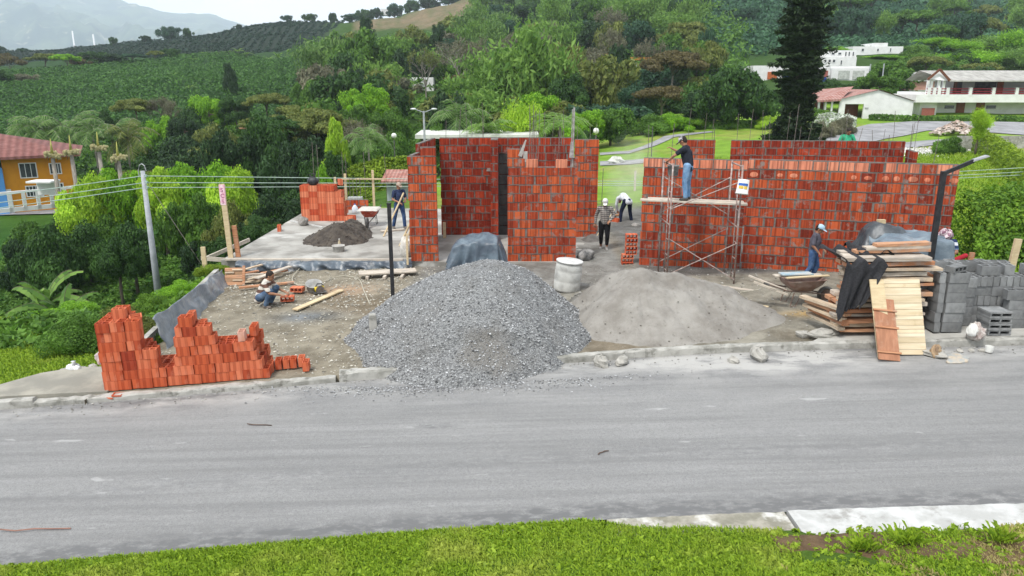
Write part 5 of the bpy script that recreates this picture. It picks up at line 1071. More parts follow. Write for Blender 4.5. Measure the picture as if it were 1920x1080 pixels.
def person(loc, rz, label, pose, shirt, pants, shoe, hat=None, sleeve=.5, hatkind='cap', scale=1, gloves=None, hair=True, grip=.6, brimside=0, hands=(None, None), rubber=0, longs=False):
    P = {k: Vector(v) if len(v) == 3 else v for k, v in {**STD, **pose}.items()}
    root = empty('person', loc, rz, label, 'person'); root.scale = (scale,)*3
    look = P['look'].normalized(); sidev = Vector((0, 0, 1)).cross(look).normalized(); upv = look.cross(sidev).normalized()
    HM = Matrix((look, sidev, upv)).transposed(); h = P['hed']; g = lambda x, y, z: h+HM @ Vector((x, y, z))
    mb = MB(); cap(mb, P['pel'], .125, P['che'], .14); cap(mb, P['che'], .14, (P['che']+P['nek'])/2, .12); cap(mb, P['shL'].lerp(P['shR'], .1), .06, P['shL'].lerp(P['shR'], .9), .06)
    cap(mb, P['nek']-Vector((0, 0, .03)), .06, h-HM @ Vector((.02, 0, .05)), .052)
    mb.ell(g(-.008, 0, .025), (.098, .077, .1), 16, 12, M=HM); mb.ell(g(.028, 0, -.05), (.062, .056, .072), 14, 10, M=HM)
    mb.ell(g(.094, 0, -.012), (.02, .014, .026), 8, 6, M=HM); mb.ell(g(.082, 0, -.062), (.014, .026, .012), 8, 6, M=HM)
    for s in (-1, 1): mb.ell(g(-.005, s*.079, -.008), (.02, .012, .032), 8, 6, M=HM)
    for s, k in ((1, 'L'), (-1, 'R')):
        cap(mb, P['sh'+k], .052, P['el'+k], .041); cap(mb, P['el'+k], .041, P['wr'+k], .026)
        hd = hands[0 if s > 0 else 1] or (P['wr'+k]-P['el'+k]); hand(mb, P['wr'+k], hd, grip, s)
        cap(mb, P['hi'+k], .085, P['kn'+k], .058); cap(mb, P['kn'+k], .055, P['an'+k], .038)
    body = vox(mb, .0085, SKIN, 'body', root, 2)
    for s in (-1, 1): MB().ell(g(.083, s*.032, .012), (.008, .012, .008), 8, 6, M=HM).build('eye', EYE, root, True)
    # shirt
    mb = MB(); wst = P['pel']+(P['che']-P['pel'])*.02; cap(mb, wst, .142, P['che'], .158); cap(mb, P['che'], .158, P['nek'].lerp(P['che'], .35), .115)
    cap(mb, P['che']+(P['shL']-P['che'])*.55, .085, P['shL'], .064); cap(mb, P['che']+(P['shR']-P['che'])*.55, .085, P['shR'], .064); cap(mb, P['shL'], .064, P['shR'], .064); cap(mb, P['nek'].lerp(P['che'], .25), .085, P['nek'], .068)
    dn = (P['pel']-P['che']).normalized(); 
    for sgn in (-1, 1): cap(mb, wst+Vector((0, .045*sgn, 0)), .11, wst+dn*.1+Vector((0, .05*sgn, 0)), .105)
    for k in 'LR':
        if longs: cap(mb, P['sh'+k], .066, P['el'+k], .056); cap(mb, P['el'+k], .056, P['wr'+k]-(P['wr'+k]-P['el'+k])*.08, .042)
        else:
            e = P['sh'+k].lerp(P['el'+k], sleeve*1.3); cap(mb, P['sh'+k], .067, e, .066)
    vox(mb, .012, shirt, 'shirt', root)
    mb = MB(); cap(mb, P['hiL'], .112, P['hiR'], .112); cap(mb, P['pel'], .125, P['pel']+dn*.06, .125)
    for k in 'LR': cap(mb, P['hi'+k], .108, P['kn'+k], .073); cap(mb, P['kn'+k], .073, P['an'+k].lerp(P['kn'+k], .06+rubber), .062 if not rubber else .058)
    vox(mb, .012, pants, 'trousers', root)
    for k in 'LR':
        t = P['t'+k]; t = (Vector((t[0], t[1], 0)) if len(t) == 2 else t).normalized(); a = P['an'+k]; mb = MB(); r_ = .04
        cap(mb, a-t*.04-Vector((0, 0, .035)), r_, a+t*.13-Vector((0, 0, .045)), .037); cap(mb, a-Vector((0, 0, .03)), .048, a+Vector((0, 0, .03+rubber*.5)), .05)
        vox(mb, .011, shoe, 'boot', root, 2)
    if hair:
        mb = MB(); mb.ell(g(-.022, 0, .04), (.102, .085, .1), 16, 12, M=HM); mb.ell(g(-.055, 0, -.01), (.06, .072, .075), 12, 9, M=HM); vox(mb, .008, HAIR, 'hair', root, 2)
    if hat:
        mb = MB(); prf = [(.108, .03), (.108, .055), (.1, .09), (.08, .122), (.045, .14), (.004, .145)]
        mb.lathe(prf, h, 20, M=HM @ Matrix.Diagonal((1.0, .86, 1))); o = mb.build('cap_crown' if hatkind == 'cap' else 'hard_hat', hat, root, True)
        if hatkind == 'cap': m2 = MB(); m2.ell(g(.125, 0, .038), (.085, .07, .01), 14, 6, M=HM @ Matrix.Rotation(R(8), 3, 'Y')); m2.build('cap_brim', hat, o, True)
        elif hatkind == 'flap': m2 = MB(); m2.lathe([(.1, .05), (.16, .02), (.165, .015), (.1, .04)], h, 18, M=HM); m2.lathe([(.1, .0), (.14, -.13), (.13, -.14), (.09, 0)], h+HM @ Vector((-.03, 0, .02)), 14, M=HM); m2.build('neck_flap', hat, o, True)
    return root
DEN = cloth('blue_jeans', flat((.14, .27, .46), (.24, .38, .56))); DEND = cloth('dark_jeans', flat((.03, .06, .15), (.06, .11, .22))); GJ = cloth('faded_jeans', flat((.06, .10, .17), (.12, .18, .27)))
BOOT = M('dark_boot', (.03, .028, .026), (.09, .08, .07), 9, .8); GB_ = M('grey_rubber_boot', (.34, .33, .31), (.22, .21, .2), 9, .6); DUST = M('dusty_shoe', (.22, .19, .16), (.12, .1, .09), 9, .85)
NAVY = cloth('navy_polo', flat((.035, .05, .11))); CHAR = cloth('charcoal_shirt', flat((.026, .03, .042))); GREY = cloth('grey_tshirt', flat((.085, .08, .10), (.12, .115, .14))); GRN = cloth('green_shirt', flat((.05, .42, .22))); WHT = cloth('white_shirt', flat((.68, .7, .74)))
# 1 squatting in profile, facing right
p = atZ(502, 577, -.12)
person((p.x, p.y, zsite(p.x)-.01), -.12, 'man squatting on the dirt in a brown and white striped shirt and jeans', dict(pel=(-.16, 0, .27), che=(.0, 0, .52), nek=(.05, 0, .68), hed=(.14, 0, .80), look=(1, -.05, -.35), shL=(.04, .18, .64), shR=(.04, -.18, .64),
    elL=(.2, .24, .42), wrL=(.42, .16, .36), elR=(.2, -.24, .42), wrR=(.42, -.14, .36), hiL=(-.14, .1, .26), hiR=(-.14, -.1, .26), knL=(.2, .18, .46), knR=(.2, -.18, .46), anL=(.02, .15, .08), anR=(.02, -.15, .08)),
    cloth('brown_stripe', stripes([(.62, .58, .52), (.15, .08, .06)], .17, 2, .2)), GJ, DUST, sleeve=.6)
MB().tube([(0, 0, 0), (.1, 0, 0)], .02, 6)
# 2 navy polo man with a pole
p = atZ(750, 428, SLABZ)
person((p.x, p.y, SLABZ), -1.0, 'man in a navy polo and beige cap holding a pole by the narrow pier', dict(look=(1, .1, -.25), elL=(.06, .25, 1.1), wrL=(.27, .12, 1.06), elR=(.04, -.26, 1.1), wrR=(.28, -.1, 1.0), knL=(.1, .13, .49), anL=(.14, .14, .08), knR=(-.02, -.16, .5), anR=(-.12, -.2, .08)),
    NAVY, DEND, DUST, M('beige_cap', (.42, .34, .27), (.3, .24, .2), 9, .9))
mb = MB(); a = Vector((p.x+.22, p.y-.25, SLABZ+1.35)); b = Vector((p.x-.35, p.y-1.6, SLABZ)); mb.tube([b, a], .032, 7); tag(mb.build('wooden_pole', WY), 'long wooden pole held by the man in the navy polo', 'pole')
# 3 walking towards us
p = atZ(1132, 470, .12)
person((p.x, p.y, .13), R(-98), 'man in a white cap and checked shirt walking towards the camera in the gap', dict(look=(1, .0, -.5), hed=(.06, 0, 1.56), elL=(-.04, .29, 1.12), wrL=(.16, .16, 1.0), elR=(-.08, -.28, 1.12), wrR=(-.04, -.3, .86), knL=(.16, .1, .5), anL=(.1, .09, .1), knR=(.06, -.1, .48), anR=(-.12, -.1, .1)),
    cloth('checked_shirt', checks), cloth('black_trousers', flat((.012, .012, .014))), GB_, M('white_cap', (.7, .7, .68), None, 9), longs=True, rubber=.3)
# 4 bent over, seen from behind
p = atZ(1172, 419, .12)
person((p.x, p.y, .12), R(115), 'man in a white shirt and navy trousers bent over in the gap', dict(pel=(-.12, 0, .9), che=(.2, 0, 1.02), nek=(.36, 0, .93), hed=(.47, 0, .84), look=(.3, 0, -1), shL=(.3, .18, .96), shR=(.3, -.18, .96), elL=(.36, .2, .68), wrL=(.4, .1, .45), elR=(.36, -.2, .68), wrR=(.4, -.06, .42),
    hiL=(-.1, .1, .88), hiR=(-.1, -.1, .88), knL=(.0, .2, .48), anL=(-.05, .26, .08), knR=(.0, -.2, .48), anR=(-.05, -.26, .08)), WHT, cloth('navy_trousers', flat((.014, .02, .045))), BOOT, longs=True)
q = empty('cutting_tool', (p.x-.25, p.y+.38, .3), 1.9, 'dusty angle cutter in the hands of the bending man', 'power tool'); MB().tube([(-.2, 0, .12), (.15, 0, .05)], [.04, .05], 10).build('tool_body', M('tool_orange', (.4, .2, .1), None, 9), q, True); MB().lathe([(.02, -.004), (.11, -.003), (.11, .003), (.02, .004)], (.2, 0, .03), 18, M=Matrix.Rotation(R(90), 3, 'X')).build('cutting_disc', STEEL, q)
tag(link_mesh('cut_brick', BRK2, None, (p.x-.4, p.y-.1, .12), .8), 'dusty orange brick being cut by the bending man', 'brick')
sack((p.x+.25, p.y-1.0, .1), (.24, .18, .13), 'grey round stone-like sack at the feet of the bending man', MATS['grey_sack'], 33, tie=False)
# 5 on the scaffold, back three-quarter, facing left
person((4.62, 19.72, 2.34), R(150), 'man in a dark polo, cap and blue jeans laying bricks on the scaffold', dict(look=(1, -.1, -.7), che=(.07, 0, 1.22), nek=(.12, 0, 1.40), hed=(.18, 0, 1.53), shL=(.1, .185, 1.35), shR=(.1, -.185, 1.35), elL=(.3, .28, 1.18), wrL=(.46, .22, 1.05), elR=(.3, -.2, 1.22), wrR=(.5, -.12, 1.32),
    knL=(.03, .13, .48), knR=(.02, -.12, .48), anL=(-.02, .14, .08), anR=(.0, -.15, .08)), CHAR, DEN, BOOT, M('patterned_cap', (.03, .035, .05), (.45, .42, .42), 14, .9, lo=.45, hi=.55))
# 6 green shirt behind the long wall
x6 = xat(1586, 27.75, 3)
person((x6, 27.75, 2.12), R(-92), 'man in a green shirt looking down behind the long back wall', dict(look=(1, 0, -.75), hed=(.1, 0, 1.54), nek=(.04, 0, 1.4), elL=(.02, .3, 1.13), wrL=(.22, .24, 1.08), elR=(.02, -.3, 1.13), wrR=(.22, -.24, 1.05)), GRN, GJ, BOOT)
# 7 grey t-shirt, light blue cap
p7 = Vector((xat(1524, 18.75, 1), 18.75, .31))
person(tuple(p7), R(-28), 'man in a grey t-shirt and light blue cap walking along the long red wall', dict(look=(1, -.1, -.45), nek=(.04, 0, 1.41), hed=(.1, 0, 1.55), che=(.03, 0, 1.23), elL=(.06, .27, 1.13), wrL=(.24, .22, .95), elR=(.0, -.26, 1.12), wrR=(.17, -.24, .93), knL=(.12, .1, .5), anL=(-.02, .1, .1), knR=(-.02, -.1, .48), anR=(-.25, -.1, .12)),
    GREY, cloth('mid_jeans', flat((.05, .10, .22), (.10, .17, .30))), DUST, M('pale_blue_cap', (.30, .45, .56), (.42, .55, .63), 9, .9), scale=.93, sleeve=.62)
# 8 striped shirt and sun hat at the right end of the tarp
x8 = xat(1768, 17.45, 1)
person((x8, 17.45, .38), R(-150), 'man in a blue and white striped shirt and patterned hat by the tarp', dict(look=(1, -.1, -.9), hed=(.14, 0, 1.5), nek=(.08, 0, 1.38), che=(.04, 0, 1.2), shL=(.04, .185, 1.34), shR=(.04, -.185, 1.34), elL=(.12, .32, 1.12), wrL=(.34, .22, 1.02), elR=(.2, -.24, 1.14), wrR=(.4, -.12, 1.08)),
    cloth('navy_white_stripe', stripes([(.66, .68, .72), (.03, .05, .12), (.25, .4, .6), (.03, .05, .12)], .26, 2, .1)), GJ, BOOT, M('floral_hat', (.6, .5, .52), (.2, .1, .14), 18, .9, lo=.45, hi=.55), hatkind='flap')
mb = MB(); cap(mb, (0, 0, 0), .06, (.22, 0, .1), .06); tag(vox(mb, .012, M('red_cloth', (.42, .02, .035), None, 6, .9), 'red_cloth', None), 'small red cloth roll at the elbow of the man in the striped shirt', 'cloth').location = (x8+.02, 17.05, 1.33)
# ------------------------------------------------------------------ houses and garden
WALL = M('white_render', (.74, .74, .73), (.66, .66, .65), 1.2, .9, .1, .004, grime=(.5, .49, .47), gs=.9, gf=.25)
GLS = M('window_glass', (.03, .035, .04), (.06, .07, .08), 2, .2, 0, spec=.6); WDK = M('door_brown', (.16, .06, .03), (.11, .04, .022), 5, .7)
def tiles(name, a, b, pitch=.25):
    m, n = newmat(name); t = N(n, 'ShaderNodeTexCoord'); w = N(n, 'ShaderNodeTexWave', bands_direction='X'); w.inputs['Scale'].default_value = 1/pitch/3.2; w.inputs['Distortion'].default_value = .4; n.links.new(t.outputs['Object'], w.inputs['Vector'])
    c = mixc(n, ramp(n, noise(n, 2, 6, .7), .35, .7), a, b); c = mixc(n, w.outputs['Fac'], mixc(n, 1, c, (.7, .7, .7), 'MULTIPLY'), c); finish(n, c, .85, bump(n, w.outputs['Fac'], .6, .05), 0, .2); MATS[name] = m; return m
def win(mb_parent, c, w, h, ax='x', fr=None, glass=None, bars=0, name='window', T=.06):
    """window: frame mesh with a pane child; face lies in the xz plane (ax x) or yz plane (ax y)"""
    f = MB(); d = (lambda a, b: (a, T, b)) if ax == 'x' else (lambda a, b: (T, a, b)); o_ = (lambda a, b: (c[0]+a, c[1], c[2]+b)) if ax == 'x' else (lambda a, b: (c[0], c[1]+a, c[2]+b)); t = .07
    f.box(o_(0, h/2), d(w+t, t)); f.box(o_(0, -h/2), d(w+t, t)); f.box(o_(-w/2, 0), d(t, h-t)); f.box(o_(w/2, 0), d(t, h-t))
    for i in range(bars): f.box(o_(-w/2+w*(i+1)/(bars+1), 0), d(t*.6, h-t))
    o = f.build(name, fr or WALL, mb_parent); g = MB(); g.box(o_(0, 0), (d(w-t, h-t)[0] if ax == 'x' else T*.4, T*.4 if ax == 'x' else w-t, h-t)); g.build('pane', glass or GLS, o); return o
def hit(u, v, lo=14, hi=650):
    k = kv(v); Yy = np.geomspace(lo, hi, 900); xx = (u-960)/FPX*(Yy*math.cos(PITCH)+(-Yy*k)*math.sin(PITCH)); zz = CAMZ+Yy*k; s = np.where(zz <= H(xx, Yy))[0]
    i = s[0] if len(s) else -1; return float(xx[i]), float(Yy[i])
# --- orange and blue house, lower left
Y0 = 57; zb = Hs(-38, Y0)-.2; ox0, ox1 = xat(8, Y0, -1), xat(152, Y0, -1)
hs = empty('house', (ox0, Y0, zb), .5, 'orange two storey house with blue wing and dull red roof at the left edge', 'house')
OR = M('orange_render', (.62, .26, .015), (.55, .22, .015), 1.5, .9); BLU = M('blue_render', (.12, .34, .72), (.10, .30, .66), 1.5, .9)
eave = CAMZ+Y0*kv(299)-zb
MB().box((2.15, 4, eave/2), (4.5, 8, eave)).build('wall', OR, hs); MB().box((-3.6, 3.7, eave/2-.3), (7, 8, eave-.6)).build('blue_wing', BLU, hs)
rf = MB(); z1 = eave+.15; z2 = CAMZ+(Y0+4.4)*kv(248)-zb
rf.add([(-8, -1.1, z1-.1), (5.2, -1.1, z1+.1), (5.3, 9.2, z1+.1), (-8, 9.2, z1-.1), (-5, 4.4, z2), (-.6, 4.4, z2)], [(0, 1, 5, 4), (1, 2, 5), (2, 3, 4, 5), (3, 0, 4), (3, 2, 1, 0)])
rf.box((-1.4, -1.1, z1-.02), (13.2, .12, .2), ry=-.015); rf.build('roof', tiles('red_sheet', (.19, .075, .065), (.27, .13, .115), .5), hs)
win(hs, (1.55, -.02, eave-.9), 1.1, 1.1, bars=2, fr=WALL); win(hs, (1.75, -.02, eave-2.5), 1.1, .8, bars=4); win(hs, (3.35, -.02, eave-.85), .75, .8, bars=3); win(hs, (3.4, -.02, eave-2.4), .6, .8, bars=2)
d = MB().box((-.15, -.04, eave-3.2), (.75, .06, 1.9)).build('door', WALL, hs); MB().box((.15, -.09, eave-3.2), (.06, .05, .1)).build('handle', STEEL, d)
mb = MB(); 
for i, s_ in enumerate((-.3, .0, .3)): mb.box((-4.6, -.34, eave-2.0+s_), (1.0-abs(s_), .03, .12))
mb.build('painted_emblem', M('emblem_blue', (.02, .05, .3), None, 9), hs)
# white railing / low wall in front
mb = MB(); 
for i in range(12): mb.box((i*.85, 0, .7), (.22, .2, 1.4))
mb.box((4.7, 0, 1.35), (9.6, .16, .14)); mb.box((4.7, 0, .15), (9.6, .2, .3))
fx = xat(12, 52, -3); tag(mb.build('garden_railing', WALL, None, loc=(fx, 51, CAMZ+51*kv(400)), rz=.75), 'white garden railing in front of the orange house', 'railing')
mb = MB(); mb.box((0, 0, 0), (1.7, 1.2, .12)); mb.box((0, .5, -.5), (1.6, .12, 1.0)); fx = xat(76, 52, -3); tag(mb.build('white_canopy', WALL, None, loc=(fx+.5, 52, CAMZ+52*kv(340))), 'white flat canopy below the orange house windows', 'canopy')
# --- small hut behind the slab
Y0 = 37; hx = xat(746, Y0, .5); z_ = Hs(hx, Y0)
hs = empty('garden_hut', (hx, Y0, z_-.1), 0, 'small pale hut with a red tile roof behind the man in the navy polo', 'hut')
he = CAMZ+Y0*kv(337)-z_+.1
MB().box((.3, .6, he/2), (1.7, 1.2, he)).build('wall', M('hut_render', (.42, .47, .5), (.33, .37, .4), 2, .9), hs); mb = MB(); mb.box((.3, .4, he+.12), (2.1, 1.9, .12), rx=.2); mb.build('roof', tiles('clay_tile', (.33, .13, .10), (.45, .28, .24), .18), hs)
for i in range(3): MB().lathe([(.06, -.02), (.06, .02)], (-.3+i*.42, -.01, he-.2), 12, M=Matrix.Rotation(R(90), 3, 'X')).build('vent', EYE, hs)
# --- long white carport roof behind the left building
Y0 = 55; xa, xb = xat(780, Y0, 1.5), xat(1010, Y0, 1.5); zt = CAMZ+Y0*kv(254); zg_ = Hs((xa+xb)/2, Y0)
cp = empty('carport', (xa, Y0, zg_-.3), 0, 'long low white carport roof behind the left brick rooms', 'carport'); hh = zt-zg_+.3
MB().box(((xb-xa)/2, 1.5, hh), (xb-xa, 4, .28), rx=.03).build('roof', M('carport_roof', (.62, .62, .6), (.45, .46, .42), 1.5, .8, grime=(.3, .33, .25), gs=1, gf=.4), cp)
for i in range(5): MB().box((.4+i*(xb-xa-.8)/4, .1, hh/2-.1), (.15, .15, hh-.2)).build('column', DBK, cp)
# --- white garage building (right)
Y0 = 74; gx0, gx1 = xat(1573, Y0, 3), xat(1711, Y0, 3); zb = Hs(gx1, Y0)-.3; gz0 = CAMZ+Y0*kv(224); W_ = gx1-gx0
gr = empty('garage', (gx0, Y0, gz0-.3), 0, 'white single storey garage with a low gable and tiled porch roof', 'garage'); E = CAMZ+Y0*kv(186)-gz0+.3; Pk = CAMZ+Y0*kv(169)-gz0+.3; E2 = CAMZ+Y0*kv(190)-gz0+.3
mb = MB(); D_ = 8; px_ = (1643-1573)/(1711-1573)*W_
o0, o1 = .55, 2.35
def facade(mb, x0, x1, ztf, y, t=.2, hole=None):
    pts = [x0, x1]+([hole[0], hole[1]] if hole else [])+[px_]; pts = sorted(p_ for p_ in set(pts) if x0 <= p_ <= x1)
    for a, b in zip(pts, pts[1:]):
        z0 = hole[2] if hole and a >= hole[0]-1e-6 and b <= hole[1]+1e-6 else 0
        mb.add([(a, y, z0), (b, y, z0), (b, y, ztf(b)), (a, y, ztf(a)), (a, y+t, z0), (b, y+t, z0), (b, y+t, ztf(b)), (a, y+t, ztf(a))], [(0, 1, 2, 3), (5, 4, 7, 6), (4, 0, 3, 7), (1, 5, 6, 2), (3, 2, 6, 7), (4, 5, 1, 0)])
ztf = lambda x: E+(Pk-E)*(x/px_) if x < px_ else Pk+(E2-Pk)*((x-px_)/(W_-px_))
facade(mb, 0, W_, ztf, 0, hole=(o0, o1, E-.45)); mb.box((W_-.1, D_/2, E2/2-.1), (.2, D_-.5, E2-.2)); mb.build('wall', WALL, gr)
mb = MB(); mb.box(((o0+o1)/2, 1.2, (E-.5)/2), (o1-o0-.01, .1, E-.5)); mb.build('garage_door', WDK, gr); MB().box((o0-.02, .7, (E-.5)/2), (.12, .9, E-.5)).build('side_reveal', WDK, gr)
mb = MB(); mb.add([(-.2, -.15, E+.0), (px_, -.15, Pk+.06), (px_, D_, Pk+.06), (-.2, D_, E+.0)], [(0, 1, 2, 3), (3, 2, 1, 0)]); mb.box(((px_-.0)/2, .0, (E+Pk)/2+.1), (.01, .01, .01)); 
tl = tiles('porch_tile', (.34, .15, .12), (.46, .30, .27), .3)
pr0 = xat(1537, Y0-1.2, 4)-gx0
mb = MB(); mb.add([(pr0, -.6, E-.1), (-.02, -.3, E+.02), (px_*.75, 3.5, Pk+.35), (pr0+1.2, 6.5, Pk-.1), (pr0, -.6, E-.28), (-.02, -.3, E-.16)], [(0, 1, 2, 3), (4, 5, 1, 0)]); mb.add([(0, -.16, E+.03), (px_, -.16, Pk+.06), (px_, D_-.2, Pk+.06), (0, D_-.2, E+.03)], [(0, 1, 2, 3)]); mb.add([(px_, -.16, Pk+.06), (W_+.2, -.16, E2+.0), (W_+.2, D_-.2, E2), (px_, D_-.2, Pk+.06)], [(0, 1, 2, 3)]); mb.build('roof', tl, gr)
MB().box((pr0/2-.3, 2.2, (E-.25)/2), (-pr0-.4, .2, E-.25)).build('porch_wall', WALL, gr)
for i in range(3): MB().box((pr0+.45+i*.62, .0, (E-.2)/2), (.16, .16, E-.2)).build('porch_column', WALL, gr)
for x_ in (pr0+1.0, pr0+1.5): MB().box((x_, 2.05, 1.0), (.4, .06, 1.9)).build('porch_door', WDK, gr)
MB().box((W_*.37, -.03, E*.62), (.35, .03, .12)).build('wall_vent', M('vent_grey', (.4, .4, .4), None), gr)
# --- large two storey white house with balcony
Y0 = 77; hx0 = xat(1727, Y0, 4); zg0 = CAMZ+Y0*kv(222); fl = CAMZ+Y0*kv(182)-zg0; bot = CAMZ+Y0*kv(190)-zg0; ev = CAMZ+Y0*kv(150)-zg0; rgz = CAMZ+Y0*kv(131)-zg0; LW = 22; px2 = Y0*.72/1400*1.0
bh = empty('house', (hx0, Y0, zg0), 0, 'large white two storey house with grey roof and red balcony rails at the right edge', 'house')
U = lambda u: xat(u, Y0, 4)-hx0
MB().box((U(1755)/2+.2, 3.6, fl/2-.2), (U(1755)+.2, 6.8, fl-.5)).build('end_wall', WALL, bh)
MB().box(((U(1755)+LW)/2, 4.2, bot/2), (LW-U(1755), 5.2, bot)).build('wall', WALL, bh)
MB().box((LW/2-.4, 3.2, (fl+bot)/2+.08), (LW+1.0, 7.8, fl-bot+.35)).build('balcony_slab', WALL, bh)
MB().box((U(1740), -.32, .52), (U(1752)-U(1728), .06, 1.0)).build('brick_plinth', M('plinth_brick', (.30, .10, .08), (.24, .08, .06), 9, .9), bh)
MB().box(((U(1820)+LW)/2, 5, (fl+ev)/2+.05), (LW-U(1820), 4, ev-fl-.15)).build('upper_wall', M('upper_render', (.52, .50, .49), (.45, .43, .42), 1.5, .9), bh)
mb = MB()
rl = U(1735); pts = [(rl-.3, -1.0), (LW, -1.0)]
yf, ym, yb_ = -1.1, 3.0, 7.2
mb.add([(U(1764), yf, ev-.05), (LW, yf, ev-.05), (LW, ym, rgz), (U(1744)+.1, ym, rgz), (U(1764), yf, ev-.17), (LW, yf, ev-.17)], [(0, 1, 2, 3), (4, 5, 1, 0)])
mb.add([(U(1760), yb_, ev), (U(1744)+.1, ym, rgz), (LW, ym, rgz), (LW, yb_, ev)], [(0, 1, 2, 3)])
rfm = M('fibre_cement_roof', (.40, .39, .36), (.28, .27, .25), 1.6, .9, .3, .02, sc=(1.5, .6, 1), grime=(.16, .16, .14), gs=.8, gf=.4)
mb.build('roof', rfm, bh)
mb = MB(); mb.add([(U(1726), -.9, ev+.1), (U(1764), -.9, ev-.1), (U(1744)+.05, -.6, rgz-.1), (U(1726), -.7, ev+.1), (U(1764), -.7, ev-.1), (U(1744)+.05, -.4, rgz-.1)], [(0, 1, 2), (5, 4, 3)]); mb.build('gable', WALL, bh)
mb = MB(); mb.bar((U(1724), -1.0, ev+.02), (U(1744), -1.0, rgz+.02), .14, .2); mb.bar((U(1744), -1.0, rgz+.02), (U(1766), -1.0, ev-.1), .14, .2); mb.build('barge_board', WDK, bh)
for i, u in enumerate((1731, 1737, 1751, 1760)): MB().box((U(u), -.5, (fl+ev)/2+.1), (.22, .22, ev-fl+.15)).build('column', WALL, bh)
MB().box((U(1815), -.1+2.6, (fl+ev)/2), (.2, .2, ev-fl)).build('post', WDK, bh)
RED = M('rail_red', (.30, .02, .035), (.26, .02, .03), 9, .6)
for u in (1733, 1743, 1752, 1768, 1810, 1853, 1896, 1940): MB().box((U(u), -.6, fl+.52), (.3, .24, .8)).build('rail_pier', WALL, bh)
for z in (.35, .55, .8): MB().box((LW/2, -.6, fl+z), (LW-.2, .05, .075)).build('balcony_rail', RED, bh)
for a_, b_ in ((1816, 1832), (1857, 1898)):
    MB().box((U((a_+b_)/2), 2.97, fl+1.15), (U(b_)-U(a_), .07, 1.75)).build('window', M('dark_curtain', (.035, .025, .03), (.1, .09, .09), 2, .7), bh)
d = MB().box((U(1906), 2.93, fl+1.1), (U(1913)-U(1901), .07, 2.1)).build('door', M('red_door', (.30, .07, .02), (.24, .05, .02), 5, .6), bh); MB().box((U(1910), 2.87, fl+1.1), (.06, .05, .08)).build('handle', STEEL, d)
for u in (1820, 1858): 
    d = MB().box((U(u), 1.56, 1.1), (U(u+8)-U(u-8), .08, 2.2)).build('door', M('orange_door', (.24, .085, .045), (.18, .06, .03), 5, .6), bh); MB().box((U(u)+.3, 1.49, 1.1), (.06, .05, .08)).build('handle', STEEL, d)
for u in (1799, 1879): MB().box((U(u), 1.57, fl-1.0), (U(u+9)-U(u-9), .06, .32)).build('slot_window', GLS, bh)
# white block left of it and the grey/orange hall behind
xw = xat(1722, 78, 3); mb = MB(); 
sb = empty('outbuilding', (xat(1712, 78, 3), 78, zg0), 0, 'small white outbuilding between the garage and the balcony house', 'outbuilding'); MB().box((.8, 2, 1.3), (1.3, 4, 2.6)).build('wall', WALL, sb); win(sb, (.75, -.03, 1.7), .5, .5)
Yh = 100; h0 = xat(1676, Yh, 5); zc = Hs(h0+5, Yh)-.5; hh0 = CAMZ+Yh*kv(135)-zc
hb = empty('hall', (h0, Yh, zc), 0, 'long white flat roofed hall with a pinkish band behind the balcony house', 'hall'); wz_ = CAMZ+Yh*kv(152)-zc
MB().box((6.5, 3, (wz_+hh0)/2), (13, 6, hh0-wz_)).build('wall', WALL, hb); MB().box((7.2, 3.1, wz_/2), (11.5, 5.6, wz_-.05)).build('lower_wall', M('band_brick', (.45, .26, .2), (.38, .2, .16), 3), hb)
for i in range(6): win(hb, (2.4+i*1.4, .24, wz_-1.6), 1.0, .9, fr=WALL)
MB().box((3.6, -1.6, wz_-1.5), (3.4, 2, .12)).build('porch_roof', WALL, hb); MB().box((3.0, -1.0, wz_/2-1.1), (2.2, .2, max(.8, wz_-2.4))).build('ochre_wall', M('ochre', (.5, .28, .1), None, 3), hb)
# --- white villas up the slope
def villa(u0, u1, vt, vb, Y, label, cat='house', storeys=((0, 1, .0, 1),), wins=(), name='villa', depth=6, mats=WALL):
    Y = min(hit((u0+u1)/2, vb)[1], 430)-1; x0, x1 = xat(u0, Y, 8), xat(u1, Y, 8); zb_ = CAMZ+Y*kv(vb); h = Y*(kv(vt)-kv(vb)); W = x1-x0
    r = empty(name, (x0, Y, zb_-1.5), 0, label, cat)
    for a, b, c, d_ in storeys: MB().box(((a+b)/2*W, depth/2+.3*(c > 0), 1.5*(c > 0)+(c*h)+((d_-c)*h+(1.5 if c == 0 else 0))/2), ((b-a)*W, depth, (d_-c)*h+(1.5 if c == 0 else 0))).build('wall', mats, r)
    for a, c, w_, h_ in wins: win(r, (a*W, -.03 if c < .5 else .27, 1.5+c*h), w_*W, h_*h, T=.08)
    return r
villa(1541, 1604, 94, 123, 128, 'white cubic villa with two rows of windows on the hill', storeys=((0, 1, 0, .55), (.22, 1, .55, 1)), wins=[(.3, .78, .1, .16), (.5, .78, .1, .16), (.68, .76, .05, .3), (.78, .76, .05, .3), (.9, .76, .05, .28), (.08, .3, .06, .2), (.2, .3, .08, .2), (.33, .3, .08, .2), (.55, .2, .05, .3)])
villa(1594, 1688, 82, 100, 150, 'long low white villa on the hilltop with a rooftop block', storeys=((0, 1, 0, .72), (.45, .7, .7, 1.1)), wins=[(.2, .35, .05, .3), (.5, .35, .04, .3), (.75, .35, .03, .4)])
villa(1560, 1630, 124, 150, 105, 'white house with two wide shuttered garage bays above the shrubs', storeys=((0, 1, 0, .85), (-.02, 1.04, .83, 1)), wins=())
o = [q for q in scene.objects if q.name.startswith('villa') and q.parent is None][-1]; 
for x_ in (1.7, 3.9): MB().box((x_+.2, -.05, 2.25), (1.7, .08, 1.25)).build('shutter', M('shutter_grey', (.5, .52, .48), None, 3), o)
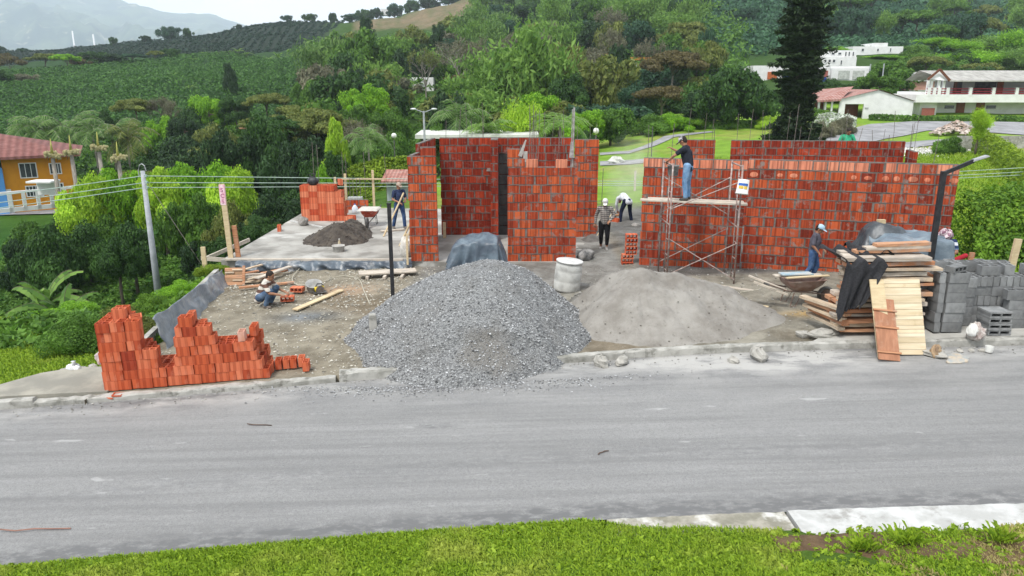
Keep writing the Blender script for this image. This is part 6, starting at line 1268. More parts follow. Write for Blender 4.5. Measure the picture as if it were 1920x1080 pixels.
v_ = villa(1490, 1559, 127, 150, 104, 'white house front with a royal blue base behind the tall conifer', storeys=((0, 1, .4, 1),), wins=[(.2, .68, .16, .3), (.45, .68, .16, .3)]); MB().box((2.4, 2.8, 1.5), (4.9, 5.8, 1.5)).build('blue_base', M('royal_blue', (.02, .08, .45), None, 3), v_); MB().box((4.4, -.1, 2.4), (1.2, .2, .9)).build('brick_panel', M('plinth_brick2', (.35, .12, .1), None, 9), v_)
v_ = villa(1412, 1468, 123, 148, 112, 'white house with an orange panel left of the tall conifer', wins=[(.55, .6, .14, .3), (.8, .6, .1, .3)]); MB().box((3.0, -.1, 2.0), (1.4, .2, 1.1)).build('orange_panel', M('panel_orange', (.5, .14, .05), None, 3), v_)
villa(749, 812, 145, 170, 105, 'white half hidden house in the woods above the left rooms', wins=[(.25, .5, .16, .4), (.55, .5, .05, .6)]); villa(800, 828, 106, 114, 150, 'tiny white house wall glimpsed between the trees', wins=[(.4, .5, .2, .5)]); villa(720, 756, 16, 23, 418, 'distant low white farmhouse on the ridge above the ploughed field', wins=[(.3, .5, .1, .4), (.6, .5, .1, .4)])
villa(883, 905, 147, 156, 108, 'bright white wall fragment below the bare tree', wins=[(.5, .5, .2, .4)]); villa(1170, 1215, 118, 138, 120, 'pale green roofed shed beside the dark pine in the woods', wins=[(.6, .5, .12, .4)], mats=M('pale_green_render', (.40, .46, .42), None, 3))
# yellow gantry
Yg = hit(1120, 124)[1]; gx = xat(1100, Yg, 10); zb = CAMZ+Yg*kv(122)-.8; YW = M('yellow_paint', (.70, .38, .01), None, 6, .6)
gt = empty('gantry', (gx, Yg, zb), 0, 'yellow steel frame structure standing on a concrete base in the woods', 'gantry'); top = Yg*(kv(100)-kv(122))+.8
MB().box((0.2, .5, top/2), (.5, .5, top)).build('column', YW, gt); MB().box((1.0, .5, top/2), (.3, .4, top)).build('column', YW, gt); MB().box((1.9, .5, top-.15), (4.0, .6, .3)).build('beam', YW, gt); mb = MB()
for i in range(4): mb.bar((.4+i*.85, .5, top*.55), (1.2+i*.85, .5, top-.2), .12); mb.bar((1.2+i*.85, .5, top*.55), (.4+i*.85, .5, top-.2), .12)
mb.build('lattice', YW, gt); MB().box((1.2, .3, .4), (3.6, 1.6, 1.4)).build('concrete_base', KERB, gt)
mb = MB(); mb.box((0, 0, 0), (4.5, .5, .5)); tag(mb.build('yellow_pipe', M('dull_yellow', (.35, .17, .03), None), None, loc=(xat(1205, 135, 8), 135, CAMZ+135*kv(110))), 'dull yellow beam lying right of the yellow frame in the woods', 'beam')
# garden lamps
for u, vt, vb, Y, lab in ((739, 256, 340, 48, 'slim garden lamp post above the hedge behind the slab'), (1117, 247, 262, 44, 'round white globe lamp beside the right end of the left rooms'), (1223, 232, 262, 52, 'thin dark garden pole on the lawn above the bricklayer')):
    x = xat(u, Y, 2); z0 = Hs(x, Y); z1 = CAMZ+Y*kv(vt); r = empty('garden_lamp', (x, Y, z0-.2), 0, lab, 'lamp'); MB().tube([(0, 0, 0), (0, 0, z1-z0)], .035, 7).build('pole', DBK, r)
    if u != 1223: MB().ell((0, 0, z1-z0+.25), (.17, .17, .17), 12, 9).build('globe', M('globe_white', (.8, .8, .76), None, 9, .3), r, True)
Y = 50; x = xat(796, Y, 2); z1 = CAMZ+Y*kv(208); z0 = Hs(x, Y); r = empty('street_light', (x, Y, z0-.2), 0, 'grey double armed street light standing behind the left rooms', 'street light'); L_ = z1-z0+.2
MB().tube([(0, 0, 0), (0, 0, L_)], [.1, .06], 8).build('pole', CG, r)
for s in (-1, 1): MB().tube([(0, 0, L_-.1), (s*.55, 0, L_+.1)], .03, 6).build('arm', CG, r); MB().ell((s*.68, 0, L_+.12), (.2, .11, .07), 12, 8).build('lamp_head', M('head_white', (.6, .62, .62), None, 9, .4), r, True)
for u, vt in ((1300*1.0+327, 120), (1652, 119)): 
    x = xat(u, 95, 5); z0 = Hs(x, 95); tag(MB().tube([(0, 0, 0), (0, 0, CAMZ+95*kv(vt)-z0)], .07, 6).build('utility_pole', CG, None, loc=(x, 95, z0)), ['left' if u < 1640 else 'right'][0]+' of two slim pale poles above the garage', 'pole')
for u, vt in ((137, 58), (175, 64)): 
    x = xat(u, 900, 60); tag(MB().tube([(0, 0, 0), (0, 0, CAMZ+900*kv(vt)+40)], .9, 5).build('radio_mast', WALL, None, loc=(x, 900, -40)), ['left', 'right'][u > 150]+' of two hazy white masts beyond the coffee ridge', 'mast')
# --- paved drives on the right, draped over the lawn
def drape_poly(name, pts, mat, off=.05, n_=(60, 10)):
    """ribbon between two polylines of photo pixels that lie on the terrain"""
    def ground(u, v):
        lo, hi = 28, 150; k = kv(v)
        Yy = np.linspace(lo, hi, 500); xx = (u-960)/FPX*(Yy*math.cos(PITCH)+(-Yy*k)*math.sin(PITCH)); zz = CAMZ+Yy*k; hh_ = H(xx, Yy); s = np.where(zz <= hh_)[0]
        i = s[0] if len(s) else -1; return xx[i], Yy[i]
    A = np.array([ground(*p_) for p_ in pts[0]]); B = np.array([ground(*p_) for p_ in pts[1]]); t = np.linspace(0, 1, n_[0])
    f = lambda Q: np.stack([np.interp(t, np.linspace(0, 1, len(Q)), Q[:, i]) for i in (0, 1)], -1)
    A, B = f(A), f(B); s = np.linspace(0, 1, n_[1])[:, None, None]; G = A[None]*(1-s)+B[None]*s; z = H(G[..., 0], G[..., 1])+off
    g = np.arange(n_[0]*n_[1]).reshape(n_[1], n_[0]); F = np.stack([g[:-1, :-1], g[:-1, 1:], g[1:, 1:], g[1:, :-1]], -1).reshape(-1, 4)
    return tag(link_mesh(name, np_mesh(name, np.concatenate([G, z[..., None]], -1).reshape(-1, 3), F, mat, smooth=True)), kind='structure')
DRV = M('drive_tarmac', (.30, .30, .31), (.2, .2, .205), .8, .9, .3, .01)
drape_poly('driveway', [[(1950, 256), (1800, 247), (1740, 246), (1660, 262), (1560, 278), (1500, 290)], [(1950, 232), (1850, 229), (1720, 228), (1630, 234), (1590, 244), (1525, 262)]], DRV, .06)
drape_poly('driveway', [[(1600, 300), (1700, 278), (1800, 268)], [(1600, 286), (1690, 269), (1790, 261)]], DRV, .05)
drape_poly('garden_path', [[(1125, 312), (1180, 310), (1240, 303)], [(1125, 304), (1180, 302), (1240, 297)]], DRV, .05)
drape_poly('garden_path', [[(1125, 292), (1180, 289), (1225, 276), (1262, 259), (1340, 249)], [(1125, 288), (1180, 284), (1215, 271), (1245, 257), (1330, 247)]], DRV, .05)
drape_poly('garden_path', [[(-20, 406), (200, 402), (300, 399)], [(-20, 392), (200, 394), (300, 393)]], DRV, .1)
drape_poly('driveway', [[(-30, 408), (30, 388), (70, 372)], [(-30, 372), (10, 370), (60, 366)]], DRV, .12)
# rubble heaps on the drive, white stones bed
x, y = xat(1793, 61, 2), 61.
z = Hs(x, y); rg = np.random.RandomState(5); n_ = 420; ang = rg.uniform(0, 6.28, n_); rr_ = rg.rand(n_)**.6
tag(link_mesh('rubble_heap', stones_mesh('rubble_heap', np.stack([x+rr_*np.cos(ang)*2.0, y+rr_*np.sin(ang)*1.2, z+.1+(1-rr_)*1.0], -1), .08+.16*rg.rand(n_), M('rubble_mix', (.5, .44, .4), (.3, .22, .18), 3, .9, isl=.4), rg)), 'heap of pale rubble and wood dumped on the driveway before the balcony house', 'rubble')
x, y = xat(1712, 49, 2), 50.; n_ = 900; X_ = x+rg.normal(0, 1.7, n_); Y_ = y+rg.normal(0, 1.5, n_)
tag(link_mesh('white_stones', stones_mesh('white_stones', np.stack([X_, Y_, H(X_, Y_)+.03], -1), .05+.09*rg.rand(n_), M('white_stone', (.62, .61, .58), (.42, .41, .38), 3, .9, isl=.3), rg)), 'white stone chippings scattered on the grass between the driveways', 'stones', kind='stuff')
mb = MB(); mb.box((0, 0, .35), (9, .25, .9)); x = xat(1905, 50, 1.5); tag(mb.build('retaining_wall', KERB, None, loc=(x+.5, 50, Hs(x, 50)), rz=.03), 'low pale retaining wall at the right edge beyond the clipped hedge', 'wall')
rock((xat(1155, 50, .6)+0, 50, Hs(xat(1155, 50, .6), 50)), .55, 'white boulder alone on the lawn in the gap', 77, M('white_rock', (.6, .6, .56), (.4, .42, .36), 5))
# ------------------------------------------------------------------ foliage
def quads(C, Nn, S, rg, asp=1.7, curl=.25):
    """leaf cards: diamond-ish bent quads. C centres, Nn normals, S sizes"""
    n = len(C); t = rg.normal(size=(n, 3)); t -= (t*Nn).sum(1)[:, None]*Nn; t /= np.linalg.norm(t, axis=1)[:, None]+1e-9; b = np.cross(Nn, t)
    S = S[:, None]; P = np.stack([C-t*S*asp*.5, C+b*S*.42-Nn*S*curl*.3, C+t*S*asp*.5-Nn*S*curl, C-b*S*.42-Nn*S*curl*.3], 1)
    return P.reshape(-1, 3)
def unit(V): return V/(np.linalg.norm(V, axis=1)[:, None]+1e-9)
def crown_pts(rg, nl, n, kind='round'):
    """lobes spread through a unit crown (radius 1, z from 0 to 1); returns centres and outward normals"""
    L = unit(rg.normal(size=(nl, 3))); L *= rg.uniform(.3, .88, (nl, 1)); 
    if kind == 'round': L[:, 2] = L[:, 2]*.48+.5; lr = rg.uniform(.11, .29, nl)
    elif kind == 'flat': L[:, 2] = .78+L[:, 2]*.13-.32*(L[:, 0]**2+L[:, 1]**2); lr = rg.uniform(.16, .3, nl)
    elif kind == 'bush': L[:, 2] = np.abs(L[:, 2])*.75+.12; lr = rg.uniform(.2, .36, nl)
    elif kind == 'tall': L[:, 2] = rg.uniform(.08, .92, nl); L[:, :2] *= (1.05-.75*L[:, 2:3]**2); lr = rg.uniform(.16, .3, nl)
    k = rg.randint(0, nl, n); d = unit(rg.normal(size=(n, 3))+[0, 0, .3]); rad = lr[k, None]*rg.uniform(.55, 1.05, (n, 1))
    sq = np.array([1, 1, .75 if kind != 'flat' else .35]); P = L[k]+d*rad*sq
    return P, unit(d+rg.normal(scale=.45, size=(n, 3))), L
def trunk(mb, h, r, seed, lobes=None, n=5, base=-.25):
    q = random.Random(seed); top = h*.55; bend = q.uniform(-.05, .05); mb.tube([(0, 0, base), (bend, 0, top*.5), (bend*1.5, bend, top)], [r, r*.75, r*.5], 7, mi=1)
    if lobes is not None:
        for i in range(min(n, len(lobes))):
            p = lobes[i]; mb.tube([(bend, 0, top*q.uniform(.55, .95)), (p[0]*.5, p[1]*.5, (top+p[2])*.5), tuple(p)], [r*.4, r*.28, r*.1], 5, mi=1)
BARK = M('bark', (.16, .13, .10), (.08, .065, .05), 6, .95, .8, .03, sc=(3, 3, .6)); BARKL = M('bark_pale', (.33, .30, .26), (.2, .18, .15), 6, .95, .6, .02, sc=(3, 3, .6))
def merge(name, P, mb, mats, tri=None):
    n = len(P)//4; F = np.arange(n*4).reshape(n, 4); V = P; mi = np.zeros(n, int)
    if mb and mb.v:
        V = np.concatenate([P, np.array([tuple(p) for p in mb.v])]); f4 = []
        for f in mb.f: 
            if len(f) == 4: f4.append(f)
            else:
                for i in range(1, len(f)-1, 2): f4.append([f[0], f[i], f[i+1], f[min(i+2, len(f)-1)]] if i+2 < len(f) else [f[0], f[i], f[i+1], f[i+1]])
        f4 = [f for f in f4 if len(set(f)) == 4]; F = np.concatenate([F, np.array(f4)+len(P)]); mi = np.concatenate([mi, np.ones(len(f4), int)])
    return np_mesh(name, V, F, mats, midx=mi)
LF = {}
for nm, a, b, tl in (('mid', (.040, .105, .014), (.125, .25, .035), .35), ('dark', (.016, .05, .012), (.06, .135, .025), .28), ('deep', (.010, .028, .011), (.038, .085, .024), .2), ('bright', (.10, .26, .015), (.27, .50, .03), .4),
        ('lime', (.22, .40, .02), (.40, .58, .05), .4), ('olive', (.075, .11, .02), (.20, .23, .055), .3), ('grey', (.10, .11, .06), (.20, .19, .12), .25), ('blue', (.018, .055, .03), (.045, .11, .05), .25),
        ('bamboo', (.08, .18, .03), (.22, .37, .07), .4), ('brown', (.075, .06, .025), (.14, .12, .045), .25), ('palm', (.06, .14, .03), (.20, .32, .09), .4), ('conifer', (.010, .022, .009), (.034, .062, .020), .15), ('coffee', (.020, .070, .014), (.085, .19, .035), .3),
        ('hedge', (.09, .17, .01), (.26, .36, .03), .35), ('hedgegreen', (.05, .13, .012), (.17, .31, .03), .35), ('cream', (.45, .42, .22), (.75, .68, .42), .3), ('flower', (.2, .3, .1), (.6, .6, .6), .2)): LF[nm] = leafmat('leaf_'+nm, a, b, tl)
PROTO = {}
def proto(kind, lod, v):
    """(crown mesh, trunk mesh) for near trees, or one joined mesh for far ones"""
    key = (kind, lod, v)
    if key in PROTO: return PROTO[key]
    rg = np.random.RandomState(hash((kind, lod, v)) % 9999 if False else (len(kind)*131+lod*17+v*7+ord(kind[0])+ord(kind[1])*3)); mb = MB(); mats = [LF['mid'], BARK]
    n = {0: 34000, 1: 17000, 2: 7500}[lod]; s = {0: .032, 1: .042, 2: .056}[lod]
    if kind in ('round', 'flat', 'bush', 'tall'):
        nl = {'round': 42, 'flat': 44, 'bush': 34, 'tall': 38}[kind]; P, Nn, L = crown_pts(rg, nl, n, kind)
        Q = quads(P, Nn, s*rg.uniform(.6, 1.35, n), rg); trunk(mb, 1.0 if kind != 'bush' else .5, .045 if kind != 'flat' else .035, v, L, 7)
    elif kind == 'bare':
        P = []; q = random.Random(v); mb.tube([(0, 0, -.2), (.02, 0, .4)], [.035, .025], 6, mi=1)
        def br(p, d, l, r, dep):
            e = p+d*l; mb.tube([tuple(p), tuple((p+e)/2+Vector((q.uniform(-.02, .02),)*3)), tuple(e)], [r, r*.75, r*.5], 3, mi=1, caps=False)
            if dep: 
                for _ in range(3 if dep > 1 else 4): br(e, (d+Vector((q.uniform(-.8, .8), q.uniform(-.8, .8), q.uniform(-.3, .5)))).normalized(), l*q.uniform(.6, .85), r*.55, dep-1)
            else: P.append(tuple(e))
        for i in range(5): br(Vector((.02, 0, .3+.03*i)), Vector((math.cos(i*1.3)*.7, math.sin(i*1.3)*.7, 1)).normalized(), .26, .022, 4)
        P = np.array(P); k = rg.randint(0, len(P), n//4); C_ = P[k]+rg.normal(scale=.035, size=(len(k), 3)); Q = quads(C_, unit(rg.normal(size=C_.shape)), s*.7*rg.uniform(.5, 1, len(k)), rg)
    elif kind == 'bamboo':
        Cs = []; Ns = []; ncul = 26 if lod < 2 else 14
        for i in range(ncul):
            a = rg.uniform(0, 6.28); r = rg.uniform(.1, 1); hgt = rg.uniform(.7, 1.05); m_ = n//ncul; t = rg.rand(m_)**.6; rr_ = r*(.25+.75*t**2.2)
            x = np.cos(a)*rr_; y = np.sin(a)*rr_; z = hgt*(t-.18*t**5*r); sp = .11+.05*np.sin(t*9)
            Cs.append(np.stack([x, y, z], -1)+rg.normal(size=(m_, 3))*sp[:, None]*[1, 1, .7]); Ns.append(unit(rg.normal(size=(m_, 3))+[0, 0, .3]))
            if i < 8: mb.tube([(0, 0, -.1), (np.cos(a)*r*.3, np.sin(a)*r*.3, hgt*.5), (np.cos(a)*r*.75, np.sin(a)*r*.75, hgt*.85)], [.012, .01, .005], 4, mi=1, caps=False)
        P = np.concatenate(Cs); Q = quads(P, np.concatenate(Ns), s*.9*rg.uniform(.6, 1.3, len(P)), rg, asp=2.6)
    elif kind == 'conifer':
        Cs = []; Ns = []; mb.tube([(0, 0, -.02), (.006, 0, .5), (0, 0, 1)], [.021, .014, .002], 9, mi=1); nb = 190
        for i in range(nb):
            t = (i/nb)**1.05; z = .015+.97*t+rg.uniform(-.01, .01); a = i*2.4+rg.uniform(-.3, .3); prof_ = np.interp(t, [0, .08, .16, .28, .4, .6, .8, .93, 1], [.15, .175, .12, .085, .14, .17, .14, .075, .02]); ln = prof_*rg.uniform(.6, 1.12); m_ = n//nb
            s_ = rg.rand(m_)**.75; dr = -.05*s_+.10*s_**2*ln*3; wv = rg.normal(size=m_)*.03*(1-.3*s_)
            x = np.cos(a)*ln*s_-np.sin(a)*wv; y = np.sin(a)*ln*s_+np.cos(a)*wv; Cs.append(np.stack([x, y, z+dr*.5+rg.normal(size=m_)*.005], -1)); Ns.append(unit(rg.normal(size=(m_, 3))*.6+[0, 0, 1]))
            if i % 2 == 0: mb.tube([(0, 0, z), (np.cos(a)*ln*.8, np.sin(a)*ln*.8, z-.012)], [.0035, .001], 3, mi=1, caps=False)
        P = np.concatenate(Cs); Q = quads(P, np.concatenate(Ns), .013*rg.uniform(.5, 1.4, len(P)), rg, asp=2.4)
    elif kind in ('palm', 'banana'):
        Q = []; nf = 15 if kind == 'palm' else 9; q = random.Random(v)
        th = .62 if kind == 'palm' else .25; mb.tube([(0, 0, -.1), (.02, 0, th*.5), (0, 0, th)], [.028, .02, .022] if kind == 'palm' else [.05, .045, .03], 8, mi=1)
        for i in range(nf):
            a = i*2.4+q.uniform(-.2, .2); up = q.uniform(.25, 1.3) if kind == 'palm' else q.uniform(.6, 1.3); ln = q.uniform(.5, .66) if kind == 'palm' else q.uniform(.6, .8); K = 26 if kind == 'palm' else 8; pts = []
            for k in range(K+1):
                t = k/K; ang = up-t*(1.75 if kind == 'palm' else 1.2); 
                if k == 0: p = Vector((0, 0, th))
                else: p = pts[-1]+Vector((math.cos(a)*math.cos(ang), math.sin(a)*math.cos(ang), math.sin(ang)))*ln/K
                pts.append(p)
            sd_ = Vector((-math.sin(a), math.cos(a), 0)); mb.tube([tuple(pts[j]) for j in range(0, K+1, max(1, K//5))], .004, 3, mi=1, caps=False)
            for k in range(1, K):
                t = k/K; d_ = (pts[k+1]-pts[k]).normalized()
                if kind == 'palm':
                    w = .17*math.sin(math.pi*min(1, t*.9+.12))*q.uniform(.8, 1.1)
                    for s_ in (-1, 1):
                        tip = pts[k]+sd_*s_*w+d_*w*.55-Vector((0, 0, w*.35*q.uniform(.6, 1.6))); Q += [tuple(pts[k]), tuple(pts[k]+d_*.016), tuple(tip), tuple(tip-d_*.004)]
                else:
                    w = .085*math.sin(math.pi*(t*.85+.1)); 
                    for s_ in (-1, 1): Q += [tuple(pts[k]), tuple(pts[k+1]), tuple(pts[k+1]+sd_*s_*w-Vector((0, 0, w*.4))), tuple(pts[k]+sd_*s_*w-Vector((0, 0, w*.4)))]
        Q = np.array(Q)
    if lod < 2:
        cm = merge('crown', Q, None, [LF['mid']]); tmb = MB(); tmb.v = mb.v; tmb.f = mb.f; tmb.m = [0]*len(mb.f); PROTO[key] = (cm, tmb.mesh('trunk', [BARK], True))
    else: PROTO[key] = (merge('tree', Q, mb, mats), None)
    return PROTO[key]
def setmat(o, i, m): o.material_slots[i].link = 'OBJECT'; o.material_slots[i].material = m
rt = random.Random(77)
def plant(u, vt, Y, w, kind, col, label, cat='tree', lod=1, name=None, group=None, bark=None, x=None, h=None, sink=.0):
    """a tree whose top shows at pixel row vt and whose crown is w pixels wide, standing on the terrain at distance Y"""
    x = xat(u, Y, 2) if x is None else x; z0 = Hs(x, Y)-sink; hh_ = h or max(.5, CAMZ+Y*kv(vt)-z0); wr = w*Y/FPX/2
    cm, tm = proto(kind, lod, rt.randrange(3)); nm = name or {'palm': 'palm_tree', 'bamboo': 'bamboo_clump', 'conifer': 'conifer', 'bush': 'shrub', 'banana': 'banana_plant'}.get(kind, 'tree')
    if kind in ('palm', 'banana'): wr = wr/.55 if kind == 'palm' else wr/.7
    if kind == 'conifer': wr = wr/.2
    if tm is None and kind in ('round', 'flat'): wr = max(wr, hh_*.42)
    sc = (wr*rt.uniform(.93, 1.07), wr*rt.uniform(.93, 1.07), hh_/(1.05 if kind != 'palm' else .98))
    if tm is None:
        o = link_mesh(nm, cm, None, (x, Y, z0), rt.uniform(0, 6.28)); o.scale = sc; setmat(o, 0, LF[col]); 
        if bark: setmat(o, 1, bark)
        return tag(o, label, cat, group)
    r = empty(nm, (x, Y, z0), rt.uniform(0, 6.28), label, cat, group)
    ch = min(hh_, wr*{'round': 1.55 if Y > 60 else 2.3, 'flat': 1.2, 'bush': 2.1, 'tall': 4.5, 'bare': 1.9, 'bamboo': 2.2}.get(kind, 99))/1.05
    c = link_mesh('crown', cm, r, (0, 0, hh_/1.05-ch)); c.scale = (sc[0], sc[1], ch if kind != 'palm' else sc[2]); setmat(c, 0, LF[col])
    if kind == 'palm': c.location = (0, 0, 0)
    t = link_mesh('trunk', tm, r, (0, 0, hh_/1.05-ch) if kind != 'palm' else (0, 0, 0)); t.scale = c.scale
    if hh_/1.05-ch > .3 and kind != 'palm':
        rr_ = max(.07, wr*.05); MB().tube([(0, 0, -.3), (.05, 0, (hh_-ch)*.5), (0, 0, hh_/1.05-ch+.1)], [rr_*1.2, rr_, rr_*.9], 7).build('trunk', bark or BARK, r, True)
    if bark: setmat(t, 0, bark)
    return r
# ---- left foreground and valley
for u, vt, Y, w, k, c, lb in (
    (135, 575, 15.4, 165, 'bush', 'mid', 'loose green bush on the lawn left of the broken brick stack'), (215, 560, 15.7, 120, 'bush', 'olive', 'bush right behind the broken brick stack with browned twigs'), (90, 588, 20.3, 150, 'bush', 'bright', 'yellow green bush at the top of the left lawn'),
    (325, 525, 19.5, 110, 'bush', 'bright', 'yellow green bush over the plastic sheeting'), (385, 505, 21.5, 80, 'bush', 'hedge', 'small yellow green bush at the plot corner stake'), (265, 545, 18, 100, 'bush', 'hedgegreen', 'fresh green bush between utility pole and brick stack'),
    (40, 425, 30, 180, 'banana', 'bamboo', 'large banana plant on the far left bank'), (75, 470, 27, 150, 'banana', 'mid', 'lower banana plant on the far left bank'), 
    (60, 402, 36, 150, 'bush', 'dark', 'dark shrub below the orange house'), (135, 392, 38, 120, 'bush', 'dark', 'dark small tree in front of the white railing'), (225, 392, 36, 120, 'bush', 'dark', 'dark small tree left of the utility pole'), (195, 425, 34, 90, 'bush', 'dark', 'dark shrub on the left slope'),
    (25, 398, 44, 110, 'bush', 'mid', 'leafy bush below the left end of the white railing'), (85, 388, 44, 90, 'bush', 'dark', 'dark bush below the middle of the white railing'), (175, 385, 43, 90, 'bush', 'mid', 'green bush under the bright hedge trees'), (15, 430, 38, 110, 'bush', 'deep', 'deep green bush above the banana plants'),
    (345, 350, 37, 130, 'round', 'mid', 'green tree just right of the utility pole'), (360, 440, 30, 100, 'round', 'deep', 'black green tree behind the tall marked stake'),
    (430, 370, 31.5, 150, 'round', 'olive', 'mango tree with pale leaf tips left of the tall stake'), (500, 360, 32, 170, 'round', 'deep', 'dark mango tree behind the left slab edge'), (555, 345, 35, 130, 'round', 'dark', 'dark tree left of the square brick stack'), (470, 400, 28, 120, 'round', 'dark', 'dark leafy tree close behind the slab edge'), (395, 425, 29, 120, 'bush', 'dark', 'dark bush behind the crossboard')):
    plant(u, vt, Y, w, k, c, lb, 'bush' if k == 'bush' else 'banana plant' if k == 'banana' else 'tree', lod=0 if Y < 33 else 1)
for i, (u, vt, w) in enumerate(((150, 300, 110), (195, 288, 110), (245, 294, 110), (290, 285, 110), (335, 280, 110), (385, 278, 120), (430, 290, 100), (165, 335, 130), (330, 325, 130))):
    plant(u, vt, 44+(i % 3), w*1.15, 'bush', ('bright' if i % 3 else 'lime') if i < 7 else 'mid', ['first', 'second', 'third', 'fourth', 'fifth', 'sixth', 'seventh', 'lower left', 'lower right'][i]+' bright yellow green tree from the left in the row before the orange house', lod=1, group='bright hedge trees')
for u, vt, Y, w, k, c, lb in (
    (430, 228, 54, 130, 'round', 'deep', 'near black broad tree left of the square brick stack'), (490, 215, 56, 140, 'round', 'dark', 'dark spreading tree above the mango trees'), (555, 235, 52, 130, 'round', 'deep', 'dark tree mass behind the square brick stack'), (610, 275, 46, 100, 'round', 'dark', 'dark tree behind the black plastic bag'), (590, 188, 70, 170, 'flat', 'olive', 'flat topped olive acacia above the dark tree mass'), (515, 205, 66, 110, 'flat', 'dark', 'dark flat topped acacia in the valley'),
    (625, 222, 50, 75, 'tall', 'lime', 'small vivid lime green tree left of the palm'), (600, 310, 44, 60, 'tall', 'bright', 'narrow bright green shrub behind the brick stack'),
    (690, 215, 46, 95, 'palm', 'palm', 'slender palm above the hedge left of the double lamp'), (665, 245, 52, 90, 'bush', 'mid', 'green bush below the slender palm'), (740, 250, 50, 90, 'round', 'mid', 'green tree behind the garden lamp'), (720, 280, 47, 80, 'bush', 'dark', 'dark bush above the hedge'),
    (95, 95, 190, 70, 'flat', 'olive', 'pale olive flat tree between the two coffee fields'), (135, 96, 185, 70, 'flat', 'bright', 'yellow green flat tree between the two coffee fields'), (30, 92, 200, 55, 'flat', 'brown', 'rusty brown tree at the far left field edge'),
    (435, 118, 128, 38, 'tall', 'deep', 'single dark tree standing in the middle coffee field'), (700, 50, 125, 150, 'round', 'mid', 'large layered green tree towering left of the centre woods'), (665, 95, 118, 120, 'round', 'dark', 'dark tree under the large layered tree'), (735, 130, 115, 110, 'round', 'grey', 'dull grey green tree left of the white half hidden house'),
    (610, 105, 110, 110, 'round', 'grey', 'grey leaved tree at the edge of the coffee field'), (590, 135, 100, 90, 'round', 'mid', 'green tree at the lower edge of the coffee field'), (690, 150, 82, 100, 'round', 'bright', 'bright green domed tree below the layered tree'), (650, 190, 76, 130, 'round', 'mid', 'broad green tree right of the olive acacia'), (730, 195, 72, 100, 'round', 'mid', 'mid green tree left of the double lamp'),
    (865, 82, 118, 140, 'bare', 'grey', 'large leafless grey tree in the centre woods'), (955, 70, 135, 80, 'bare', 'grey', 'pale thin leafless tree right of the large bare one'), (1015, 66, 135, 70, 'bare', 'grey', 'right hand pale leafless tree on the wooded slope'), (870, 130, 105, 120, 'flat', 'brown', 'brownish thicket under the large bare tree'), (800, 100, 125, 100, 'bare', 'olive', 'thin olive tree beside the white half hidden house'),
    (870, 22, 200, 110, 'flat', 'olive', 'yellowish flat crowned tree below the ploughed field'), (865, 50, 190, 90, 'round', 'grey', 'grey green tree under the yellowish crown'), (930, 10, 230, 60, 'tall', 'blue', 'tall dark blue green tree at the top centre'),
    (860, 165, 60, 130, 'palm', 'palm', 'large feathery palm right of the double street light'), (915, 205, 56, 110, 'palm', 'bamboo', 'bright palm behind the centre wall'), (1050, 195, 54, 130, 'palm', 'bamboo', 'wide bright palm right of the centre rebars'), (975, 198, 58, 90, 'bamboo', 'lime', 'yellowish cane clump between the two bright palms'), (820, 215, 58, 90, 'bush', 'mid', 'green bush behind the carport roof'),
    (890, 230, 57, 100, 'bush', 'bright', 'bright bush behind the carport roof'), (1095, 195, 62, 90, 'round', 'bright', 'light green tree at the right of the bright palms'), (1060, 130, 80, 110, 'round', 'dark', 'dark green tree in the middle woods above the bright palms'), (960, 130, 86, 130, 'round', 'mid', 'broad leafy tree above the centre wall'), (1015, 160, 72, 110, 'round', 'bright', 'bright leafy tree above the centre rebars'),
    (1145, 190, 63, 120, 'round', 'mid', 'dense rounded tree at the lawn edge beyond the gap'), (1100, 235, 60, 60, 'bush', 'dark', 'dark shrub at the lawn edge left of the gap'), (1155, 88, 100, 65, 'tall', 'deep', 'dark layered pine beside the yellow frame'), (1190, 150, 80, 90, 'round', 'blue', 'bluish tree below the dark pine'),
    (1255, 82, 95, 140, 'flat', 'brown', 'wide brown crowned tree in the middle woods'), (1240, 150, 78, 130, 'flat', 'brown', 'brownish undergrowth tree below the wide brown crown'), (1220, 205, 66, 90, 'bush', 'mid', 'leafy bush at the lawn edge above the bricklayer'), (1265, 205, 67, 80, 'bush', 'bright', 'light bush at the lawn edge behind the bricklayer'), (1305, 215, 68, 70, 'bush', 'hedgegreen', 'fresh green bush left of the great dark tree'),
    (1360, 108, 68, 175, 'round', 'dark', 'great round dark tree standing on the lawn'), (1340, 160, 68, 140, 'round', 'deep', 'black green lower crown under the great dark tree'), (1415, 150, 69, 120, 'round', 'dark', 'dark tree between the great tree and the tall conifer'), (1440, 212, 66, 60, 'bush', 'lime', 'yellow green shrub left of the tall conifer'), (1320, 50, 115, 60, 'tall', 'blue', 'tall bluish tree above the great dark tree'),
    (1190, 40, 150, 50, 'tall', 'blue', 'dark spire like tree on the bamboo slope'), (1300, 75, 110, 90, 'round', 'mid', 'mid green tree behind the great dark tree'), (1390, 10, 210, 50, 'round', 'blue', 'dark round tree standing in the right coffee field'), (1350, 20, 220, 50, 'round', 'deep', 'left dark tree standing in the right coffee field'),
    (1555, 148, 88, 110, 'round', 'dark', 'dark tree behind the garage porch'), (1640, 130, 88, 90, 'round', 'mid', 'leafy tree above the garage gable'), (1525, 195, 72, 70, 'bush', 'mid', 'green bush between the conifer and the garage'), (1600, 148, 90, 80, 'bush', 'dark', 'dark hedge below the white villas'), (1600, 10, 190, 75, 'round', 'blue', 'dark tree group above the white villas'), (1640, 25, 185, 50, 'bamboo', 'bamboo', 'bamboo beside the dark trees above the villas'),
    (1640, 212, 62, 0, 'bush', 'mid', '')):
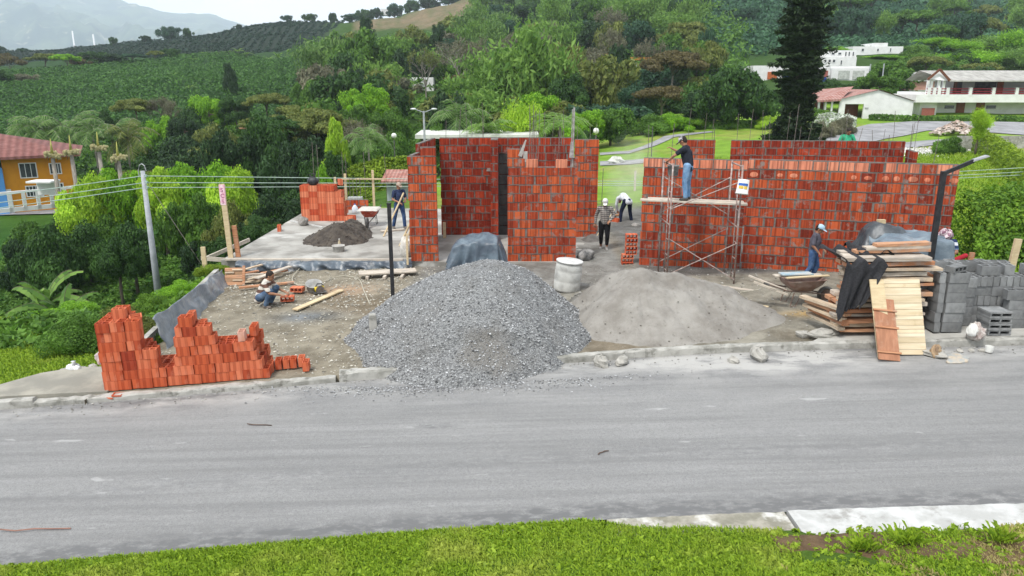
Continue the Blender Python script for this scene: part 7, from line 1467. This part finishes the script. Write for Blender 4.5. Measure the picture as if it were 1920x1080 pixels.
    if w: plant(u, vt, Y, w, k, c, lb, lod=1 if Y < 100 else 2, bark=BARKL if k in ('bare', 'palm') or 'brown' in c else None)
# ridge and field-edge trees seen against the sky
for i, (u, vt, w, Y) in enumerate(((10, 85, 30, 330), (58, 88, 22, 330), (225, 66, 14, 345), (285, 64, 26, 345), (330, 45, 42, 345), (365, 52, 26, 345), (458, 45, 20, 350), (548, 26, 24, 350), (590, 22, 28, 352), (632, 20, 22, 352), (662, 25, 44, 345), (690, 12, 46, 420), (712, 10, 30, 420), (745, 6, 40, 425), (775, -2, 50, 430), (810, -6, 50, 440), (845, -8, 50, 440))):
    plant(u, vt, Y, w, 'round', ['deep', 'blue', 'dark'][i % 3], ORDS[i]+' from the left of the small dark trees on the skyline', lod=2, group='trees on the skyline')
# palms by the orange house and flowering ones
for i, (u, vt, w, Y) in enumerate(((85, 195, 130, 72), (125, 188, 130, 74), (170, 200, 110, 73), (205, 196, 120, 75), (235, 208, 110, 74), (60, 205, 100, 73))):
    plant(u, vt, Y, w, 'palm', 'palm' if i != 4 else 'olive', ['second', 'third', 'fourth', 'fifth', 'rightmost', 'leftmost'][i]+' feathery palm of the row behind the orange house', lod=1, group='palms behind the orange house', bark=BARKL)
CRM = M('cream_blossom', (.62, .55, .34), (.45, .4, .2), 9, .9, .9, .05)
for i, (u, vt) in enumerate(((102, 262), (138, 256), (190, 250), (224, 268))):
    Y = 50; x = xat(u, Y, 0); z0 = Hs(x, Y); zt = CAMZ+Y*kv(vt); r = empty('flowering_palm', (x, Y, z0), 0, ['leftmost', 'second', 'third', 'rightmost'][i]+' cream flowering palm top in front of the orange house', 'palm', 'cream flowering palms'); hh_ = zt-z0
    MB().tube([(0, 0, 0), (0, 0, hh_-1.2)], [.16, .12], 9).build('trunk', BARKL, r, True); MB().tube([(0, 0, hh_-.9), (.03, 0, hh_+.1)], [.1, .015], 8).build('spear_leaf', M('spear_yellow', (.45, .45, .12), None), r, True)
    q = random.Random(i); mb = MB()
    for a in range(4): mb.ell((math.cos(a*1.6)*.32, math.sin(a*1.6)*.32, hh_-1.0+q.uniform(-.1, .1)), (.28, .28, .26), 10, 7, jit=.2, rnd=q)
    for a in range(3):
        bl = link_mesh('blossom', proto('round', 2, a)[0], r, (math.cos(a*2.1)*.3, math.sin(a*2.1)*.3, hh_-1.25+q.uniform(-.1, .1))); bl.scale = (.34, .34, .5); setmat(bl, 0, LF['cream'])
# the tall conifer
o = plant(1488, -75, 50, 132, 'conifer', 'conifer', 'very tall dark conifer rising past the top of the photo behind the long wall', lod=0, bark=BARK)
# bananas and light plants along the coffee field edge
for i, u in enumerate((392, 418, 437, 455, 470, 527, 553, 165, 205, 325, 372, 340, 512)):
    plant(u, [92, 95, 90, 80, 90, 85, 92, 125, 128, 112, 105, 112, 100][i], 205 if i < 7 else 195, 26, 'banana', 'bamboo', 'small pale banana plant along the upper edge of the middle coffee field', 'banana plant', lod=2, group='banana plants on the field edge')
for i, (u, vt, w, Y, k, c) in enumerate(((190, 92, 60, 200, 'round', 'dark'), (225, 100, 50, 198, 'round', 'deep'), (260, 98, 55, 198, 'flat', 'blue'), (160, 105, 45, 196, 'round', 'brown'), (300, 92, 40, 200, 'flat', 'olive'), (330, 88, 40, 205, 'round', 'dark'), (10, 130, 70, 150, 'round', 'dark'), (50, 135, 60, 152, 'round', 'grey'), (360, 150, 26, 130, 'banana', 'bamboo'), (333, 130, 20, 150, 'banana', 'bamboo'))):
    plant(u, vt, Y, w, k, c, ORDS[i]+' low valley tree in the hollow between the two coffee fields' if i < 8 else 'single pale banana plant inside the middle coffee field', lod=2, group='trees in the hollow' if i < 8 else 'banana plants in the field')
# ---- wooded slope: individuals, scattered by distance, denser towards the back
rgf = random.Random(1234); cnt = 0
ADJ = {'mid': 'mid green', 'dark': 'dark green', 'deep': 'near black', 'blue': 'bluish green', 'bamboo': 'light green', 'palm': 'soft green', 'olive': 'olive', 'bright': 'bright green', 'grey': 'greyish', 'brown': 'brown'}
def where(u, Y, k, c):
    s = ['far left', 'left', 'centre left', 'centre', 'centre right', 'right'][max(0, min(5, int((u-560)/125)))]; d = ['at the foot', 'low', 'midway', 'high', 'near the top'][0 if Y < 80 else 1 if Y < 115 else 2 if Y < 180 else 3 if Y < 280 else 4]
    return ADJ.get(c, 'green')+' '+{'round': 'round tree', 'flat': 'flat topped tree', 'bamboo': 'plumed bamboo clump', 'tall': 'narrow tree', 'bare': 'thin leafed tree', 'bush': 'shrub'}[k]+' '+d+' on the '+s+' of the wooded slope'
KC = [('round', 'mid'), ('round', 'dark'), ('round', 'blue'), ('bamboo', 'bamboo'), ('bamboo', 'bamboo'), ('bamboo', 'palm'), ('round', 'olive'), ('flat', 'mid'), ('round', 'olive'), ('tall', 'deep'), ('flat', 'olive')]
for Yb, du in ((74, 75), (88, 62), (104, 54), (122, 48), (142, 43), (165, 39), (192, 36), (222, 33), (255, 30), (292, 28), (335, 26), (385, 25)):
    u = 560
    while u < (1330 if Yb < 150 else 1290):
        uu = u+rgf.uniform(-12, 12); Y = Yb*rgf.uniform(.95, 1.06); u += du*rgf.uniform(.8, 1.2)
        a = (uu-960)/1440
        if Yb > 250 and a < -.045+(Yb-250)*.0: continue
        if Yb > 190 and a < -.10: continue
        if Yb >= 88 and a < -.24: continue
        if Yb < 90 and (uu > 1190 or 735 < uu < 800): continue
        if a > .12+(.16 if Yb < 130 else .05) and Yb > 110 and rgf.random() < .5: continue
        if (735 < uu < 830 and Y < 106) or (790 < uu < 1040 and 92 < Y < 137 and rgf.random() < .75): continue
        bam = Yb > 170; k, c = rgf.choice(KC[3:6]+KC[:4]+[('round', 'deep'), ('round', 'dark')]) if bam else rgf.choice(KC+[('round', 'deep'), ('round', 'dark'), ('bare', 'grey')])
        x = a*Y; z0 = Hs(x, Y); hgt = rgf.uniform(5, 9.5)*(1.15 if k in ('bamboo', 'tall') else 1)*(1 if Yb > 85 else .75); w = rgf.uniform(7.5, 12.5)*(.6 if k == 'tall' else 1)
        plant(uu, 0, Y, w/Y*FPX, k, c, where(uu, Y, k, c), lod=2, x=x, h=hgt, group={'bare': 'bare trees on the wooded slope', 'round': 'round trees on the wooded slope', 'flat': 'flat topped trees on the wooded slope', 'bamboo': 'bamboo on the wooded slope', 'tall': 'narrow trees on the wooded slope'}[k], sink=.6); cnt += 1
# valley behind the slab, left
for Yb, u0, u1, du, hs_ in ((62, 250, 760, 52, 4.2), (72, 300, 760, 48, 5), (84, 250, 740, 46, 5.5), (96, 200, 560, 50, 5), (60, 1130, 1330, 60, 0)):
    u = u0
    while u < u1 and hs_:
        uu = u+rgf.uniform(-10, 10); u += du; Y = Yb*rgf.uniform(.96, 1.04); x = (uu-960)/1440*Y; k, c = rgf.choice([('round', 'mid'), ('round', 'dark'), ('round', 'olive'), ('bush', 'mid'), ('round', 'deep'), ('round', 'bright'), ('bush', 'mid'), ('flat', 'olive'), ('bush', 'dark'), ('bare', 'grey')])
        plant(uu, 0, Y, rgf.uniform(4.5, 7.5)/Y*FPX, k, c, ADJ.get(c, 'green')+' '+('bush' if k == 'bush' else 'tree')+' in the '+['nearest', 'second', 'third', 'farthest'][min(3, int((Yb-60)/11))]+' valley row, '+['left', 'middle', 'right'][0 if uu < 400 else 1 if uu < 580 else 2]+' part, behind the slab', lod=1, x=x, h=rgf.uniform(.8, 1.25)*hs_, group='valley trees behind the slab', sink=.4)
# right hillside: bamboo bank and acacias
for i, (u, vt, Y, w) in enumerate(((1700, 85, 150, 70), (1740, 72, 155, 80), (1790, 78, 150, 90), (1840, 66, 158, 90), (1885, 60, 150, 90), (1925, 62, 155, 90), (1720, 100, 135, 70), (1770, 100, 135, 80), (1830, 95, 135, 90), (1890, 92, 135, 90), (1670, 105, 138, 60), (1640, 112, 140, 60), (1940, 100, 130, 80), (1500+60, 88, 140, 50), (1585, 90, 150, 40))):
    plant(u, vt, Y, w, 'bamboo', 'bright' if i % 3 else 'bamboo', ORDS[i % 6]+(' in the upper row' if i < 6 else ' in the lower row' if i < 12 else ' at the left end')+' of yellow green bamboo behind the balcony house', lod=1, group='bamboo bank on the right')
for i in range(34):
    Y = rgf.uniform(165, 330); u = rgf.uniform(1500, 1960); x = (u-960)/1440*Y; k, c = rgf.choice([('flat', 'olive'), ('flat', 'mid'), ('flat', 'mid'), ('bamboo', 'bamboo'), ('round', 'blue')])
    plant(u, 0, Y, rgf.uniform(9, 15)/Y*FPX, k, c, ADJ.get(c, 'green')+' shade tree '+['low', 'halfway', 'high'][0 if Y < 215 else 1 if Y < 270 else 2]+' on the hillside, '+['left', 'middle', 'right'][0 if u < 1650 else 1 if u < 1810 else 2]+' of the part above the balcony house', lod=2, x=x, h=rgf.uniform(6, 9), group='shade trees on the right hillside', sink=.5)
for i in range(26):
    Y = rgf.uniform(84, 128); u = rgf.uniform(1130, 1390) if i < 16 else rgf.uniform(1740, 1960); x = (u-960)/1440*Y; k, c = rgf.choice([('round', 'mid'), ('round', 'dark'), ('bush', 'mid'), ('flat', 'olive')])
    plant(u, 0, Y if i < 16 else Y+10, rgf.uniform(5, 8)/Y*FPX, k, c, ADJ.get(c, 'green')+' '+('bush' if k == 'bush' else 'tree')+(' behind the great dark tree' if u < 1250 else ' left of the tall conifer' if u < 1500 else ' behind the balcony house')+(' farther up' if Y > 105 else ' lower down'), lod=2, x=x, h=rgf.uniform(2.5, 4.5), group='trees among the right houses', sink=.4)
for i in range(30):
    Y = rgf.uniform(300, 420); u = rgf.uniform(1060, 1500); x = (u-960)/1440*Y
    plant(u, 0, Y, rgf.uniform(5, 9)/Y*FPX, rgf.choice(['round', 'tall', 'round']), rgf.choice(['deep', 'blue', 'dark']), 'scattered dark tree on the high right coffee hill', lod=2, x=x, h=rgf.uniform(5, 9), group='scattered trees on the high hill', sink=.5)
# ---- hedges: clipped leafy strips, each one plant row
def hedge(name, pts, w, h, col, label, n, s=.05, seed=3, cat='hedge', zfn=None, lump=.12):
    rg = np.random.RandomState(seed); pts = np.array(pts, float); seg = np.linalg.norm(np.diff(pts, axis=0), axis=1); cs = np.concatenate([[0], np.cumsum(seg)]); t = rg.rand(n)*cs[-1]
    X = np.interp(t, cs, pts[:, 0]); Y = np.interp(t, cs, pts[:, 1]); dx = np.gradient(pts[:, 0]); dy = np.gradient(pts[:, 1]); a = np.arctan2(np.interp(t, cs, dy), np.interp(t, cs, dx)); nx, ny = -np.sin(a), np.cos(a)
    ph = rg.uniform(-.15*math.pi, 1.15*math.pi, n); bl = 1+lump*4*vnoise(t*1.0, ph, .9, 3); k = rg.uniform(.8, 1.03, n)*bl
    o = np.cos(ph)*w/2*k; z = np.clip(np.sin(ph)*1.15, -.1, 1.0)*h*k; P = np.stack([X+nx*o, Y+ny*o, H(X, Y)+np.maximum(z, .02)], -1)
    Nn = unit(np.stack([nx*np.cos(ph), ny*np.cos(ph), np.sin(ph)], -1)+rg.normal(scale=.5, size=(n, 3))); Q = quads(P, Nn, s*rg.uniform(.6, 1.4, n), rg)
    root = empty(name, (0, 0, 0), 0, label, cat); link_mesh('foliage', merge('foliage', Q, None, [LF[col]]), root)
    mb = MB()
    for i in range(0): x_, y_ = np.interp(i*.5, cs, pts[:, 0]), np.interp(i*.5, cs, pts[:, 1]); z_ = Hs(x_, y_); mb.tube([(x_, y_, z_-.1), (x_+.05, y_, z_+h*.6)], .02, 4)
    return root
def hp(u, v, **k): return hit(u, v, **k)
hx = lambda u, Y: (xat(u, Y, .5), Y)
hedge('hedge', [hx(632, 46), hx(690, 45.5), hx(775, 45)], 1.3, 1.75, 'hedge', 'long clipped yellow green hedge behind the square brick stack', 9000, .11, 4)
hedge('hedge', [hx(625, 38.5), hx(700, 39)], .9, .55, 'hedge', 'low yellowish hedge on the lawn behind the posts', 3500, .09, 5)
hedge('hedge', [hx(1822, 53), hx(1855, 46), hx(1890, 40), hx(1935, 34), hx(1990, 30)], 1.3, 1.1, 'hedge', 'clipped yellow hedge curving down the lawn at the right edge', 16000, .09, 6)
hedge('hedge', [(12.6, 20.6), (14.5, 20.3), (17.5, 20.0), (22, 19.6)], 2.4, 1.75, 'hedgegreen', 'big shaggy yellow green hedge right of the long wall', 30000, .07, 7, lump=.2)
hedge('border_plants', [hx(1625, 73), hx(1700, 72), hx(1800, 71.5), hx(1950, 71)], .9, .5, 'mid', 'low clipped border planting in front of the garage and balcony house', 5000, .16, 8, 'border')
hedge('border_plants', [hx(1300, 68), hx(1360, 67), hx(1420, 67)], 1.2, .6, 'mid', 'low planting at the foot of the great dark tree', 2500, .16, 9, 'border')
hedge('flower_bed', [hx(1535, 66), hx(1570, 64), hx(1600, 63.5)], 2.4, 1.1, 'flower', 'white and blue flowering bed beside the conifer and the driveway', 4500, .13, 10, 'flower bed', lump=.25)
plant(1578, 212, 62, 55, 'bush', 'grey', 'mauve grey bush at the driveway bend', 'bush'); plant(1540, 222, 60, 50, 'bush', 'grey', 'silvery bush at the foot of the conifer', 'bush'); plant(1780, 248, 48, 62, 'bush', 'mid', 'round dark green shrub beside the driveway', 'bush'); plant(1545, 200, 68, 70, 'bush', 'hedgegreen', 'leafy bush before the garage porch', 'bush')
plant(1832, 205, 47, 45, 'bamboo', 'lime', 'yellow stemmed cane clump in front of the balcony house', 'cane')
plant(1915, 402, 20.5, 150, 'bush', 'hedgegreen', 'shaggy bush above the concrete blocks at the right edge', 'bush', lod=0)
# ---- uncountable ground cover
def clumps(name, label, X, Y, s, n, leaf, mat, seed, hh_=.8, cat='plants', zz=None):
    rg = np.random.RandomState(seed); m_ = len(X); k = np.repeat(np.arange(m_), n); d = unit(rg.normal(size=(len(k), 3))+[0, 0, .5]); d[:, 2] = np.abs(d[:, 2]); S_ = (s*rg.uniform(.7, 1.25, m_))[k]
    Z = H(X, Y) if zz is None else zz; P = np.stack([X[k]+d[:, 0]*S_, Y[k]+d[:, 1]*S_, Z[k]+d[:, 2]*S_*hh_*1.3], -1)
    o = link_mesh(name, merge(name, quads(P, unit(d+rg.normal(scale=.4, size=d.shape)), leaf*rg.uniform(.7, 1.3, len(k)), rg), None, [mat])); return tag(o, label, cat, kind='stuff')
rg = np.random.RandomState(3)
def rowsxy(x0, x1, y0, y1, dx, dy, jx, jy, cond, slant=0):
    X, Y = np.meshgrid(np.arange(x0, x1, dx), np.arange(y0, y1, dy)); X = X+slant*(Y-y0); X = X+rg.normal(scale=jx, size=X.shape); Y = Y+rg.normal(scale=jy, size=Y.shape); k = cond(X, Y); return X[k], Y[k]
X, Y = rowsxy(-165, -20, 96, 208, 1.0, 1.75, .16, .16, lambda x, y: (x/y < -.262+.02*np.sin(y*.1)) & (x/y > -.78) & (np.abs(y-99-(x+46)*.12) > 2.2*(x > -46)))
clumps('coffee_bushes', 'dense coffee bushes covering the nearer hill in tight rows', X, Y, .68, 14, .32, LF['coffee'], 1)
X, Y = rowsxy(-300, -60, 238, 372, 2.9, 1.4, .14, .4, lambda x, y: (x/y < -.20) & (x/y > -.80), slant=-.12)
clumps('coffee_bushes', 'dark coffee rows running down the far hill', X, Y, .72, 10, .5, leafmat('leaf_farcoffee', (.010, .028, .020), (.030, .062, .036), .2), 2)
X, Y = rowsxy(30, 330, 150, 460, 2.3, 3.4, .4, .5, lambda x, y: (x/y > .12) & (x/y < .75) & (vnoise(x, y, .02, 2) > -.28), slant=.2)
clumps('coffee_bushes', 'bluish green coffee rows on the high right hill', X, Y, 1.15, 9, .75, leafmat('leaf_highcoffee', (.018, .06, .028), (.05, .13, .055), .2), 3)
X, Y = rowsxy(-120, 60, 90, 240, 4.2, 4.2, 1.5, 1.5, lambda x, y: (x/y > -.26) & (x/y < .3) & (y < 330))
clumps('undergrowth', 'tangled undergrowth between the trees of the wooded slope', X, Y, 2.4, 26, .6, LF['mid'], 4)
X, Y = rowsxy(-62, 45, 54, 92, 2.4, 2.4, .9, .9, lambda x, y: (x/y > -.62) & (x/y < .0) & ((x/y > -.42) | (y > 66)))
clumps('undergrowth', 'shrubby undergrowth filling the valley behind the slab', X, Y, 1.5, 40, .32, LF['mid'], 5)
X, Y = rowsxy(-130, -35, 62, 98, 2.6, 2.6, .9, .9, lambda x, y: (x/y < -.3) & (x/y > -.95))
clumps('undergrowth', 'shrubs between the orange house and the coffee field', X, Y, 1.5, 34, .36, LF['dark'], 6)
n_ = 26000; X = rg.uniform(-38, -8.6, n_); Y = rg.uniform(16, 44, n_); k = (X < LEFT(Y)-.5) & (vnoise(X, Y, .5, 3) > -.2); X, Y = X[k], Y[k]
clumps('creeping_plants', 'creeping ground cover on the steep left bank', X, Y, .16, 4, .14, LF['mid'], 7, 1.1)
# grass: blades on the verges and lawns
def grass(name, label, X, Y, h0, h1, mat, seed, w=.012, z=None):
    rg = np.random.RandomState(seed); n = len(X); a = rg.uniform(0, 6.28, n); h = rg.uniform(h0, h1, n); l = rg.uniform(.2, 1.1, n)*h; Z = (H(X, Y) if z is None else z)-.01
    c, s = np.cos(a), np.sin(a); P = np.stack([np.stack([X-s*w, Y+c*w, Z], -1), np.stack([X+s*w, Y-c*w, Z], -1), np.stack([X+c*l+s*w*.5, Y+s*l-c*w*.5, Z+h], -1), np.stack([X+c*l*1.3-s*w*.3, Y+s*l*1.3+c*w*.3, Z+h*.97], -1)], 1).reshape(-1, 3)
    return tag(link_mesh(name, merge(name, P, None, [mat])), label, 'grass', kind='stuff')
GN = leafmat('leaf_neargrass', (.12, .22, .012), (.33, .47, .035), .35, (.40, .44, .08)); GD = leafmat('leaf_drygrass', (.24, .22, .06), (.40, .34, .15), .3)
n_ = 260000; X = rg.uniform(-7.5, 8.5, n_); Y = road_near(X)-.03-rg.rand(n_)**1.2*2.6; dry = (vnoise(X, Y, .8, 3)+vnoise(X, Y, 5, 2)*.4+.05*(X-2) > .17); edge = Y < np.where(X > -1, road_near(X)-np.interp(X, [-1, 1.1, 1.6, 3.3, 3.6], [0, .06, .3, .5, .58])-.16*vnoise(X, Y, 2.2, 3)-np.clip(X-6, 0, 1)*.1, road_near(X)+.0)
bare = (X > 3.2) & (vnoise(X, Y, 1.1, 3)+.25-.22*(road_near(X)-.6-Y)/.5 > 0)
k = edge & ~dry & ~bare; grass('grass', 'bright lawn grass on the near verge at the bottom of the photo', X[k], Y[k], .015, .05, GN, 1, .0065)
k = edge & dry & (rg.rand(n_) < .8); grass('grass', 'dry yellowish grass patches at the lower right verge', X[k], Y[k], .015, .05, GD, 2, .007)
n_ = 4000; X = rg.uniform(-7, 8, n_); Y = road_near(X)-.05-rg.rand(n_)*2.8; Y = np.where(X > 1, Y-.5, Y); clumps('clover', 'broad leaved weeds among the near verge grass', X, Y, .045, 9, .045, GN, 8, .5)
for i, (x, y) in enumerate(((4.45, 7.35), (5.5, 7.35), (3.9, 7.25))): grass('grass_tuft', 'grass tuft sprouting over the white painted edging', x+rg.normal(scale=.07, size=140), y+rg.normal(scale=.04, size=140), .06, .15, GN, 20+i, .006, z=np.full(140, Hs(x, y)+.06))
n_ = 90000; X = rg.uniform(-17, -7.8, n_); Y = rg.uniform(12.4, 20.5, n_); k = (X < LEFT(Y)-.3) & ((Y > 13.9) | (X < -10.3) | ((X < -9.2) & (Y > 13.1))) & (Y < 20.2); grass('grass', 'bright lawn left of the broken brick stack', X[k], Y[k], .03, .09, GN, 3, .012)
n_ = 60000; X = rg.uniform(11, 30, n_); Y = rg.uniform(19, 48, n_); k = (X > 11.3+.4*(27-np.minimum(Y, 27))/8+.5) & (H(X, Y) > -1); grass('grass', 'rough grass on the slope right of the long wall', X[k], Y[k], .05, .2, GN, 4, .02)
n_ = 2600; X = np.concatenate([rg.uniform(-9.5, -8.6, n_), rg.uniform(11.9, 13, 900)]); Y = np.concatenate([rg.uniform(15, 33, n_), rg.uniform(14.6, 19, 900)]); X = np.where(X < 0, LEFT(Y)-.05-rg.rand(len(X))*.7, X); clumps('weeds', 'weeds along the edges of the building plot', X, Y, .16, 10, .07, LF['hedgegreen'], 9)
EARTH = M('bare_earth', (.13, .085, .045), (.08, .05, .028), 4, .95, .9, .03)
xs = np.linspace(3.0, 8.4, 90); ts = np.linspace(0, 1, 24); XX, T_ = np.meshgrid(xs, ts); YY = road_near(XX)-.58-T_*(.5+.8*np.clip((XX-3.2)/2, 0, 1)*(.8+vnoise(XX, XX*0, .8, 2))); ZZ = H(XX, YY)+.022+.05*vnoise(XX, YY, 4, 3)-.05*np.abs(2*T_-1)**4
g = np.arange(90*24).reshape(24, 90); F = np.stack([g[:-1, :-1], g[1:, :-1], g[1:, 1:], g[:-1, 1:]], -1).reshape(-1, 4)
tag(link_mesh('bare_earth', np_mesh('bare_earth', np.stack([XX, YY, ZZ], -1).reshape(-1, 3), F, EARTH, smooth=True)), kind='structure')
# ------------------------------------------------------------------ haze
mb = MB(); mb.box((0, 2450, 300), (9000, 5400, 860)); hz = mb.build('haze', None); hz.data.materials.clear()
m, n = newmat('haze_air'); pv = N(n, 'ShaderNodeVolumePrincipled'); pv.inputs['Color'].default_value = (.80, .90, 1, 1); pv.inputs['Density'].default_value = .00023; pv.inputs['Anisotropy'].default_value = .1
ou = N(n, 'ShaderNodeOutputMaterial'); n.links.new(pv.outputs[0], ou.inputs['Volume']); hz.data.materials.append(m); tag(hz, kind='stuff')

# dust thrown up by the man cutting bricks
mb = MB(); mb.ell((0, 0, 0), (1, 1, 1), 24, 14); dc = mb.build('dust_cloud', None, None, True, (4.75, 29.6, 1.7)); dc.scale = (1.3, .9, 2.1); dc.data.materials.clear()
m, n = newmat('dust_air'); t = N(n, 'ShaderNodeTexCoord'); g = N(n, 'ShaderNodeTexGradient', gradient_type='SPHERICAL'); n.links.new(t.outputs['Object'], g.inputs[0])
mu = N(n, 'ShaderNodeMath', operation='MULTIPLY'); n.links.new(g.outputs['Fac'], mu.inputs[0]); n.links.new(ramp(n, noise(n, 1.6, 4, .6), .3, .75, .1, .9), mu.inputs[1])
pv = N(n, 'ShaderNodeVolumePrincipled'); pv.inputs['Color'].default_value = (.95, .93, .88, 1); n.links.new(mu.outputs[0], pv.inputs['Density']); ou = N(n, 'ShaderNodeOutputMaterial'); n.links.new(pv.outputs[0], ou.inputs['Volume']); dc.data.materials.append(m)
tag(dc, 'pale dust drifting up from the bending man beside the scaffold wall', 'dust', kind='stuff')
